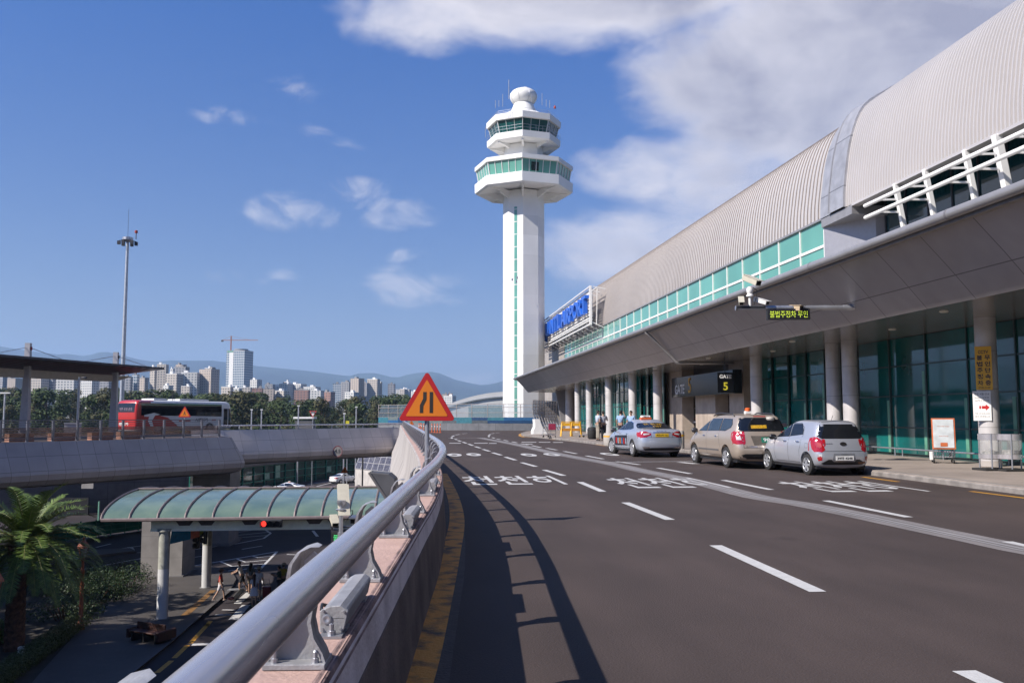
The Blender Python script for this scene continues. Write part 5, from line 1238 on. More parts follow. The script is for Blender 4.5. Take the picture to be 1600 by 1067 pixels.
# ---- people carrier
def mpv():
    o = thing('minivan_taxi', 'champagne beige people carrier with roof rails and green plate behind the silver hatchback', 'car', (10.42, 28.2, 0), R_(3))
    pt = paint('champagne_paint', (.54, .45, .37), metal=.5)
    Ls = [(.22, -2.10, 2.1, .72, (.2, .2), (.3, .3), .06, .1), (.30, -2.20, 2.18, .84, (.24, .2), (.34, .4), .07, .14), (.46, -2.26, 2.25, .895, (.26, .24), (.36, .5), .08, .16), (.62, -2.27, 2.27, .905, (.26, .24), (.36, .5), .08, .16),
          ([(-2.2, .80), (2.2, .72)], -2.23, 2.24, .91, (.24, .26), (.36, .5), .09, .16), ([(-2.2, .96), (.8, .92), (2.2, .78)], -2.19, 2.16, .90, (.22, .26), (.34, .5), .09, .15),
          ([(-2.2, 1.09), (.9, 1.02), (2.1, .86)], -2.15, 2.0, .88, (.2, .26), (.34, .5), .09, .12), ([(-2.2, 1.14), (1.2, 1.07), (2.0, .93)], -2.13, 1.75, .86, (.2, .26), (.34, .46), .09, .1),
          ([(-2.2, 1.17), (1.2, 1.10)], -2.11, 1.45, .84, (.18, .26), (.34, .40), .09, .08), ([(-2.2, 1.35), (1.2, 1.28)], -2.05, 1.02, .785, (.17, .26), (.3, .36), .09, .08), ([(-2.2, 1.51), (.8, 1.45)], -1.98, .58, .72, (.16, .24), (.26, .3), .08, .07),
          ([(-2.0, 1.60), (.3, 1.56)], -1.90, .28, .665, (.16, .22), (.24, .26), .07, .06), ([(-1.9, 1.63), (-.6, 1.655), (.3, 1.60)], -1.78, .08, .58, (.15, .2), (.22, .22), .06, .05), ([(-1.9, 1.64), (-.6, 1.67), (.3, 1.61)], -1.6, -.1, .42, (.13, .16), (.18, .18), .05, .04)]
    me, bv = carbody(Ls, [(-1.36, .38, .905), (1.34, .38, .905)]); body_obj('body', me, pt, o)
    for s_ in 'LR':
        for P in ([(1.22, 1.12), (.28, 1.13), (.28, 1.50), (.52, 1.47), (.85, 1.32)], [(.18, 1.13), (-.75, 1.15), (-.75, 1.52), (.18, 1.51)], [(-.84, 1.15), (-1.25, 1.16), (-1.60, 1.25), (-1.66, 1.34), (-1.52, 1.50), (-.84, 1.52)]):
            q = D(bv, o, 'window', P, s_, mat('tint_glass', (.04, .055, .07), .03, var=.1, spec=1), .005); decal(bv, P, s_, .003, 3, .025).build('window_trim', trimb, q, smooth=True, world=False)
        sm_ = MB()
        for P in ([(1.26, 1.1), (1.30, .75), (1.2, .38)], [(.23, 1.5), (.23, 1.0), (.2, .38)], [(-.80, 1.5), (-.80, 1.0), (-.86, .8), (-.92, .62)], [(1.18, .385), (-.9, .385)]):
            q = seam(bv, P, s_); sm_.add(q.v, q.f)
        sm_.build('door_seam', trimb, o, world=False)
        D(bv, o, 'side_moulding', [(.95, .56), (-.82, .56), (-.82, .52), (.95, .52)], s_, mat('mould_grey', (.15, .15, .16), .4), .012)
        for y in (.42, -.6): handle(o, bv, s_, y, .98, chrome).build('door_handle', chrome, o, smooth=True, world=False)
        D(bv, o, 'tail_light', [(-2.14, 1.14), (-1.92, 1.12), (-1.86, .96), (-1.92, .78), (-2.2, .74)], s_, tl_red, .006)
        x = -.66 if s_ == 'L' else .66
        MB().tube([(x, -1.55, 1.60), (x, -1.4, 1.67), (x, -.3, 1.70), (x, .1, 1.61)], .02, 8).build('roof_rail', darkm, o, smooth=True, world=False)
    B = [(-.62, 1.545), (.62, 1.545), (.72, 1.34), (.74, 1.18), (.60, 1.14), (-.60, 1.14), (-.74, 1.18), (-.72, 1.34)]
    q = D(bv, o, 'rear_window', B, 'B', carglass, .006); decal(bv, B, 'B', .003, 3, .02).build('window_trim', trimb, q, smooth=True, world=False)
    D(bv, o, 'window_sticker', [(-.36, 1.32), (.14, 1.33), (.14, 1.23), (-.36, 1.22)], 'B', mat('sticker_yellow', (.75, .42, .02), .5, var=.25, sc=25), .009)
    D(bv, o, 'brake_light', [(-.2, 1.60), (.2, 1.60), (.2, 1.575), (-.2, 1.575)], 'B', tl_red, .006)
    MB().lathe([(.03, -.07), (.12, -.05), (.14, .0), (.12, .05), (.03, .07)], (.32, -1.93, 1.52), 14).build('spare_cover', mat('pale_cover', (.55, .5, .45), .4), o, smooth=True, world=False)
    for s_ in (1, -1):
        P = [(s_ * x, z) for x, z in ((.90, 1.15), (.76, 1.15), (.70, 1.0), (.67, .76), (.90, .74))]; q = D(bv, o, 'tail_light', P if s_ > 0 else P[::-1], 'B', tl_red, .006)
        P = [(s_ * x, z) for x, z in ((.84, 1.02), (.74, 1.02), (.71, .88), (.84, .88))]; decal(bv, P if s_ > 0 else P[::-1], 'B', .009).build('lamp_lens', tl_white, q, world=False)
        MB().tube([(s_ * .02, -2.0, 1.16), (s_ * .3, -2.12, 1.17)], .008, 5).build('wiper', black, o, world=False)
    D(bv, o, 'bumper_lower', [(-.80, .40), (-.7, .30), (.7, .30), (.80, .40), (.62, .46), (-.62, .46)], 'B', trimb, .004)
    D(bv, o, 'trunk_recess', [(-.34, .72), (.34, .72), (.42, 1.0), (-.42, 1.0)], 'B', mat('champagne_dark', (.20, .17, .14), .4, .5), .004)
    pl = D(bv, o, 'number_plate', [(-.10, .80), (.24, .80), (.24, .96), (-.10, .96)], 'B', mat('plate_green', (.02, .22, .14), .4), .012)
    dtext(bv, '98', .07, .88, .22, .10, 'B', .018).build('plate_text', white, pl, world=False)
    dtext(bv, 'CARENS', -.42, .68, .34, .04, 'B').build('badge', chrome, o, world=False)
    sm_ = MB()
    for P in ([(-.66, .64), (.66, .64)], [(-.66, .64), (-.66, 1.1)], [(.66, .64), (.66, 1.1)]): q = seam(bv, P, 'B'); sm_.add(q.v, q.f)
    sm_.build('hatch_seam', trimb, o, world=False)
    D(bv, o, 'windscreen', [(-.7, 1.12), (.7, 1.12), (.58, 1.55), (-.58, 1.55)], 'F', carglass, .005)
    for s_ in (-1, 1): P = [(s_ * .84, .86), (s_ * .5, .88), (s_ * .48, .70), (s_ * .84, .66)]; D(bv, o, 'headlight', P if s_ > 0 else P[::-1], 'F', tl_white, .006)
    mirror(o, -.84, 1.12, 1.13, darkm); mirror(o, .84, 1.12, 1.13, darkm)
    rl_ = MB().box((.2, -.6, 1.72), (.18, .16, .08)).build('roof_lamp_base', white, o, world=False); MB().lathe([(.09, 1.76), (.09, 1.84), (.05, 1.87), (0, 1.87)], (.2, -.6, 0), 12).build('roof_lamp', orange, o, smooth=40, world=False)
    MB().tube([(.3, -1.5, 1.62), (.42, -1.62, 1.80)], .006, 6).build('aerial', black, o, world=False)
    MB().bb(-.8, .8, -2.0, 2.0, .2, .27).build('underbody', black, o, world=False)
    for x in (-.80, .80):
        for y in (-1.36, 1.34): wheel(o, x, y, .325, .205, None, 7)
    return o
mp = mpv()
# ---- sedan taxi
def sedan(lab, loc, rz, pt, taxi=True, name='taxi_car'):
    o = thing(name, lab, 'car', loc, rz)
    Ls = [(.20, -2.25, 2.25, .72, (.2, .2), (.3, .3), .06, .1), (.27, -2.34, 2.33, .84, (.26, .22), (.36, .42), .09, .16), (.42, -2.40, 2.40, .90, (.30, .28), (.38, .55), .11, .18), (.58, -2.41, 2.41, .915, (.30, .28), (.38, .55), .11, .18),
          ([(-2.4, .80), (2.2, .66)], -2.38, 2.36, .915, (.30, .30), (.36, .55), .12, .18), ([(-2.4, .96), (0, .88), (2.2, .73)], -2.36, 2.24, .90, (.28, .30), (.36, .55), .12, .16),
          ([(-2.4, 1.04), (-1.2, 1.0), (.8, .93), (2.1, .80)], -2.33, 2.05, .87, (.28, .32), (.36, .55), .12, .12), ([(-2.4, 1.075), (-1.4, 1.06), (1.0, .98), (2.0, .87)], -2.24, 1.75, .83, (.26, .3), (.36, .5), .10, .1),
          ([(-2.4, 1.09), (-1.6, 1.085), (1.2, 1.0)], -1.80, 1.25, .78, (.22, .4), (.34, .40), .10, .08), ([(-1.6, 1.20), (1.2, 1.13)], -1.50, .90, .72, (.2, .4), (.3, .36), .09, .08), ([(-1.6, 1.34), (.8, 1.29)], -1.08, .50, .655, (.2, .36), (.26, .3), .08, .07),
          ([(-1.6, 1.41), (.3, 1.39)], -.82, .25, .60, (.2, .3), (.24, .26), .07, .06), ([(-1.2, 1.44), (-.3, 1.465), (.3, 1.43)], -.62, .05, .52, (.18, .26), (.22, .22), .06, .05), ([(-1.2, 1.45), (-.3, 1.475), (.3, 1.45)], -.46, -.08, .38, (.14, .2), (.18, .18), .05, .04)]
    me, bv = carbody(Ls, [(-1.42, .37, .915), (1.40, .37, .915)]); body_obj('body', me, pt, o)
    for s_ in 'LR':
        for P in ([(.98, 1.03), (.08, 1.04), (.08, 1.36), (.34, 1.33), (.66, 1.20)], [(-.0, 1.04), (-.86, 1.07), (-1.18, 1.12), (-.80, 1.32), (-.5, 1.37), (.0, 1.37)]):
            q = D(bv, o, 'window', P, s_, carglass, .005); decal(bv, P, s_, .003, 3, .02).build('window_trim', chrome, q, smooth=True, world=False)
        sm_ = MB()
        for P in ([(1.02, 1.0), (1.05, .7), (.95, .33)], [(.04, 1.36), (.04, .9), (.0, .33)], [(-.92, 1.08), (-.92, .8), (-1.02, .62)], [(.93, .335), (-.98, .335)]):
            q = seam(bv, P, s_); sm_.add(q.v, q.f)
        sm_.build('door_seam', trimb, o, world=False)
        for y in (.22, -.72): handle(o, bv, s_, y, .90, chrome).build('door_handle', chrome, o, smooth=True, world=False)
        D(bv, o, 'tail_light', [(-2.36, .98), (-2.0, .97), (-1.94, .92), (-2.1, .80), (-2.38, .76)], s_, tl_red, .006)
        if taxi:
            q = D(bv, o, 'door_graphic', [(.92, .80), (-.78, .84), (-.78, .44), (.92, .40)], s_, mat('graphic_black', (.02, .02, .03), .4), .006)
            gcol = [red, mat('gfx_grey', (.35, .38, .45), .5), mat('gfx_orange', (.6, .2, .05), .5), mat('gfx_blue', (.10, .2, .4), .5)]
            for k in range(6):
                y = .72 - k * .26; decal(bv, [(y, .72), (y - .12, .72), (y - .15, .48), (y + .02, .48)], s_, .009).build('graphic_shape', gcol[k % 4], q, world=False)
    B = [(-.56, 1.385), (.56, 1.385), (.66, 1.22), (.71, 1.12), (.5, 1.105), (-.5, 1.105), (-.71, 1.12), (-.66, 1.22)]
    q = D(bv, o, 'rear_window', B, 'B', carglass, .006)
    for s_ in (1, -1):
        P = [(s_ * x, z) for x, z in ((.90, 1.00), (.62, 1.01), (.42, .93), (.44, .86), (.60, .80), (.90, .74))]; q2 = D(bv, o, 'tail_light', P if s_ > 0 else P[::-1], 'B', tl_red, .006)
        P = [(s_ * x, z) for x, z in ((.74, .93), (.50, .94), (.50, .90), (.72, .86))]; decal(bv, P if s_ > 0 else P[::-1], 'B', .009).build('lamp_lens', tl_white, q2, world=False)
        P = [(s_ * x, z) for x, z in ((.78, .42), (.50, .42), (.50, .37), (.74, .36))]; D(bv, o, 'exhaust_trim', P if s_ > 0 else P[::-1], 'B', chrome, .006)
    D(bv, o, 'bumper_lower', [(-.74, .34), (-.66, .28), (.66, .28), (.74, .34), (.4, .38), (-.4, .38)], 'B', trimb, .004)
    D(bv, o, 'boot_garnish', [(-.34, .985), (.34, .985), (.36, .95), (-.36, .95)], 'B', chrome, .006)
    if taxi:
        tt = dtext(bv, '빈차 · 제주 TAXI', 0, 1.27, .72, .07, 'B', .010); tt.build('window_lettering', mat('sticker_yellow', (.75, .42, .02), .5), o, world=False)
        dtext(bv, '★ 친절 ★', .1, 1.19, .36, .05, 'B', .010).build('window_lettering', mat('sticker_yellow', (.75, .42, .02), .5), o, world=False)
        pl = D(bv, o, 'number_plate', [(-.27, .80), (.27, .80), (.27, .93), (-.27, .93)], 'B', mat('plate_yellow', (.75, .48, .02), .45), .010); dtext(bv, '제주33바 1021', 0, .865, .46, .07, 'B', .016).build('plate_text', trimb, pl, world=False)
        dtext(bv, 'SONATA', -.0, 1.02, .4, .03, 'B', .006).build('badge', chrome, o, world=False)
        lm = MB().box((0, -.42, 1.50), (.46, .24, .08)).build('roof_lamp_base', orange, o, bevel=.02, world=False)
        MB().box((0, -.42, 1.575), (.40, .20, .10)).build('roof_lamp', mat('lamp_white', (.8, .8, .78), .3), o, bevel=.04, world=False)
        t = MB(); text(t, '택시', frame((0, -.523, 1.575), (1, 0, 0), (0, 0, 1)), 1, bold=.02, fit=(.2, .06)); t.build('lamp_text', trimb, lm, world=False)
    else:
        pl = D(bv, o, 'number_plate', [(-.27, .80), (.27, .80), (.27, .92), (-.27, .92)], 'B', white, .010)
    D(bv, o, 'windscreen', [(-.62, 1.04), (.62, 1.04), (.52, 1.38), (-.52, 1.38)], 'F', carglass, .005)
    for s_ in (-1, 1): P = [(s_ * .84, .80), (s_ * .48, .80), (s_ * .48, .66), (s_ * .84, .62)]; D(bv, o, 'headlight', P if s_ > 0 else P[::-1], 'F', tl_white, .006)
    sm_ = MB()
    for P in ([(-.62, .78), (.62, .78)], [(-.42, .78), (-.45, 1.05)], [(.42, .78), (.45, 1.05)]): q = seam(bv, P, 'B'); sm_.add(q.v, q.f)
    sm_.build('boot_seam', trimb, o, world=False)
    mirror(o, -.84, .98, 1.02, darkm if taxi else pt); mirror(o, .84, .98, 1.02, darkm if taxi else pt)
    MB().bb(-.8, .8, -2.1, 2.1, .19, .25).build('underbody', black, o, world=False)
    for x in (-.81, .81):
        for y in (-1.42, 1.40): wheel(o, x, y, .33, .21, None, 10, R_(12) if (y > 0 and taxi) else 0)
    return o
sedan('silver saloon taxi with roof lamp and yellow plate before the GATE 5 doors', (9.32, 35.9, 0), R_(4), paint('taxi_silver', (.55, .59, .68), metal=.55))
wc = G(537, 754.5, ZL)
sedan('white saloon car driving on the lower road past the green glass hall', (wc.x, wc.y, ZL), R_(-42), mat('car_white', (.78, .78, .78), .25, coat=.5), False, 'saloon_car')
# ---- bus
def bus():
    rrp = DP(207, 79); hd = R_(90 - 66) ; c = DP(207, 79.0)
    fwd = DP(0, 1) ; a0 = -YAW   # camera-forward azimuth
    # heading 66 degrees from camera-right towards forward
    vr = Vector((cR.x, cR.y, 0)); vf = Vector((-cR.y, cR.x, 0)); hv = vr * math.cos(R_(66)) + vf * math.sin(R_(66)); rz = math.atan2(hv.y, hv.x) - math.pi / 2
    o = thing('city_bus', 'red and white single-deck bus with black windows and Korean lettering on the left deck', 'bus', tuple(c + hv * 5.5), rz)
    Ls = [(.30, -5.4, 5.4, 1.15, (.2, .2), (.3, .3), .05, .08), (.40, -5.48, 5.48, 1.24, (.25, .2), (.3, .3), .06, .1), (1.2, -5.5, 5.5, 1.25, (.25, .2), (.3, .3), .06, .1), (2.0, -5.5, 5.45, 1.25, (.25, .2), (.3, .3), .06, .1), (2.75, -5.42, 5.35, 1.23, (.25, .2), (.3, .3), .06, .1),
          (3.0, -5.32, 5.22, 1.17, (.25, .25), (.3, .3), .06, .1), (3.10, -5.15, 5.05, 1.02, (.25, .25), (.3, .3), .06, .1), (3.13, -4.9, 4.8, .8, (.25, .25), (.3, .3), .06, .1)]
    me, bv = carbody(Ls, [(-3.2, .52, 1.25), (2.6, .52, 1.25)], .4); body_obj('body', me, mat('bus_white', (.72, .72, .72), .3, coat=.4, var=.03), o)
    br_ = mat('bus_red', (.55, .02, .02), .3, coat=.5, var=.04)
    D(bv, o, 'rear_panel', [(-1.22, .42), (1.22, .42), (1.22, 2.98), (-1.22, 2.98)], 'B', br_, .006, 5)
    D(bv, o, 'roof_paint', [(-1.1, -5.3), (1.1, -5.3), (1.1, -3.6), (-1.1, -4.0)], 'T', br_, .006, 5)
    for s_ in 'LR':
        D(bv, o, 'side_paint', [(-5.42, .42), (-5.42, 2.98), (-4.0, 2.98), (-4.1, 1.6), (-3.3, 1.75), (-2.2, 1.5), (-1.2, .8), (-.9, .42)], s_, br_, .006, 5)
        D(bv, o, 'window_band', [(-5.0, 1.72), (4.0, 1.62), (4.0, 2.82), (-5.0, 2.86)], s_, carglass, .012, 5)
        q = D(bv, o, 'swoosh', [(-4.7, 1.75), (-3.7, 1.95), (-3.0, 1.80), (-3.6, 1.70), (-3.9, 1.2), (-3.7, .7), (-4.0, .7), (-4.3, 1.2), (-4.2, 1.6), (-4.7, 1.6)], s_, white, .016, 3)
        D(bv, o, 'door', [(4.25, .45), (4.75, .45), (4.75, 2.4), (4.25, 2.4)], s_, carglass, .012); D(bv, o, 'door', [(4.85, .45), (5.2, .45), (5.2, 2.4), (4.85, 2.4)], s_, carglass, .012)
        dtext(bv, 'AJ렌터카', 1.6 if s_ == 'R' else 1.6, 1.28, 1.5, .38, s_, .012, .03).build('lettering', darkm, o, world=False)
        D(bv, o, 'stripe', [(-1.0, 1.25), (.3, 1.25), (.3, 1.15), (-1.0, 1.15)], s_, br_, .012); D(bv, o, 'stripe', [(2.8, 1.35), (3.3, 1.35), (3.3, 1.2), (2.8, 1.2)], s_, br_, .012)
        D(bv, o, 'skirt', [(-2.5, .42), (1.9, .42), (1.9, .62), (-2.5, .62)], s_, mat('skirt_grey', (.35, .34, .36), .5), .012)
    D(bv, o, 'rear_window', [(-.98, 2.0), (.98, 2.0), (.98, 2.82), (-.98, 2.82)], 'B', carglass, .016)
    dtext(bv, '제주 국제 공항', 0, 2.28, 1.5, .28, 'B', .024).build('window_lettering', mat('dim_letter', (.3, .2, .3), .5), o, world=False)
    dtext(bv, '렌터카', -.15, .92, 1.1, .28, 'B', .014, .03).build('lettering', white, o, world=False)
    for s_ in (-1, 1): P = [(s_ * 1.1, .75), (s_ * .9, .75), (s_ * .9, .55), (s_ * 1.1, .55)]; D(bv, o, 'tail_light', P if s_ > 0 else P[::-1], 'B', tl_red, .014)
    for y, l in ((-2.6, 1.4), (1.2, 3.4)): MB().box((0, y, 3.2), (1.5, l, .2)).build('roof_unit', MT['bus_white'], o, bevel=.06, world=False)
    MB().tube([(0, -.6, 3.1), (0, -.6, 4.1)], .03, 5).build('aerial', darkm, o, world=False)
    for x in (-1.1, 1.1):
        for y in (-3.2, 2.6): wheel(o, x, y, .48, .28, mat('bus_rim', (.4, .4, .42), .5, .5), 8)
    return o
bs_ = bus(); bs_.matrix_basis = bs_.matrix_basis @ Matrix.Diagonal((1.04, 1.12, .97, 1))
# ================================================================== PEOPLE
skin_m = mat('skin', (.50, .30, .21), .55, var=.05); 
def skinmesh(V, E, Rr, sub=1):
    me = bpy.data.meshes.new('s'); me.from_pydata([tuple(v) for v in V], E, []); o = bpy.data.objects.new('s', me); COL.objects.link(o)
    m = o.modifiers.new('k', 'SKIN'); sk = me.skin_vertices[0].data if me.skin_vertices else None
    if sk is None:
        bpy.context.view_layer.objects.active = o; bm = bmesh.new(); bm.from_mesh(me); bm.verts.layers.skin.verify(); bm.to_mesh(me); bm.free(); sk = me.skin_vertices[0].data
    for i, r in enumerate(Rr): sk[i].radius = (r, r) if not isinstance(r, tuple) else r; sk[i].use_root = (i == 0)
    m.use_smooth_shade = True; s_ = o.modifiers.new('u', 'SUBSURF'); s_.levels = sub; s_.render_levels = sub
    bpy.context.view_layer.update(); out = bpy.data.meshes.new_from_object(o.evaluated_get(bpy.context.evaluated_depsgraph_get()))
    r = MB(); r.add([v.co.copy() for v in out.vertices], [tuple(p.vertices) for p in out.polygons]); bpy.data.objects.remove(o); return r
def person(lab, pos, rz, top, bottom, hair=(.02, .015, .012), H=1.68, female=False, legs=(0, 0), arms=None, short_pants=False, skirt=False, sleeves=.5, hat=None, hairlen=0, lean=0.0, bag=None, shoe=(.05, .05, .05), watch=False):
    o = thing('person', lab, 'person', tuple(pos), rz); k = H / 1.72; sw = .165 if female else .19
    hipz = .90; l1, l2 = .43, .42
    def J(x, y, z): return Vector((x, y + lean * max(0, z - .9), z)) * k
    P = {'pel': J(0, 0, .95), 'sp': J(0, .005, 1.12), 'ch': J(0, 0, 1.30), 'nk': J(0, .0, 1.455), 'nk2': J(0, .02, 1.53), 'hd': J(0, .025, 1.60), 'hd2': J(0, .02, 1.67)}
    arms = arms or [((.06, -.02, 1.14), (.08, .08, .90)), ((.06, -.02, 1.14), (.08, .06, .90))]
    V = [P['pel'], P['sp'], P['ch'], P['nk'], P['nk2'], P['hd'], P['hd2']]; E = [(0, 1), (1, 2), (2, 3), (3, 4), (4, 5), (5, 6)]
    Rr = [.125 * k, (.105 if female else .12) * k, (.125 * k), .062 * k, .055 * k, (.082 * k, .098 * k), (.07 * k, .085 * k)]
    A = []; Lg = []
    for si, s_ in enumerate((-1, 1)):
        b0 = len(V); sh = J(s_ * sw, 0, 1.40); e, w_ = arms[si]; el = J(s_ * (sw + e[0]), e[1], e[2]); wr = J(s_ * (sw + w_[0]) if len(w_) < 4 else w_[0], w_[1], w_[2]); hn = wr + (wr - el).normalized() * .08 * k
        V += [sh, el, wr, hn]; Rr += [.058 * k, .042 * k, .028 * k, (.034 * k, .02 * k)]; E += [(2, b0), (b0, b0 + 1), (b0 + 1, b0 + 2), (b0 + 2, b0 + 3)]; A.append((sh, el, wr, hn))
        b1 = len(V); th_ = legs[si]; hp = J(s_ * .092, 0, hipz - .02); kn = hp + Vector((0, math.sin(th_), -math.cos(th_))) * l1 * k; t2 = th_ - max(.06, abs(th_) * .55) if th_ < .25 else th_ - .35
        an = kn + Vector((0, math.sin(t2), -math.cos(t2))) * l2 * k; hl = an + Vector((0, -.03, -.04)) * k; to = an + Vector((0, .13, -.045)) * k
        V += [hp, kn, an, to]; Rr += [(.088 if female else .09) * k, .058 * k, .04 * k, (.04 * k, .03 * k)]; E += [(0, b1), (b1, b1 + 1), (b1 + 1, b1 + 2), (b1 + 2, b1 + 3)]; Lg.append((hp, kn, an, to))
    zmin = min(l[3].z for l in Lg) - .03 * k
    sh_ = Vector((0, 0, -zmin))
    body = skinmesh(V, E, Rr)
    for (shd, el, wr, hn) in A:      # five fingers
        f = (hn - wr).normalized(); s1 = f.orthogonal().normalized(); s2 = f.cross(s1)
        for i in range(4): q = hn + s1 * (i - 1.5) * .017 * k; body.tube([q, q + f * (.035 + .006 * (i in (1, 2))) * k, q + f * .055 * k + s2 * .02 * k], [.009 * k, .008 * k, .006 * k], 5)
        body.tube([wr + f * .03 * k, wr + f * .05 * k + s1 * .035 * k, wr + f * .08 * k + s1 * .042 * k], [.011 * k, .009 * k, .007 * k], 5)
    hc = P['hd'].lerp(P['hd2'], .35)
    body.tube([hc + Vector((0, .08, .0)) * k, hc + Vector((0, .118, -.02)) * k], [.012, .014], 6)
    for s_ in (-1, 1): body.lathe([(0, -.01), (.022, -.005), (.022, .005), (0, .01)], hc + Vector((s_ * .088, 0, -.005)) * k, 8, axis='X')
    def put(mb, nm, m, par=o, smooth=True):
        mb.v = [tuple(Vector(v) + sh_) for v in mb.v]; return mb.build(nm, m, par, smooth=smooth, world=False)
    bo = put(body, 'body', skin_m)
    fc = MB()
    for s_ in (-1, 1): fc.lathe([(0, .0), (.011, .0), (.008, .006), (0, .007)], hc + Vector((s_ * .033, .092, .005)) * k, 8, axis='Y')
    fc.box(hc + Vector((0, .093, -.055)) * k, (.045 * k, .006, .01)); put(fc, 'face_features', mat('face_dark', (.12, .04, .035), .5), smooth=False)
    cm = lambda nm, c: mat(nm + '_%d_%d_%d' % tuple(int(q * 99) for q in c), c, .85, var=.10, sc=9, bump=.3, bsc=30)
    # shirt
    tv = [P['pel'] + Vector((0, 0, .02)), P['sp'], P['ch'], P['ch'].lerp(P['nk'], .7)]; tr = [(.142 if female else .15) * k, (.125 if female else .142) * k, .148 * k, .085 * k]; te = [(0, 1), (1, 2), (2, 3)]
    for (shd, el, wr, hn) in A:
        b0 = len(tv); tv += [shd, shd.lerp(el, .55 + .45 * min(1, sleeves))]; tr += [.076 * k, .062 * k]; te += [(2, b0), (b0, b0 + 1)]
        if sleeves > 1: tv.append(el.lerp(wr, .85)); tr.append(.045 * k); te.append((b0 + 1, b0 + 2))
    put(skinmesh(tv, te, tr), 'shirt', cm('cloth', top))
    # trousers, shorts or skirt
    if skirt:
        m = MB(); rows = []
        for z, r in ((1.02, .13), (.92, .165), (.75, .20), (.56, .225)): rows.append([(P['pel'] * 0 + Vector((r * 1.1 * math.cos(a) * k, r * .85 * math.sin(a) * k + (legs[0] + legs[1]) * .0, z * k))) for a in [i * math.pi / 8 for i in range(16)]])
        m.grid(rows, closed=True); m.add(rows[0], [tuple(range(16))]); put(m, 'skirt', cm('cloth', bottom))
    else:
        tv = [P['pel'] + Vector((0, 0, .04))]; tr = [.138 * k]; te = []
        for (hp, kn, an, to) in Lg:
            b0 = len(tv); tv += [hp, kn if not short_pants else hp.lerp(kn, .85)]; tr += [.104 * k, .078 * k if not short_pants else .092 * k]; te += [(0, b0), (b0, b0 + 1)]
            if not short_pants: tv.append(kn.lerp(an, .93)); tr.append(.06 * k); te.append((b0 + 1, b0 + 2))
        put(skinmesh(tv, te, tr), 'shorts' if short_pants else 'trousers', cm('cloth', bottom))
    for (hp, kn, an, to) in Lg:
        sm_ = MB(); rows = []
        for t, w_, h_ in ((-.45, .03, .05), (-.3, .042, .075), (.1, .045, .08), (.6, .05, .055), (1.05, .04, .035), (1.15, .02, .02)):
            c = an.lerp(to, t); c = Vector((c.x, c.y, min(an.z, to.z) - .035 * k)); rows.append([c + Vector((w_ * math.cos(a) * k, 0, max(0, h_ * math.sin(a)) * k)) for a in [i * math.pi / 6 for i in range(12)]])
        sm_.grid(rows, closed=True); sm_.add(rows[0], [tuple(range(12))]); put(sm_, 'shoe', cm('leather', shoe))
    # hair
    hm_ = MB(); hc2 = hc + Vector((0, -.012, .012)) * k; rows = []
    for i in range(7):
        a = i / 6 * R_(118); rows.append([hc2 + Vector((.094 * math.sin(a) * math.cos(b_) * k, (.108 * math.sin(a) * math.sin(b_) - (.03 if a > 1.2 and math.sin(b_) > .2 else 0)) * k, (.118 * math.cos(a) + (.05 if a > 1.4 and math.sin(b_) > .1 else 0)) * k)) for b_ in [j * math.pi / 8 for j in range(16)]])
    hm_.grid(rows, closed=True)
    if hairlen: hm_.tube([hc2 + Vector((0, -.05, -.03)) * k, hc2 + Vector((0, -.10, -.14)) * k, hc2 + Vector((0, -.12, -.14 - hairlen)) * k], [.085 * k, .085 * k, .05 * k], 10)
    put(hm_, 'hair', cm('hair', hair))
    if hat: put(MB().lathe([(.19, .045), (.185, .052), (.115, .07), (.105, .14), (.07, .155), (0, .158)], hc, 16), 'hat', cm('straw', hat))
    if bag: put(MB().box(A[0][0] + Vector((-.10, -.02, -.45)) * k, (.12, .30, .26)), 'bag', cm('bagc', bag), smooth=False)
    return o
camaz = -YAW
def GP(px, py, z=0.0): return G(px, py, z)
right = math.pi * 1.5 + camaz; left = math.pi * .5 + camaz; away = camaz; toward = math.pi + camaz   # facing directions (local +y)
person('man in pale blue shirt and beige trousers standing on the pavement facing another man', GP(934.5, 688.5, .14), camaz - 1.2, (.55, .62, .75), (.42, .37, .30), H=1.74, arms=[((.05, .05, 1.12), (-.05, .25, 1.15)), ((.06, -.02, 1.14), (.08, .06, .90))])
person('man in white shirt and dark trousers seen from behind on the pavement', GP(943, 688.5, .14), camaz + .4, (.70, .72, .78), (.03, .03, .04), H=1.70, arms=[((.06, -.02, 1.14), (.04, .10, .92)), ((.12, .05, 1.15), (.15, .22, 1.22))], bag=(.02, .02, .02))
person('man in light blue shirt raising one hand to his ear behind the taxi', GP(970, 690, .14), camaz - .6, (.35, .50, .75), (.05, .05, .08), H=1.72, arms=[((.06, -.02, 1.14), (.08, .06, .90)), ((.10, .12, 1.28), (-.02, .10, 1.56))])
person('man in blue shirt half hidden behind the roof of the silver taxi', GP(986.5, 691, .14), camaz + 2.6, (.35, .50, .78), (.04, .04, .06), H=1.70)
zl = ZL + .16
person('woman in red top, white shorts and brown hat walking towards the crosswalk', GP(344, 938.5, zl), right + .3, (.62, .05, .03), (.70, .66, .68), hair=(.04, .02, .015), H=1.64, female=True, legs=(.42, -.38), short_pants=True, hat=(.20, .09, .06), bag=(.05, .03, .03), shoe=(.5, .4, .35))
person('man in white shirt and black shorts leaning forward on a luggage cart', GP(377.5, 926, ZL), left + .3, (.68, .66, .64), (.02, .02, .025), H=1.74, legs=(.3, -.35), short_pants=True, lean=.22, arms=[((.03, .22, 1.20), (.0, .42, 1.12)), ((.03, .22, 1.20), (.0, .42, 1.12))])
person('woman with long dark hair, grey-blue top and khaki shorts beyond the girl in white', GP(391, 928, ZL), away, (.10, .14, .17), (.25, .20, .14), H=1.68, female=True, hairlen=.22, short_pants=True, legs=(.1, -.1))
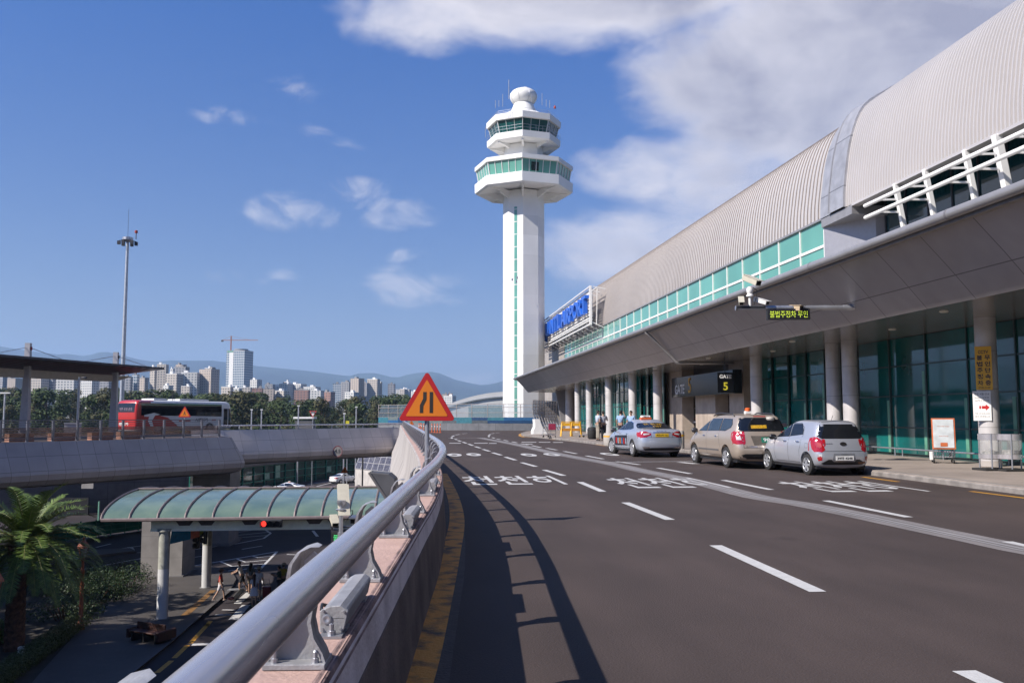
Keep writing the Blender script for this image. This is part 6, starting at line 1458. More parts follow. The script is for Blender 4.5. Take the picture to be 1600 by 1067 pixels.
person('girl in white dress with very long brown hair standing on the crosswalk', GP(396.5, 947, ZL), away + .3, (.66, .70, .80), (.66, .70, .80), hair=(.05, .02, .015), H=1.62, female=True, hairlen=.42, skirt=True, shoe=(.5, .45, .25))
person('man in white shirt and straw hat beside the girl in white', GP(403.5, 938, ZL), away - .2, (.66, .70, .76), (.16, .18, .28), H=1.72, hat=(.55, .42, .26), short_pants=True, shoe=(.5, .5, .5))
person('woman in dark green top holding a phone just above the guard rail', GP(435.5, 932, ZL), left, (.03, .07, .05), (.03, .03, .04), H=1.64, female=True, arms=[((.02, .12, 1.16), (-.04, .34, 1.22)), ((.02, .12, 1.16), (-.04, .34, 1.22))])
person('woman in yellow top and pale sun hat behind the one in dark green', GP(442.5, 928, ZL), away, (.42, .36, .04), (.10, .10, .12), H=1.64, female=True, hat=(.60, .50, .40), bag=(.02, .02, .02))
# suitcase
def suitcase(lab, p, rz, col, h=.62, tilt=.5):
    o = thing('suitcase', lab, 'suitcase', tuple(p), rz); M = Matrix.Rotation(tilt, 3, 'X')
    m = MB().box(M @ Vector((0, 0, h / 2 + .06)), (.42, .26, h), 0, 0, M); m.build('shell', col, o, bevel=.04, world=False)
    MB().tube([M @ Vector((-.12, .08, h)), M @ Vector((-.12, .08, h + .42)), M @ Vector((.12, .08, h + .42)), M @ Vector((.12, .08, h))], .012, 6).build('handle', steel_d, o, world=False)
    w = MB(); 
    for s_ in (-.16, .16): w.lathe([(0, -.02), (.045, -.02), (.045, .02), (0, .02)], Vector((s_, .04, .045)), 12, axis='X')
    w.build('wheel', black, o, world=False); return o
suitcase('dark suitcase with a pink bundle on top behind the woman in red', GP(364, 937, ZL), left, black, .7, .75)
q = thing('bundle', 'small pink and red bundle lying on the dark suitcase', 'bag', tuple(GP(361, 932, ZL + .6))); MB().lathe([(0, -.06), (.16, -.05), (.2, 0), (.14, .05), (0, .06)], GP(361, 934, ZL + .62), 10).build('cloth', mat('pinkish', (.5, .14, .10), .8, var=.3, sc=8), q, smooth=True)
suitcase('dark red suitcase standing by the man with the straw hat', GP(417, 935, ZL), away, mat('wine_red', (.25, .02, .03), .4), .62, .1)
# luggage cart of the man in white
def trolley(name, lab, p, rz, sign=None, sz=1.0):
    o = thing(name, lab, 'trolley', tuple(p), rz, None)
    f = MB()
    for s_ in (-.28, .28): f.tube([(s_, -.45, .95), (s_, -.38, .2), (s_ * .8, .45, .14)], .018, 6)
    f.tube([(-.28, -.45, .95), (.28, -.45, .95)], .02, 6); f.tube([(-.28, -.40, .45), (.28, -.40, .45)], .015, 6).tube([(-.28, -.42, .62), (.28, -.42, .62)], .015, 6)
    f.build('frame', steel_d, o, world=False)
    t = MB()
    for k in range(6): t.tube([(-.24 + k * .096, -.36, .2), (-.2 + k * .08, .42, .16)], .01, 5)
    t.build('tray', steel_d, o, world=False)
    for x, y in ((-.26, -.35), (.26, -.35), (0, .40)): MB().lathe([(0, -.02), (.07, -.02), (.07, .02), (0, .02)], (x, y, .07), 14, axis='X').build('wheel', rubber, o, world=False)
    if sign: MB().box((0, -.50, .72), (.5, .03, .42)).build('sign_board', sign, o, bevel=.02, world=False)
    return o
trolley('luggage_trolley', 'empty steel luggage cart pushed by the man in the white shirt', GP(368, 925, ZL), left)
# ================================================================== LOWER LEVEL
zg = ZL + .014
lm = MB()
def LP(x, y): return G(x, y, ZL)
def ll(mb, pts, w=.18, z=.0): mb.strip([LP(*p) for p in pts], w, zg + z)
ll(lm, [(303, 884), (433, 861.5)]); ll(lm, [(433, 861.5), (404, 891.5)]); ll(lm, [(353, 892), (404, 887)])
for P in ([(320, 881), (333, 886.5)], [(344, 877), (362, 884.5), (411, 881)], [(370, 873), (383, 878), (417, 875)], [(395, 868.5), (403, 871), (423, 868.5)]): ll(lm, P, .16)
ll(lm, [(302, 858.5), (369, 849.5), (412, 841), (423, 833), (412, 826)]); ll(lm, [(411, 826), (366, 832)], .16); ll(lm, [(423, 831), (372, 836)], .14); ll(lm, [(420, 836), (366, 840.5)], .14); ll(lm, [(400, 822), (368, 829)], .14); ll(lm, [(326, 840), (340, 845)], .18)
ll(lm, [(159, 861), (239, 850)]); ll(lm, [(214, 863.5), (239, 862)]); ll(lm, [(203, 854.5), (208, 862.5)], .4); ll(lm, [(227, 851.5), (234, 859.5)], .4)
ll(lm, [(120, 891), (239, 869)], .16); ll(lm, [(170, 895), (190, 890.5)], .16); ll(lm, [(150, 855), (173, 849.5)], .2); ll(lm, [(378, 858), (410, 852.7)], .16); ll(lm, [(303, 870.5), (324, 867.5)], .14)
ll(lm, [(489, 829), (496, 838)], .25); ll(lm, [(448, 866), (462, 866.5)], .2); ll(lm, [(300, 1007), (326, 1006)], .35)
for P in ([(480, 757), (512, 752)], [(494, 760), (520, 753.5)], [(470, 764), (480, 761)]): ll(lm, P, .22)
ll(lm, [(347, 952.5), (368, 953)], .18); ll(lm, [(336, 960.5), (362, 960.5)], .2)
cw = lambda pts: lm.poly([tuple(LP(*p).xy) + (zg + .001,) for p in pts])
cw([(376, 943), (365, 943), (385, 925), (396, 925)]); cw([(357, 968), (372, 968), (391, 945), (378, 945)]); cw([(372, 968 + 14), (392, 968 + 14), (402, 966), (386, 966)]); cw([(400, 907), (412, 907), (405, 922), (391, 922)])
tag(lm.build('lower_road_markings', paint_w), kind='structure')
ly = MB(); 
for P in ([(325, 975), (297, 1005)], [(293, 1008), (272, 1028)], [(268, 1032), (245, 1051)], [(329, 970), (323, 978)]): ll(ly, P, .22)
tag(ly.build('lower_yellow_line', paint_y), kind='structure')
# pavements of the lower level
def pavement(name, px, m=pave, h=.16):
    P = [LP(*p) for p in px]; b_ = MB().poly([(p.x, p.y) for p in P], ZL + .012, ZL + h); return tag(b_.build(name, m), kind='structure')
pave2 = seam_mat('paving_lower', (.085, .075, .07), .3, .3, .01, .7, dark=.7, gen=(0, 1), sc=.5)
pavement('lower_pavement', [(-40, 1500), (190, 1068), (262, 1010), (330, 950), (360, 925), (369, 908), (363, 898), (346, 891), (322, 887.5), (270, 887), (225, 892), (205, 905), (150, 960), (60, 1060), (-300, 1500)], pave2)
pavement('traffic_island', [(140, 872), (212, 863.5), (203, 859), (160, 861), (60, 872), (0, 885), (0, 905)], pave2)
pavement('planting_bed', [(-300, 1500), (60, 1060), (150, 960), (205, 905), (214, 897), (150, 899), (60, 905), (-200, 930), (-600, 1100)], mat('soil', (.035, .028, .02), .95, var=.3, sc=2), .10)
tk = MB(); tk.poly([tuple(LP(*p).xy) + (ZL + .165,) for p in ((282, 966.5), (294, 966.5), (338, 926), (329, 926))]); tag(tk.build('tactile_strip', mat('tactile', (.28, .14, .04), .7, var=.15, sc=6)), kind='structure')
kk = MB(); kk.strip([LP(*p) for p in ((190, 1068), (262, 1010), (330, 950), (360, 925))], .22, ZL + .165); tag(kk.build('lower_kerb', mat('kerb_dark', (.10, .09, .09), .8)), kind='structure')
# glass barrel canopy (axis along x)
cz0, YN_, YF_ = -3.42, 45.2, 56.6
cp_ = thing('walkway_canopy', 'long arched walkway roof of pale green glass with curved ribs on white columns', 'canopy', (-12, 50, ZL))
xl, xr = G(163, 811, cz0).x, 1.0
def arc_pt(x, t): a = math.pi * t; return Vector((x, YN_ + (YF_ - YN_) * (1 - math.cos(a)) / 2, cz0 + 1.0 * math.sin(a)))
xs = []; x = xl
while x < xr: xs.append(x); x += 1.31
gm = mat('canopy_glass', (.21, .29, .22), .16, var=.35, sc=.7, col2=(.11, .18, .16), spec=.5)
MB().grid([[arc_pt(x, t / 14) for t in range(15)] for x in xs]).build('glass_roof', gm, cp_, smooth=True)
rb_ = MB()
for x in xs: rb_.tube([arc_pt(x, t / 14) + Vector((0, 0, .04)) for t in range(15)], .05, 5)
rb_.tube([arc_pt(x, 0) for x in (xl, xs[-1])], .09, 6).tube([arc_pt(x, 1) for x in (xl, xs[-1])], .09, 6).tube([arc_pt(x, .5) + Vector((0, 0, .05)) for x in (xl, xs[-1])], .05, 6)
rb_.build('rib', mat('rib_brown', (.28, .22, .21), .5, .3), cp_)
beam = MB(); xb0 = G(247, 815, cz0 - .3).x
for yy in (45.75, 54.6):
    beam.bb(xb0, xr, yy - .12, yy + .12, cz0 - .62, cz0 - .54).bb(xb0, xr, yy - .03, yy + .03, cz0 - .54, cz0 - .12).bb(xb0, xr, yy - .12, yy + .12, cz0 - .12, cz0 - .06)
beam.build('beam', mat('beam_pale', (.95, .95, .74), .5, var=.05), cp_)
x = xb0 + 1.6; k = 0
while x < xr:
    if k % 3 != 2: hc_ = MB().add([(x - .45, 45.70, cz0 - .10), (x + .45, 45.70, cz0 - .10), (x + .25, 45.70, cz0 - .36), (x - .25, 45.70, cz0 - .36)], [(3, 2, 1, 0)]); hc_.build('beam_notch', mat('notch_brown', (.14, .11, .10), .6), cp_)
    x += 1.05; k += 1
colw = mat('column_white', (.66, .66, .66), .5, var=.03); colp = mat('column_cream', (.46, .46, .40), .5)
for px, py_ in ((253, 966), (322, 917.5)):
    p = G(px, py_, ZL + .16); zz = ZL + .16
    c = MB().lathe([(.26, zz), (.26, zz + 2.4)], (p.x, p.y, 0), 24).build('column', colw, cp_, smooth=50)
    MB().lathe([(.262, zz + 2.4), (.262, cz0 - .62), (.34, cz0 - .62), (.34, cz0 - .5)], (p.x, p.y, 0), 24).build('column_upper', colp, c, smooth=30)
    MB().lathe([(.36, zz - .02), (.36, zz + .03)], (p.x, p.y, 0), 24).build('column_foot', conc_d, c)
p = G(322, 885, ZL + 1.6); 
# banner
bn = thing('banner', 'blue hanging banner with white Korean lettering and an orange end under the canopy', 'banner', tuple(G(290, 835, -4.3)))
q = [DD(265, 850, 45.6), DD(270, 818, 45.6), DD(298, 818, 46.6), DD(298, 842, 46.6)]; q2 = [q[3], q[2], DD(312, 818, 47), DD(312, 838, 47)]; q3 = [q2[3], q2[2], DD(320, 818, 47.3), DD(320, 828, 47.3)]
for Q, m_ in ((q, mat('banner_blue', (.03, .34, .70), .6)), (q2, mat('banner_coral', (.85, .24, .14), .6)), (q3, mat('banner_lime', (.35, .42, .03), .6))):
    MB().add(Q, [(0, 1, 2, 3)][::1]).build('cloth', m_, bn)
t = MB(); text(t, '드라이빙 수입차', frame(q[0].lerp(q[2], .55) - Vector((0, .05, 0)) + Vector((0, 0, .28)), q[2] - q[1], (0, 0, 1)), 1, bold=.02, fit=(.72, .24)); t.build('lettering', white, bn)
# traffic lights
def tlight(lab, c, ex_, horiz=True, lit=0):
    o = thing('traffic_light', lab, 'traffic light', tuple(c)); M = frame(c, ex_, (0, 0, 1)); 
    b_ = MB().box((0, 0, 0), (1.05, .36, .2) if horiz else (.36, 1.05, .2)); b_.v = [tuple(M @ Vector(v)) for v in b_.v]; b_.build('housing', black, o, bevel=.02)
    for k in range(3):
        a = (k - 1) * .33; off_ = (a, 0) if horiz else (0, -a)
        m = MB().lathe([(0, .105), (.12, .105), (.13, .10)], (0, 0, 0), 16); m.v = [tuple(M @ (Vector(v) + Vector((off_[0], off_[1], 0)))) for v in m.v]
        m.build('lamp', mat('lamp_red_lit', (.8, .02, .01), .4, emit=(1, .03, .02), es=3.0) if k == lit else mat('lamp_off', (.035, .03, .03), .3), o)
        v_ = MB().lathe([(.145, .10), (.15, .26)], (0, 0, 0), 16, caps=False); v_.v = [tuple(M @ (Vector(v) + Vector((off_[0], off_[1], 0)))) for v in v_.v]; v_.build('visor', black, o)
    return o
tlight('horizontal traffic light with its red lamp lit in front of the canopy beam', DD(424, 817.5, 43.0), cR)
tlight('dark vertical traffic light seen side-on at the left canopy column', DD(321, 834, 47.5), Vector((.2, -1, 0)), False, -1)
tlight('unlit traffic light hanging beneath the banner by the second column', DD(307, 842, 50), cR, False, -1)
# gantry with cameras and LED beyond the near rail
cg = thing('camera_pole', 'cream surveillance camera and two smaller ones on a post just over the guard rail', 'camera pole', tuple(DP(536, 25, ZL)))
pc = DP(536.5, 25, 0); zc = DD(536, 812, 25).z
MB().tube([(pc.x, pc.y, ZL), (pc.x, pc.y, zc - .3)], .09, 12).tube([(pc.x, pc.y, zc - .3), (pc.x, pc.y, zc + .35)], .06, 12).lathe([(.12, 0), (.16, .05), (.05, .1), (.12, .2), (.12, .3)], (pc.x, pc.y, zc + .28), 14).build('pole', steel_d, cg, smooth=40)
MB().bar(DD(517, 823, 25), DD(565, 823, 25), .12, .05).bar(DD(517, 829, 25), DD(565, 829, 25), .05, .05).bar(DD(519, 824, 25), DD(519, 831, 25), .05, .05).bar(DD(556, 824, 25), DD(549, 831, 25), .05, .05).build('crossbar', darkm, cg)
camh(DD(536, 780, 25), (.10, -.62, -.80), .80, .24, cream, cg); camh(DD(522, 813, 25), (.3, -.9, -.5), .34, .16, cream, cg); camh(DD(553, 812, 25), (0, -1, -.1), .3, .19, MT['cam_white'], cg)
MB().tube([DD(528, 783, 24.9), DD(526.5, 786, 24.9), DD(529, 789, 24.9), DD(531, 792, 24.9)], .012, 6).tube([DD(547, 798, 24.9), DD(551, 797, 24.9), DD(551, 803, 24.9), DD(545, 808, 24.9), DD(540, 815, 24.9)], .014, 6).build('cable', black, cg)
l2p = DD(549, 839, 24.9); l2 = thing('led_display', 'black LED board with green characters below the cream cameras, partly behind the rail', 'display', tuple(l2p)); led(None, l2p, cR, 1.12, .27, '불법주정차 무인', l2)
for ch in l2.children:
    if ch.name.startswith('display_text'): ch.data.materials.clear(); ch.data.materials.append(mat('led_green', (.1, .6, .2), .5, emit=(.1, .9, .25), es=1.0))
# classical lamp posts
copper = mat('copper_paint', (.30, .09, .045), .5, .2, var=.15, sc=5)
def lantern(lab, px, py_, d, zt):
    p = DP(px, d, ZL); o = thing('street_lantern', lab, 'street lamp', tuple(p)); c = (p.x, p.y, zt)
    MB().lathe([(.22, ZL - zt), (.2, ZL - zt + .3), (.1, ZL - zt + .5), (.075, -1.6), (.10, -1.5), (.06, -1.4), (.06, -1.05), (.11, -1.0), (.05, -.9)], c, 12).build('post', copper, o, smooth=40)
    MB().lathe([(.10, -.88), (.14, -.84), (.21, -.42), (.2, -.42), (.13, -.84)], c, 6).build('lantern_glass', mat('lantern_glass', (.35, .36, .33), .2, var=.1), o)
    m = MB().lathe([(.30, -.42), (.28, -.36), (.16, -.16), (.10, -.12), (.05, -.04), (.06, .02), (0, .10)], c, 6)
    for k in range(6): a = k * math.pi / 3; m.bar((p.x + .13 * math.cos(a), p.y + .13 * math.sin(a), zt - .86), (p.x + .225 * math.cos(a), p.y + .225 * math.sin(a), zt - .42), .025, .025)
    m.build('lantern_cap', copper, o); return o
lantern('copper-coloured classic lamp post at the left edge in front of the palm', 4.5, 0, 25, DD(5, 880, 25).z)
lantern('thinner dark copper lamp post standing behind the palm near the road', 141, 0, 42, DD(141, 838, 42).z)
# bench
bp_ = G(236, 1000, zl if False else ZL + .16); bq = thing('bench', 'dark red-brown double bench on the shaded lower pavement', 'bench', tuple(bp_), R_(-32))
wdm = mat('brown_wood', (.06, .018, .012), .6, var=.25, sc=8)
m = MB()
for s_ in (-1, 1): m.box((0, s_ * .28, .43), (1.7, .42, .07))
m.build('seat', wdm, bq, bevel=.02, world=False)
for x in (-.7, 0, .7): MB().box((x, 0, .2), (.10, .9, .4)).build('leg', black, bq, bevel=.02, world=False)
for s_ in (-1, 1): MB().box((s_ * .9, 0, .33), (.16, 1.05, .42)).build('armrest', wdm, bq, bevel=.05, world=False)
MB().box((0, 0, .60), (1.7, .07, .32)).build('backrest', wdm, bq, bevel=.02, world=False)
# green glass hall and its railing, abutment, white kiosk
gh = thing('glass_hall', 'long low curved hall with green glass walls and silver roof edge', 'building', tuple(DP(460, 135, ZL)))
hp_ = spline([DP(x, d) for x, d in ((300, 108), (372, 118), (430, 128), (490, 139), (560, 151), (640, 165), (720, 182))], 6); hp_ = resample(hp_, 1.5)
MB().sweep(hp_, [(0, ZL), (0, ZL + 3.1)][::-1]).build('wall_glass', mat('hall_glass', (.02, .12, .085), .08, var=.6, sc=.25, spec=.8, col2=(.006, .03, .025)), gh)
fm = MB(); 
for i, p in enumerate(hp_[:-1]):
    t_ = (hp_[i + 1] - p).normalized(); n_ = Vector((t_.y, -t_.x, 0))
    if i % 2 == 0: fm.bar((p.x + n_.x * .08, p.y + n_.y * .08, ZL), (p.x + n_.x * .08, p.y + n_.y * .08, ZL + 3.1), .14, .14)
for z in (1.0, 2.0, 3.05): fm.sweep([Vector((p.x, p.y, ZL + z)) for p in hp_], [(.07, -.05), (.07, .05)][::-1])
fm.build('frame', mat('green_frame', (.03, .25, .17), .4, .2), gh)
MB().sweep([Vector((p.x, p.y, ZL)) for p in hp_], [(-.1, 3.1), (.35, 3.1), (.4, 3.15), (.45, 3.5)][::-1]).build('fascia', mat('fascia_grey', (.16, .16, .18), .4, .4), gh)
MB().sweep([Vector((p.x, p.y, ZL)) for p in hp_], [(.45, 3.5), (.62, 3.6), (.66, 3.85), (.5, 4.05), (-.3, 4.2), (-9, 4.3)][::-1]).build('roof', mat('silver_roof', (.42, .43, .50), .3, .7, var=.05), gh, smooth=30)
pn_ = MB()
for i in (2, 3, 6, 7, 12, 15): 
    a, c = hp_[i * 2], hp_[i * 2 + 1]; t_ = (c - a).normalized(); n_ = Vector((t_.y, -t_.x, 0)) * .05; pn_.add([a + n_ + Vector((0, 0, ZL + 1.1)), c + n_ + Vector((0, 0, ZL + 1.1)), c + n_ + Vector((0, 0, ZL + 2.0 + .9 * (i % 2))), a + n_ + Vector((0, 0, ZL + 2.0 + .9 * (i % 2)))], [(0, 1, 2, 3)])
pn_.build('pale_blind', mat('blind_green', (.30, .50, .38), .4, var=.2), gh)
for i, px in enumerate((392, 420, 442)): p = DP(px, 128 + i * 4, ZL + 4.4); b_ = MB().box(tuple(p + Vector((0, 0, .45))), (3.4 if i < 2 else 1.4, 2, .9)).build('roof_unit', mat('unit_beige', (.55, .50, .45), .6), gh)
gf = thing('green_railing', 'green glass railing along the kerb under the left deck', 'railing', tuple(DP(190, 78, ZL)))
fp_ = resample(spline([G(x, y, ZL) for x, y in ((60, 856), (110, 846), (175, 836), (240, 826), (300, 816)) ], 5), 1.5)
MB().sweep([Vector((p.x, p.y, ZL)) for p in fp_], [(0, .15), (0, 1.35)]).build('glass', mat('rail_green_glass', (.03, .22, .16), .1, var=.3, sc=.8), gf)
fm = MB()
for i, p in enumerate(fp_): fm.bar((p.x, p.y, ZL), (p.x, p.y, ZL + 1.5), .08, .08)
for z in (1.35, .9, .5): fm.sweep([Vector((p.x, p.y, ZL + z)) for p in fp_], [(.03, -.04), (.03, .04)])
fm.build('post', mat('green_frame', (.03, .25, .17), .4, .2), gf)
fm = MB()
for px, y0, y1 in ((149.5, 800, 828), (156.5, 818, 838), (182, 812, 833), (204, 812, 829)): a = G(px, y1 - 1, ZL); fm.bar(a + Vector((0, .6, 0)), a + Vector((0, .6, 2.4 if px < 150 else 1.7)), .22, .1)
fm.build('pale_post', mat('mint', (.25, .55, .45), .4), gf)
ab = thing('abutment_wall', 'dark panelled retaining wall under the left deck', 'wall', tuple(DP(150, 92, ZL)))
aw = [DP(x, d) for x, d in ((-260, 80), (-60, 86), (100, 91), (240, 96), (300, 98))]
MB().sweep([Vector((p.x, p.y, ZL)) for p in aw], [(0, 6.2), (0, 0), (-1, 0)]).build('wall', seam_mat('abutment_panel', (.20, .175, .16), 2.6, 1.6, .05, .85, dark=.5), ab)
MB().box(DP(118, 90.6, ZL + .9), (3.6, .3, 1.7), -YAW + .1).build('opening', black, ab)
MB().box(DP(143.5, 89.8, ZL + 3.2), (1.2, .1, .9), -YAW).build('wall_plaque', conc, ab)
wk = thing('kiosk', 'white block kiosk with a slanted glazed roof frame on the lower level', 'kiosk', tuple(DP(595, 112, ZL)))
a = DP(557, 118, 0); c = DP(628, 108, 0); e = DP(640, 132, 0)
zt = DD(557, 731, 118).z
wp = [(a.x, a.y), (c.x, c.y), (e.x + 4, e.y), (a.x + 1, e.y + 4)]
MB().poly(wp, ZL, zt).build('wall', seam_mat('kiosk_wall', (.62, .58, .55), 2.4, 0, .12, .7, dark=.6, gen=(0, 2)), wk)
a3, c3 = Vector((a.x, a.y, zt)), Vector((c.x, c.y, zt)); up_ = Vector((.6, 4.5, 2.4))
mm = MB()
for k in range(9): p = a3.lerp(c3, k / 8); mm.bar(p, p + up_, .12, .10)
for k in range(4): mm.bar(a3 + up_ * k / 3, c3 + up_ * k / 3, .10, .08)
mm.build('roof_frame', mat('frame_silver', (.50, .49, .50), .4, .4), wk)
MB().add([a3 + up_ * 0, c3, c3 + up_, a3 + up_], [(0, 1, 2, 3)]).build('roof_glass', mat('kiosk_glass', (.13, .12, .13), .15, var=.3), wk)
for px, d in ((568.5, 106), (586, 122)):
    p = DP(px, d, ZL); o = thing('sign_pole', 'thin dark pole beside the white kiosk' if px < 570 else 'thin pale pole behind the white kiosk', 'pole', tuple(p)); MB().tube([p, p + Vector((0, 0, 6.3))], .10, 8).build('shaft', darkm if px < 570 else steel_d, o); MB().box(p + Vector((0, 0, 6.3)), (.3, .3, .2)).build('cap', darkm, o)
# round height limit sign on the ramp beam
rs = thing('round_sign', 'small round red-ringed sign fixed to the ramp edge beam', 'road sign', tuple(DD(527, 705, 79)))
c = DD(527.5, 705, 78.6); M = frame(c, cR, (0, .1, 1)); 
for r0, r1, z, m_ in ((0, .46, 0, mat('shaded_disc', (.22, .21, .21), .7)), (.44, .50, .02, mat('shaded_red', (.22, .02, .03), .6))):  # white disc and red ring coloured darker to stand for shade on them
    q = MB().lathe([(r0, z), (r1, z), (r1, z - .03)], (0, 0, 0), 24, caps=False); q.v = [tuple(M @ Vector((v[0] * .85, v[1], v[2]))) for v in q.v]; q.build('disc' if r0 == 0 else 'ring', m_, rs)
t = MB(); text(t, '4.5', M @ Matrix.Translation((0, 0, .012)), .45, bold=.01); t.build('lettering', trimb, rs)
# car roofs behind the canopy ridge
p = G(447, 771, ZL); sedan('white taxi with an orange roof lamp just showing above the glass canopy', (p.x, p.y, ZL), R_(80), MT['car_white'], True, 'taxi_car')
# concrete parapet cap on the pavement etc: upper level street furniture
def planter(lab, px, py_, r=.32, h=.62):
    p = G(px, py_, .14); o = thing('concrete_bollard', lab, 'bollard', tuple(p)); MB().lathe([(r * .92, 0), (r, .08), (r, h - .1), (r * .85, h), (0, h)], tuple(p), 20).build('body', mat('pale_concrete', (.52, .48, .44), .8, var=.08), o, smooth=40)
    MB().lathe([(r + .004, h * .68), (r + .004, h * .8)], tuple(p), 20).build('band', yellow, o); return o
planter('round concrete bollard with a yellow band left of the silver taxi', 953, 696)
planter('slim concrete bollard between the taxi and the minivan', 1064, 701, .16, .8)
for k, (px, lab) in enumerate(((885, 'left yellow plastic barricade by the far pillar'), (900, 'right yellow plastic barricade by the far pillar'))):
    p = G(px, 681.5, .14); o = thing('barricade', lab, 'barricade', tuple(p), -.1)
    for s_ in (-1, 1): MB().bar((s_ * .40, -.15, 0), (s_ * .30, 0, 1.05), .10, .07).bar((s_ * .40, .25, 0), (s_ * .30, .05, 1.05), .10, .07).build('leg', yellow, o, world=False)
    MB().box((0, -.02, .86), (.72, .06, .24)).build('board', yellow, o, bevel=.01, world=False); MB().box((0, -.08, .48), (.76, .06, .2)).build('board', mat('yellow_dark', (.6, .25, .02), .5), o, bevel=.01, world=False)
    MB().box((0, -.02, 1.05), (.74, .07, .06)).build('cap', yellow, o, world=False)
trolley('luggage_trolley', 'luggage trolley with a pink advertising board at the far end of the pavement', G(860, 683, .14), 0.1, mat('pink_board', (.55, .05, .12), .5))
trolley('luggage_trolley', 'grey luggage trolley parked left of the one with the pink board', G(852, 683, .14), 0.15)
for px in (915, 921): trolley('luggage_trolley', 'dark luggage trolley standing right of the barricades' if px == 915 else 'dark luggage trolley in the gap before the first glass bay', G(px, 683, .14), 1.3)
p = G(925.5, 686, .14); o = thing('litter_bin', 'small black bin on the pavement near the two talking men', 'bin', tuple(p)); MB().lathe([(.22, 0), (.30, .1), (.32, .6), (.26, .75), (0, .78)], tuple(p), 16).build('body', rubber, o, smooth=40); MB().lathe([(.33, .58), (.33, .64)], tuple(p), 16).build('rim', darkm, o)
at = thing('advert_trolley', 'luggage trolley carrying a white advert board with an orange frame by the glass front', 'trolley', tuple(G(1474, 723, .14)), R_(-28))
f = MB()
for s_ in (-.30, .30): f.tube([(s_, -.42, 1.0), (s_, -.34, .22), (s_, .55, .16)], .02, 8)
f.tube([(-.3, -.42, 1.0), (.3, -.42, 1.0)], .022, 8).tube([(-.3, .55, .16), (.3, .55, .16)], .02, 8); f.build('frame', steel_d, at, smooth=40, world=False)
t = MB()
for k in range(8): t.tube([(-.28 + k * .08, -.36, .30), (-.28 + k * .08, .5, .2)], .009, 5)
for k in range(9): t.tube([(-.28 + k * .07, -.37, .24), (-.28 + k * .07, -.36, .52)], .010, 5)
t.build('tray', steel_d, at, world=False)
for x, y in ((-.28, -.34), (.28, -.34), (-.28, .5), (.28, .5)): MB().lathe([(.03, -.022), (.08, -.022), (.08, .022), (.03, .022)], (x, y, .08), 16, axis='X').build('wheel', rubber, at, smooth=40, world=False)
Mb = Matrix.Translation((0, -.50, .92)) @ Matrix.Rotation(R_(-8), 4, 'X')
for nm, w_, h_, y_, m_, zc_ in (('board_frame', .66, .96, 0, mat('frame_orange', (.60, .14, .03), .45), 0), ('board_face', .58, .88, -.02, mat('board_face', (.62, .66, .68), .35), 0), ('board_label', .20, .12, -.032, MT['frame_orange'], -.34)):
    q = MB().box((0, y_, zc_), (w_, .02, h_)); q.v = [tuple(Mb @ Vector(v)) for v in q.v]; q.build(nm, m_, at, bevel=.008, world=False)
t = MB(); text(t, 'WELCOME TO JEJU', Mb @ frame((0, -.033, .22), (1, 0, 0), (0, 0, 1)), 1, fit=(.34, .04)); text(t, 'SHUTTLE', Mb @ frame((0, -.033, -.08), (1, 0, 0), (0, 0, 1)), 1, fit=(.26, .03)); t.build('lettering', MT['frame_orange'], at, world=False)
MB().box((-.34, -.1, .22), (.10, .3, .26)).build('side_box', mat('cam_white', (.75, .74, .72), .4), at, bevel=.02, world=False)
for k, (px, lab) in enumerate(((1549, 'left clear drum litter bin with steel bands at the near column'), (1580, 'right clear drum litter bin with steel bands at the right edge'))):
    p = G(px, 734.5 + k * 1.0, .14); o = thing('drum_bin', lab, 'bin', tuple(p)); c = tuple(p)
    MB().lathe([(.29, .38), (.29, .82)], c, 24, caps=False).build('clear_drum', mat('clear_plastic', (.5, .5, .5), .15, var=.1, alpha=.38), o, smooth=True)
    MB().lathe([(.295, .82), (.30, .82), (.30, .98), (.29, .98)], c, 24, caps=False).lathe([(.20, .30), (.295, .32), (.30, .44), (.295, .44)], c, 24, caps=False).build('steel_band', steel, o, smooth=40)
    m = MB()
    for a in (0, 2.1, 4.2): m.tube([(c[0] + .3 * math.cos(a), c[1] + .3 * math.sin(a), 0.14), (c[0] + .3 * math.cos(a), c[1] + .3 * math.sin(a), 1.12)], .02, 8)
    m.build('post', steel_d, o); MB().box((c[0], c[1], .17), (.72, .62, .06)).build('base', rubber, o, bevel=.01)
    MB().lathe([(0, .33), (.22, .34), (.2, .5 + .05 * k), (0, .56)], c, 12).build('rubbish', mat('rubbish', (.42, .40, .38), .8, var=.4, sc=12), o, smooth=True)
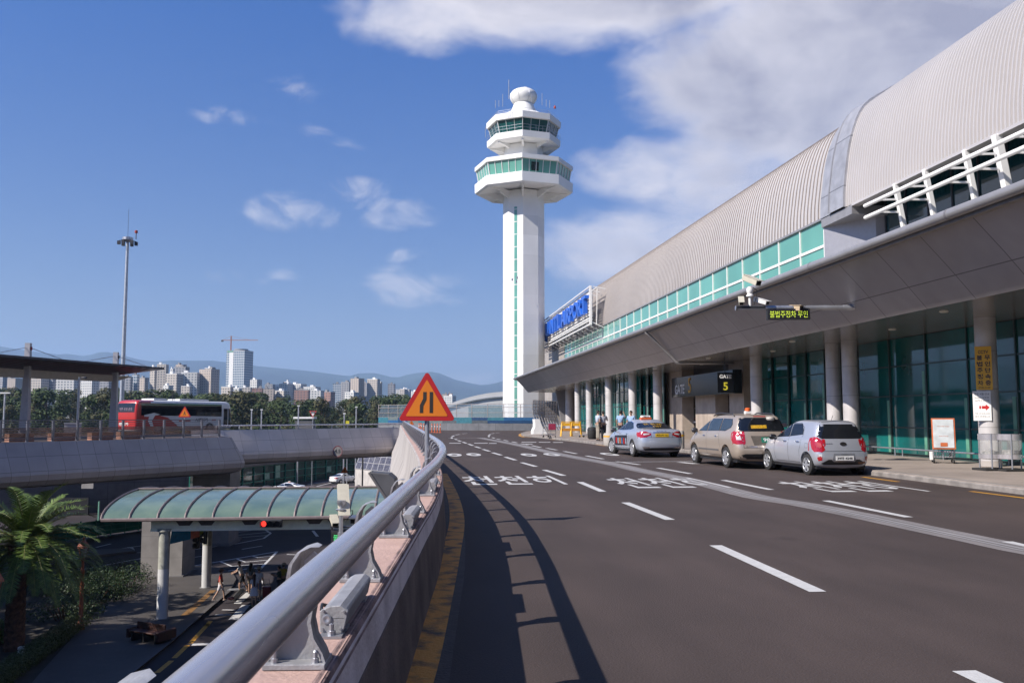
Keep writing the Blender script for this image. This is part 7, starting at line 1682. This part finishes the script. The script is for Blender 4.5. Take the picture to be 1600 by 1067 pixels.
# ================================================================== PLANTS
def leafm(name, c1, c2, rough=.55, sc=6):
    m = mat(name, c1, rough, sc=sc, col2=c2, spec=.3); m.node_tree.nodes['Principled BSDF'].inputs['Subsurface Weight'].default_value = 0; return m
palm_g = leafm('palm_leaf', (.16, .24, .045), (.05, .09, .02)); 
def palm():
    b0 = DP(41, 38.5, ZL + .1); top = DD(41, 848, 38.5); o = thing('palm_tree', 'broad date palm with arching feathery fronds at the left edge of the photo', 'palm tree', tuple(b0)); random.seed(11)
    H = top.z - b0.z; rows = []
    for i in range(26):
        t = i / 25; r = (.40 - .08 * t + (.035 if i % 2 else 0)) * (1.0 if t < .9 else 1.15); rows.append([Vector((b0.x + r * math.cos(a + i * .3), b0.y + r * math.sin(a + i * .3), b0.z + H * t + .03 * math.sin(3 * a))) for a in [j * math.pi / 7 for j in range(14)]])
    m = MB().grid(rows, closed=True); m.add(rows[-1], [tuple(range(14))]); m.build('trunk', mat('palm_bark', (.13, .065, .04), .9, sc=6, var=.35, bump=.8, bsc=14), o)
    bs_ = MB()
    for k in range(70):
        a = k * 2.4; z = top.z - .05 - (k / 70) * .9; d = Vector((math.cos(a), math.sin(a), .9)).normalized(); p = Vector((top.x + .3 * math.cos(a), top.y + .3 * math.sin(a), z)); bs_.tube([p, p + d * .28], [.06, .03], 4)
    bs_.build('frond_stub', mat('stub_orange', (.22, .10, .035), .8, var=.3, sc=5), o)
    cr_ = MB(); ra_ = MB(); nf = 78
    for k in range(nf):
        a = k * 2.39996 + random.uniform(-.2, .2); e0 = R_(84 - 112 * (k / nf) ** .82) + random.uniform(-.08, .08); L = random.uniform(3.1, 3.8) * (.85 if k < 12 else 1)
        h = Vector((math.cos(a), math.sin(a), 0)); pts = []; p = top + h * .12; e = e0; n = 16; side = Vector((-h.y, h.x, 0)); droop = random.uniform(.055, .085)
        for i in range(n + 1): pts.append(p.copy()); p = p + (h * math.cos(e) + Vector((0, 0, math.sin(e)))) * (L / n); e -= droop * (1.15 if e0 > .3 else .9) * math.cos(e * .6)
        ra_.tube(pts, [.035 * (1 - i / n * .85) for i in range(n + 1)], 4)
        for i in range(2, n):
            for q in (0, .33, .66):
                c = pts[i].lerp(pts[i + 1], q); t = (pts[i + 1] - pts[i]).normalized(); u = (i + q) / n; ll_ = .50 * math.sin(math.pi * min(1, .12 + u * .88)) ** .6 + .05; up = side.cross(t) * -1
                if up.z < 0: up = -up
                for s_ in (-1, 1):
                    d = (side * s_ * .78 + t * .55 + up * random.uniform(.15, .5) + Vector((0, 0, -.12))).normalized(); tip = c + d * ll_ * random.uniform(.85, 1.1) + Vector((0, 0, -.04)); wv = t * .026
                    cr_.add([c - wv, c + wv, c.lerp(tip, .6) + wv * .9, tip, c.lerp(tip, .6) - wv * .9], [(0, 1, 2, 3, 4)])
    cr_.build('crown', palm_g, o); ra_.build('frond_rib', mat('rib_green', (.20, .20, .05), .6), o)
palm()
def clump(mb, c, rad, n, s, zsq=1.0):
    for _ in range(n):
        while True:
            v = Vector((random.uniform(-1, 1), random.uniform(-1, 1), random.uniform(-1, 1)))
            if v.length <= 1: break
        v = v.normalized() * (v.length ** .45); p = Vector(c) + Vector((v.x * rad[0], v.y * rad[1], v.z * rad[2])); nn = (v + Vector((random.uniform(-.7, .7), random.uniform(-.7, .7), random.uniform(-.3, .9)))).normalized(); a = nn.orthogonal().normalized(); a = Matrix.Rotation(random.uniform(0, 6.3), 3, nn) @ a; b = nn.cross(a); k = s * random.uniform(.6, 1.3)
        mb.add([p - a * k * .5, p + b * k * .22 , p + a * k * .5, p - b * k * .22], [(0, 1, 2, 3)])
bush_g = leafm('bush_leaf', (.045, .085, .02), (.016, .036, .010)); hedge_g = leafm('hedge_leaf', (.10, .13, .028), (.035, .055, .014))
def bush(lab, px, py_, sx, sy, h, n=2600, s=.11, m=bush_g, rz=0, nm='shrub'):
    p = G(px, py_, ZL + .1); o = thing(nm, lab, 'shrub' if nm == 'shrub' else 'hedge', tuple(p)); mb = MB(); R3 = Matrix.Rotation(rz, 3, 'Z')
    k = max(3, int(sx * sy * 3))
    for i in range(k):
        q = R3 @ Vector((random.uniform(-1, 1) * sx * .75, random.uniform(-1, 1) * sy * .7, 0)); hh = h * random.uniform(.75, 1.05); clump(mb, p + q + Vector((0, 0, hh * .5)), (sx * .42 + .2, sy * .42 + .2, hh * .5), n // k, s)
    mb.build('foliage', m, o)
    st = MB()
    for i in range(6): q = R3 @ Vector((random.uniform(-.6, .6) * sx, random.uniform(-.6, .6) * sy, 0)); st.tube([p + q * .5, p + q + Vector((0, 0, h * .7))], [.04, .015], 5)
    st.build('stem', MT['palm_bark'], o)
random.seed(5)
bush('rounded dark shrub mass beside the kerb left of the white column', 188, 925, 1.7, 1.6, 1.5, 4200)
bush('dark shrub between the palm and the second lamp post', 140, 940, 2.2, 1.6, 1.3, 4200)
bush('low dark shrub behind the palm trunk', 92, 925, 2.6, 1.8, 1.3, 4200)
bush('dense shrub at the far corner of the planting bed', 165, 902, 2.4, 1.4, 1.2, 3000)
bush('shrub in deep shade right of the palm trunk', 105, 968, 1.6, 1.3, 1.2, 3000)
bush('bright green shrub at the very left edge below the copper lamp', 6, 1005, .7, .7, 1.3, 1800, m=leafm('lime_leaf', (.09, .17, .02), (.04, .08, .02)))
p0h, p1h = G(0, 1075, ZL), G(122, 985, ZL)
hd_ = (p1h - p0h); L = hd_.length
for i in range(4):
    c = p0h + hd_ * ((i - .4) / 3.0); o = thing('hedge', ['nearest yellow-green length of the clipped hedge at the bottom left corner', 'second length of the low clipped hedge along the pavement', 'third length of the low clipped hedge along the pavement', 'farthest end of the low clipped hedge along the pavement'][i], 'hedge', tuple(c), 0, 'clipped hedge along the lower pavement')
    mb = MB(); u = hd_.normalized(); 
    for j in range(7): clump(mb, c + u * (j - 3) * L / 3 / 6.5 + Vector((0, 0, .45)), (.55, .55, .46), 620, .085)
    mb.build('foliage', hedge_g, o); MB().tube([c, c + Vector((0, 0, .5))], .04, 5).build('stem', MT['palm_bark'], o)
wl_ = thing('bed_lamp', 'small white lamp box in the planting bed behind the hedge', 'lamp', tuple(G(33, 1022, ZL))); q = G(33, 1024, ZL); MB().box(q + Vector((0, 0, .2)), (.25, .2, .35)).build('housing', white, wl_, bevel=.03); MB().box(q + Vector((0, 0, .03)), (.3, .25, .06)).build('base', darkm, wl_)
# ------------------------------------------------------------------ wood beyond the airport
pine = leafm('pine_leaf', (.085, .125, .038), (.025, .045, .016), .8, .22)
pine2 = leafm('brownish_leaf', (.12, .11, .045), (.04, .05, .02), .8, .3)
barkm = mat('bark', (.11, .07, .05), .9, var=.25, sc=2)
def treemesh(seed, H=12, W=4.2, s=.75, n=900):
    random.seed(seed); cr_ = MB(); tr = MB(); tr.tube([(0, 0, 0), (random.uniform(-.3, .3), 0, H * .45), (random.uniform(-.6, .6), .2, H * .85)], [.28, .2, .07], 6)
    for k in range(11):
        a = random.uniform(0, 6.28); r = W * random.uniform(.2, .62); z = H * random.uniform(.22, .92); r *= 1.3 - .8 * (z / H - .3) / .6; c = Vector((r * math.cos(a), r * math.sin(a), z)); tr.tube([(0, 0, z * .75), c], [.1, .04], 4)
        clump(cr_, c, (W * .42, W * .42, H * .11), n // 11, s)
    clump(cr_, (0, 0, H * .9), (W * .35, W * .35, H * .1), n // 8, s); return cr_, tr
protos = [treemesh(20 + i, H=h, W=w) for i, (h, w) in enumerate(((14, 4.6), (12, 4.2), (15, 4.0), (11, 5.0)))]
# canopy line of the wood against the city, (column, row) of its top in the photograph
tops = [(-200, 600), (0, 603), (40, 601), (90, 606), (150, 604), (230, 605), (300, 608), (380, 611), (430, 613), (470, 617), (520, 620), (580, 614), (640, 615), (700, 632), (760, 634), (830, 640), (900, 640)]
random.seed(42)
fst = MB()
def addtree(mbc, mbt, k, p, sc_, rz):
    M = Matrix.Translation(p) @ Matrix.Rotation(rz, 4, 'Z') @ Matrix.Scale(sc_, 4)
    for src, mi in ((protos[k][0], random.choice([0, 0, 0, 1])), (protos[k][1], 2)): mbc.add([M @ Vector(v) for v in src.v], src.f, mi)
Hs = [14, 12, 15, 11]
for i in range(230):
    px = random.uniform(-260, 720); d = random.uniform(255, 400); 
    if px > 560: d = random.uniform(330, 420)
    zt = C0.z + (650 - interp(px, tops)) / 1380 * d * 1.0; hgt = max(7.0, zt - ZL) * random.uniform(.78, 1.0) ; k = i % 4; p = DP(px, d, ZL); addtree(fst, None, k, p, hgt / Hs[k], random.uniform(0, 6.3))
ob = fst.build('woodland', [pine, pine2, barkm]); tag(ob, 'dark green wood of pines stretching across the view below the city', 'woodland', kind='stuff')
# separate trees in front of the wood
tobs = []
labs = ['pine', 'bushy tree', 'slim pine', 'broad low tree']
pos = [(60, 225, 9), (98, 215, 8.5), (330, 230, 6.6), (372, 240, 7.6), (405, 220, 6.3), (448, 235, 6.0), (498, 240, 7.8), (545, 225, 6.5), (585, 245, 7.4), (15, 235, 11.5), (140, 220, 10.5), (272, 240, 9.2), (618, 260, 7)]
for i, (px, d, hgt) in enumerate(pos):
    k = i % 4; p = DP(px, d, ZL); sc_ = (hgt + 1.5) / Hs[k]
    where = 'behind the left pylon' if px < 50 else 'between the shelter pylons' if px < 170 else 'above the roof of the bus' if px < 360 else 'beyond the ramp rail'
    o = thing('tree', '%s %s %s, %s tree from the left' % (('green', 'dark green', 'dusky green')[i % 3], labs[k], where, ('ninth',)[0]), 'tree', tuple(p), 0, 'trees in front of the wood')
    if k >= len(tobs): q = [protos[k][0].build('crown', pine if k % 2 == 0 else pine2, None), protos[k][1].build('trunk', barkm, None)]; tobs.append(q); cs_ = q
    else: cs_ = [x.copy() for x in tobs[k]]; [COL.objects.link(x) for x in cs_]
    for x in cs_: x.parent = o
    o.matrix_basis = Matrix.Translation(p) @ Matrix.Rotation(i * 1.3, 4, 'Z') @ Matrix.Scale(sc_, 4)
order = sorted([(px, i) for i, (px, d, h) in enumerate(pos)]); nth = ['first', 'second', 'third', 'fourth', 'fifth', 'sixth', 'seventh', 'eighth', 'ninth', 'tenth', 'eleventh', 'twelfth', 'thirteenth']
tt_ = [o for o in COL.objects if o.get('category') == 'tree' and o.get('group')]
for r, (px, i) in enumerate(order): tt_[i]['label'] = tt_[i]['label'].replace('ninth', nth[r])
# ------------------------------------------------------------------ hangar, distant buildings
hg = thing('arched_hangar', 'white hangar with a wide arched roof beyond the wind screen', 'building', tuple(DP(790, 270, ZL)))
a = DP(640, 262, 0); c = DP(960, 262, 0); ax_ = (c - a); W_ = ax_.length; dep = Vector((-ax_.y, ax_.x, 0)).normalized() * 60
def arch(t, h): p = a + ax_ * t; u = (t - .5) * 2; return Vector((p.x, p.y, ZL + 7.5 + h * (1 - u * u)))
rows = [[arch(t / 24, 9.8) + dep * q + Vector((0, 0, 0)) for t in range(25)] for q in (.0005, 1)]
MB().grid(rows).build('roof', white, hg, smooth=30)
m = MB(); top_ = [arch(t / 24, 9.8) for t in range(25)]; m.grid([top_, [Vector((p.x, p.y, ZL)) for p in top_]]); m.build('front_wall', mat('hangar_white', (.70, .70, .70), .6, var=.04, sc=.2), hg)
m = MB(); 
for t in range(2, 22): m.bar(arch(t / 24, 8.3) - dep * .004, arch((t + 1) / 24, 8.3) - dep * .004, .6, .35)
m.build('arch_band', mat('band_grey', (.35, .38, .42), .5), hg)
m = MB()
for px in (746, 771): p = DP(px, 261, 0); m.box((p.x, p.y, 2.2), (5.2, .3, 5.0), -YAW)
m.build('window', mat('hangar_window', (.30, .42, .42), .3), hg)
wmats = {}
def facade(name, wall, win, px_, pz, fx=.55, fz=.5, rough=.7):
    """wall with a regular window grid laid out in object space"""
    m = bpy.data.materials.new(name); m.use_nodes = True; nt = m.node_tree; N = nt.nodes; L = nt.links; b = N['Principled BSDF']; b.inputs['Roughness'].default_value = rough
    tc = N.new('ShaderNodeTexCoord'); sp = N.new('ShaderNodeSeparateXYZ'); L.new(tc.outputs['Object'], sp.inputs[0]); ge = N.new('ShaderNodeNewGeometry'); vt = N.new('ShaderNodeVectorTransform'); vt.vector_type = 'NORMAL'; vt.convert_from = 'WORLD'; vt.convert_to = 'OBJECT'; L.new(ge.outputs['Normal'], vt.inputs[0]); sn = N.new('ShaderNodeSeparateXYZ'); L.new(vt.outputs[0], sn.inputs[0])
    def Mm(op, *a):
        n = N.new('ShaderNodeMath'); n.operation = op
        for i, v in enumerate(a):
            if isinstance(v, (int, float)): n.inputs[i].default_value = v
            else: L.new(v, n.inputs[i])
        return n.outputs[0]
    isx = Mm('GREATER_THAN', Mm('ABSOLUTE', sn.outputs[0]), .7); hor = Mm('ADD', Mm('MULTIPLY', sp.outputs[1], isx), Mm('MULTIPLY', sp.outputs[0], Mm('SUBTRACT', 1.0, isx)))
    fu = Mm('FRACT', Mm('ADD', Mm('DIVIDE', hor, px_), 50.25)); fv = Mm('FRACT', Mm('ADD', Mm('DIVIDE', sp.outputs[2], pz), 50.2)); top = Mm('LESS_THAN', Mm('ABSOLUTE', sn.outputs[2]), .5)
    g = Mm('MULTIPLY', Mm('MULTIPLY', Mm('LESS_THAN', fu, fx), Mm('LESS_THAN', fv, fz)), top)
    mx = N.new('ShaderNodeMix'); mx.data_type = 'RGBA'; L.new(g, mx.inputs[0]); mx.inputs[6].default_value = (*[q * .7 for q in wall], 1); mx.inputs[7].default_value = (*[q * .6 for q in win], 1); L.new(mx.outputs[2], b.inputs['Base Color']); return m
F_ = [facade('facade_cream', (.58, .52, .46), (.16, .16, .18), 3.2, 2.9), facade('facade_white', (.66, .65, .63), (.18, .20, .24), 3.6, 3.0), facade('facade_grey', (.36, .36, .38), (.12, .13, .16), 4, 3.0, .7), facade('facade_beige', (.52, .44, .38), (.20, .18, .18), 3.4, 2.9, .45), facade('facade_glass', (.62, .65, .68), (.10, .18, .28), 2.8, 3.4, .75, .62, .4), facade('facade_red', (.36, .20, .16), (.15, .12, .12), 4, 3.1)]
cname = ['cream', 'white', 'grey', 'beige', 'glazed', 'brick red']
def building(lab, x0, x1, yt, d, fi, name='apartment_block', depth=None, roofs=1, grp=None):
    z = C0.z + (650 - yt) / 1380 * d; w = (x1 - x0) / 1380 * d; p = DP((x0 + x1) / 2, d, ZL); o = thing(name, lab, 'building', tuple(p), -YAW + random.uniform(-.5, .1), grp); dpth = depth or w * random.uniform(.5, .8)
    k = abs(math.cos(0)) ; MB().box((0, 0, (z - ZL) / 2), (w * .86, dpth, z - ZL)).build('walls', F_[fi], o, world=False)
    r = MB()
    for q in range(roofs): r.box((random.uniform(-.25, .25) * w, 0, z - ZL + 1.4), (w * .22, dpth * .4, 2.8))
    r.box((0, 0, z - ZL + .25), (w * .88, dpth * 1.02, .5)); r.build('roof_parapet', white if fi in (0, 1) else conc, o, world=False); return o
random.seed(9)
tb = building('tallest white and glass tower block with a rounded top beneath the crane', 356, 392, 549, 1250, 4, 'tower_block', 24)
zt = C0.z + (650 - 549) / 1380 * 1250 - ZL
MB().lathe([(9.5, 0), (9.5, 3.0), (8.8, 3.0)], (2, 0, zt), 20).build('crown_ring', mat('ring_grey', (.35, .36, .38), .5), tb, world=False)
MB().box((-6.4, -12.06, zt / 2), (6.5, .2, zt)).build('blank_wall', white, tb, world=False); MB().box((-8, -12.15, zt - 1), (9, .3, 2.5)).build('green_netting', mat('netting', (.20, .42, .34), .7), tb, world=False)
cr = thing('tower_crane', 'thin orange and white tower crane rising over the tallest block', 'crane', tuple(DP(359, 1250, ZL)))
base = DP(359.5, 1250, ZL); zj = C0.z + (650 - 531.5) / 1380 * 1250; xr_ = Vector((cR.x, cR.y, 0))
crm = mat('crane_orange', (.50, .20, .10), .6, var=.2)
MB().bar(base, Vector((base.x, base.y, zj + 6)), 1.6, 1.6).build('mast', crm, cr)
b0 = Vector((base.x, base.y, zj)); MB().bar(b0 - xr_ * 13, b0 + xr_ * 38, .9, .9).build('jib', crm, cr); MB().box(b0 - xr_ * 12.5 - Vector((0, 0, 1)), (3, 2, 2.4)).build('counterweight', mat('cw', (.10, .08, .08), .7), cr)
MB().tube([b0 + Vector((0, 0, 6)), b0 + xr_ * 26 + Vector((0, 0, .5))], .12, 4).tube([b0 + Vector((0, 0, 6)), b0 - xr_ * 12 + Vector((0, 0, .5))], .12, 4).build('stay_cable', crm, cr)
specs = [(0, 10, 590, 1150, 2), (10, 34, 592, 1180, 3), (46, 74, 592, 1000, 0), (74, 89, 593, 1010, 2), (90, 124, 593, 1000, 1), (128, 158, 594, 1050, 1), (158, 176, 596, 1040, 2), (193, 207, 590, 1020, 2), (207, 217, 586, 1030, 4), (218, 232, 591, 1080, 3), (235, 246, 574, 1040, 0), (246, 262, 570, 1030, 0), (266, 272, 577, 1070, 1), (262, 284, 585, 1000, 0), (272, 295, 574, 1110, 2), (284, 312, 583, 1010, 1), (275, 290, 570.5, 1120, 3), (313, 341, 578, 1020, 3), (320, 333, 576, 1025, 0),
         (392, 408, 594, 1100, 1), (415, 430, 601, 1300, 2), (430, 440, 604, 1280, 1), (438, 456, 600, 1280, 1), (443, 453, 597, 1290, 0), (455, 478, 600.5, 1300, 1), (476, 500, 605, 1260, 1), (460, 486, 610, 1150, 5), (520, 535, 600, 1350, 4), (534, 550, 597.5, 1300, 2), (549, 568, 592, 1280, 3), (567, 575, 599, 1320, 2), (574, 594, 593, 1290, 0), (592, 597, 597, 1300, 0), (606, 618, 600.5, 1350, 2), (618, 643, 609, 1400, 1), (625, 634, 608, 1390, 0),
         (347, 366, 605, 1010, 0), (366, 378, 607, 990, 1), (378, 394, 606, 1000, 0), (394, 412, 607, 1020, 5), (412, 430, 608, 1010, 3), (430, 452, 611, 1020, 0), (486, 506, 611, 1060, 1), (505, 523, 613, 1080, 5), (540, 560, 613.5, 1050, 1), (640, 655, 612, 1500, 1), (690, 700, 616, 1350, 3), (694, 712, 619, 1300, 1), (700, 708, 615, 1360, 5), (256, 270, 603, 950, 1), (284, 300, 604, 960, 0)]
for i, (x0, x1, yt, d, fi) in enumerate(specs):
    near = 'under the shelter roof' if x0 < 215 else 'left of the tallest tower' if x0 < 350 else 'right of the tallest tower' if x0 < 515 else 'left of the warning sign' if x0 < 640 else 'right of the warning sign'
    hh = 'tall' if yt < 590 else 'mid-height' if yt < 603 else 'low'
    ordn = ['first', 'second', 'third', 'fourth', 'fifth', 'sixth', 'seventh', 'eighth', 'ninth', 'tenth']
    n_ = sum(1 for j in range(len(specs)) if specs[j][4] == fi and ('under the shelter roof' if specs[j][0] < 215 else 'left of the tallest tower' if specs[j][0] < 350 else 'right of the tallest tower' if specs[j][0] < 515 else 'left of the warning sign' if specs[j][0] < 640 else 'right of the warning sign') == near and specs[j][0] < x0 + (0.001 if j < i else 0))
    building('%s %s building %s, %s %s one from the left' % (hh, cname[fi], near, ordn[n_], cname[fi]), x0, x1, yt, d, fi, 'city_building', grp='city buildings on the horizon')
# mid distance lamp poles, yield sign, shed
ys_ = thing('yield_sign', 'white inverted triangle sign with red border beyond the ramp rail', 'road sign', tuple(DP(489, 120, ZL)))
c = DD(489, 645.5, 120); M = frame(c, cR, (0, 0, 1)) @ Matrix.Rotation(math.pi, 4, 'Z')
for r, z, m_, nm in ((.62, 0, redsign, 'border'), (.42, .03, white, 'face')): q = MB().ext(tri(r), Matrix.Identity(4), .03); q.v = [tuple(M @ (Vector(v) + Vector((0, 0, z)))) for v in q.v]; q.build(nm, m_, ys_)
t = MB(); text(t, '양보', frame(c, cR, (0, 0, 1)) @ Matrix.Translation((0, .08, .06)), .34, bold=.01); t.build('lettering', trimb, ys_)
MB().tube([(c.x, c.y + .1, ZL), (c.x, c.y + .1, c.z)], .05, 8).build('pole', steel_d, ys_)
for px, y0, d, lab in ((467.5, 634, 130, 'thin lamp post left of the inverted triangle sign'), (539, 646, 125, 'small lamp post right of the inverted triangle sign'), (557.5, 636, 135, 'taller lamp post far right beyond the ramp rail'), (410, 640, 140, 'thin lamp post beyond the ramp, left one'), (394.5, 640, 140, 'short lamp post just right of the bus front'), (9, 614, 105, 'white lamp post at the left edge beyond the deck')):
    p = DP(px, d, ZL); z = C0.z + (650 - y0) / 1380 * d; o = thing('lamp_post', lab, 'street lamp', tuple(p)); MB().tube([p, Vector((p.x, p.y, z))], .11, 6).build('pole', steel_d, o); MB().box((p.x, p.y, z), (1.2 if px < 20 else .35, .3, .15)).build('lamp_head', white, o)
sd_ = thing('low_shed', 'low white flat-roofed shed in front of the wood beyond the ramp', 'building', tuple(DP(478, 190, ZL))); p = DP(478, 190, ZL); z = C0.z - .0
MB().box((p.x, p.y, (ZL - .3 + .8) / 2), (3.6, 2.4, .9 - ZL - .3 + .3), -YAW).build('walls', mat('shed_grey', (.13, .13, .14), .7), sd_); MB().box((p.x, p.y, 1.25), (4.4, 3, .4), -YAW).build('roof', white, sd_)
yb_ = thing('yellow_sign', 'small square yellow sign board beyond the ramp rail', 'road sign', tuple(DP(543, 118, ZL))); c = DD(543, 660, 118); MB().box(c, (.45, .08, .45), -YAW).build('board', mat('sign_yellow', (.80, .70, .05), .4), yb_); MB().tube([(c.x, c.y + .1, ZL), (c.x, c.y + .1, c.z)], .06, 6).build('pole', steel_d, yb_)
# unseen concrete block, added left of the view to shade the lower road
# the block stands outside the photograph on the sunny side
pk = thing('shading_block', 'long unseen concrete block added left of the lower road to shade it', 'building', (-30, 10, ZL))
for k in range(5): MB().bb(-36, -24, -40, 33, ZL + k * 3.2 + 2.2, ZL + k * 3.2 + 3.2).build('floor_slab', conc, pk)
MB().bb(-35.5, -24.5, -39.5, 32.5, ZL, ZL + 15.5).build('core', conc_d, pk)
for i, (x_, y_, h_) in enumerate(((-23.5, 38.5, 9), (-27.5, 42.5, 14.5), (-31, 46, 13.5), (-27, 36, 13), (-34, 41, 14))):
    o = thing('shade_tree', '%s of the tall shade trees left of the lower pavement' % ('nearest', 'second', 'third', 'fourth', 'farthest')[i], 'tree', (x_, y_, ZL), 0, 'tall shade trees beside the unseen shading block')
    for q in tobs[i % 4]: c = q.copy(); COL.objects.link(c); c.parent = o
    o.matrix_basis = Matrix.Translation((x_, y_, ZL)) @ Matrix.Rotation(i * 1.7, 4, 'Z') @ Matrix.Scale(h_ / Hs[i % 4], 4)
# ------------------------------------------------------------------ mountains
rid = [(-900, 600), (-500, 560), (-200, 548), (-60, 536), (0, 540), (30, 545), (60, 549), (88, 552.5), (105, 551), (133, 555.5), (150, 549.5), (163, 548), (185, 552), (215, 560), (240, 564), (262, 561.5), (290, 562), (330, 561.5), (350, 564), (400, 570), (450, 575), (500, 580), (530, 584.5), (548, 586), (562, 581.5), (585, 581.5), (597, 584), (612, 588), (624, 588), (640, 582.5), (665, 580), (680, 579), (695, 585), (712, 592), (735, 597), (755, 601), (775, 597), (800, 590), (860, 585), (1000, 580), (1300, 575), (1800, 590), (2400, 610)]
rows = []; NX = 260
for j, (dd_, hk) in enumerate(((3800, -.02), (4600, .10), (5400, .20), (6200, .36), (7000, .55), (7800, .80), (8500, 1.0), (9500, .9), (11500, .2), (12500, -.05))):
    r = []
    for i in range(NX + 1):
        px = -900 + 3300 * i / NX; top_z = (650 - interp(px, rid)) / 1380 * 8500; nz_ = noise.fractal(Vector((px * .012, j * .9, 0)), 1.0, 2.0, 5) * .16 + noise.noise(Vector((px * .05, j * 3.1, 4))) * .05
        if hk == 1.0: nz_ *= .06
        p = DP(px, dd_, ZL + max(-4, top_z * (hk + nz_ * (hk > 0) * (1 - hk * .5)))); r.append(p)
    rows.append(r)
tag(MB().grid(rows).build('mountains', mat('mountain_green', (.045, .07, .05), .95, sc=.0006, var=.35, detail=12), smooth=True), kind='structure')
# ------------------------------------------------------------------ haze
hz = MB().bb(-13500, 13500, -400, 13200, ZL - 1.0, 900).build('haze', [])
m = bpy.data.materials.new('haze_air'); m.use_nodes = True; nt = m.node_tree; nt.nodes.remove(nt.nodes['Principled BSDF']); pv_ = nt.nodes.new('ShaderNodeVolumePrincipled')
pv_.inputs['Color'].default_value = (.42, .64, 1.0, 1); pv_.inputs['Density'].default_value = 1.0e-4; pv_.inputs['Anisotropy'].default_value = .1
nt.links.new(pv_.outputs[0], nt.nodes['Material Output'].inputs['Volume']); hz.data.materials.append(m); tag(hz, kind='stuff')
hz['label'] = 'pale blue air between the airport and the far mountains'; hz['category'] = 'haze'
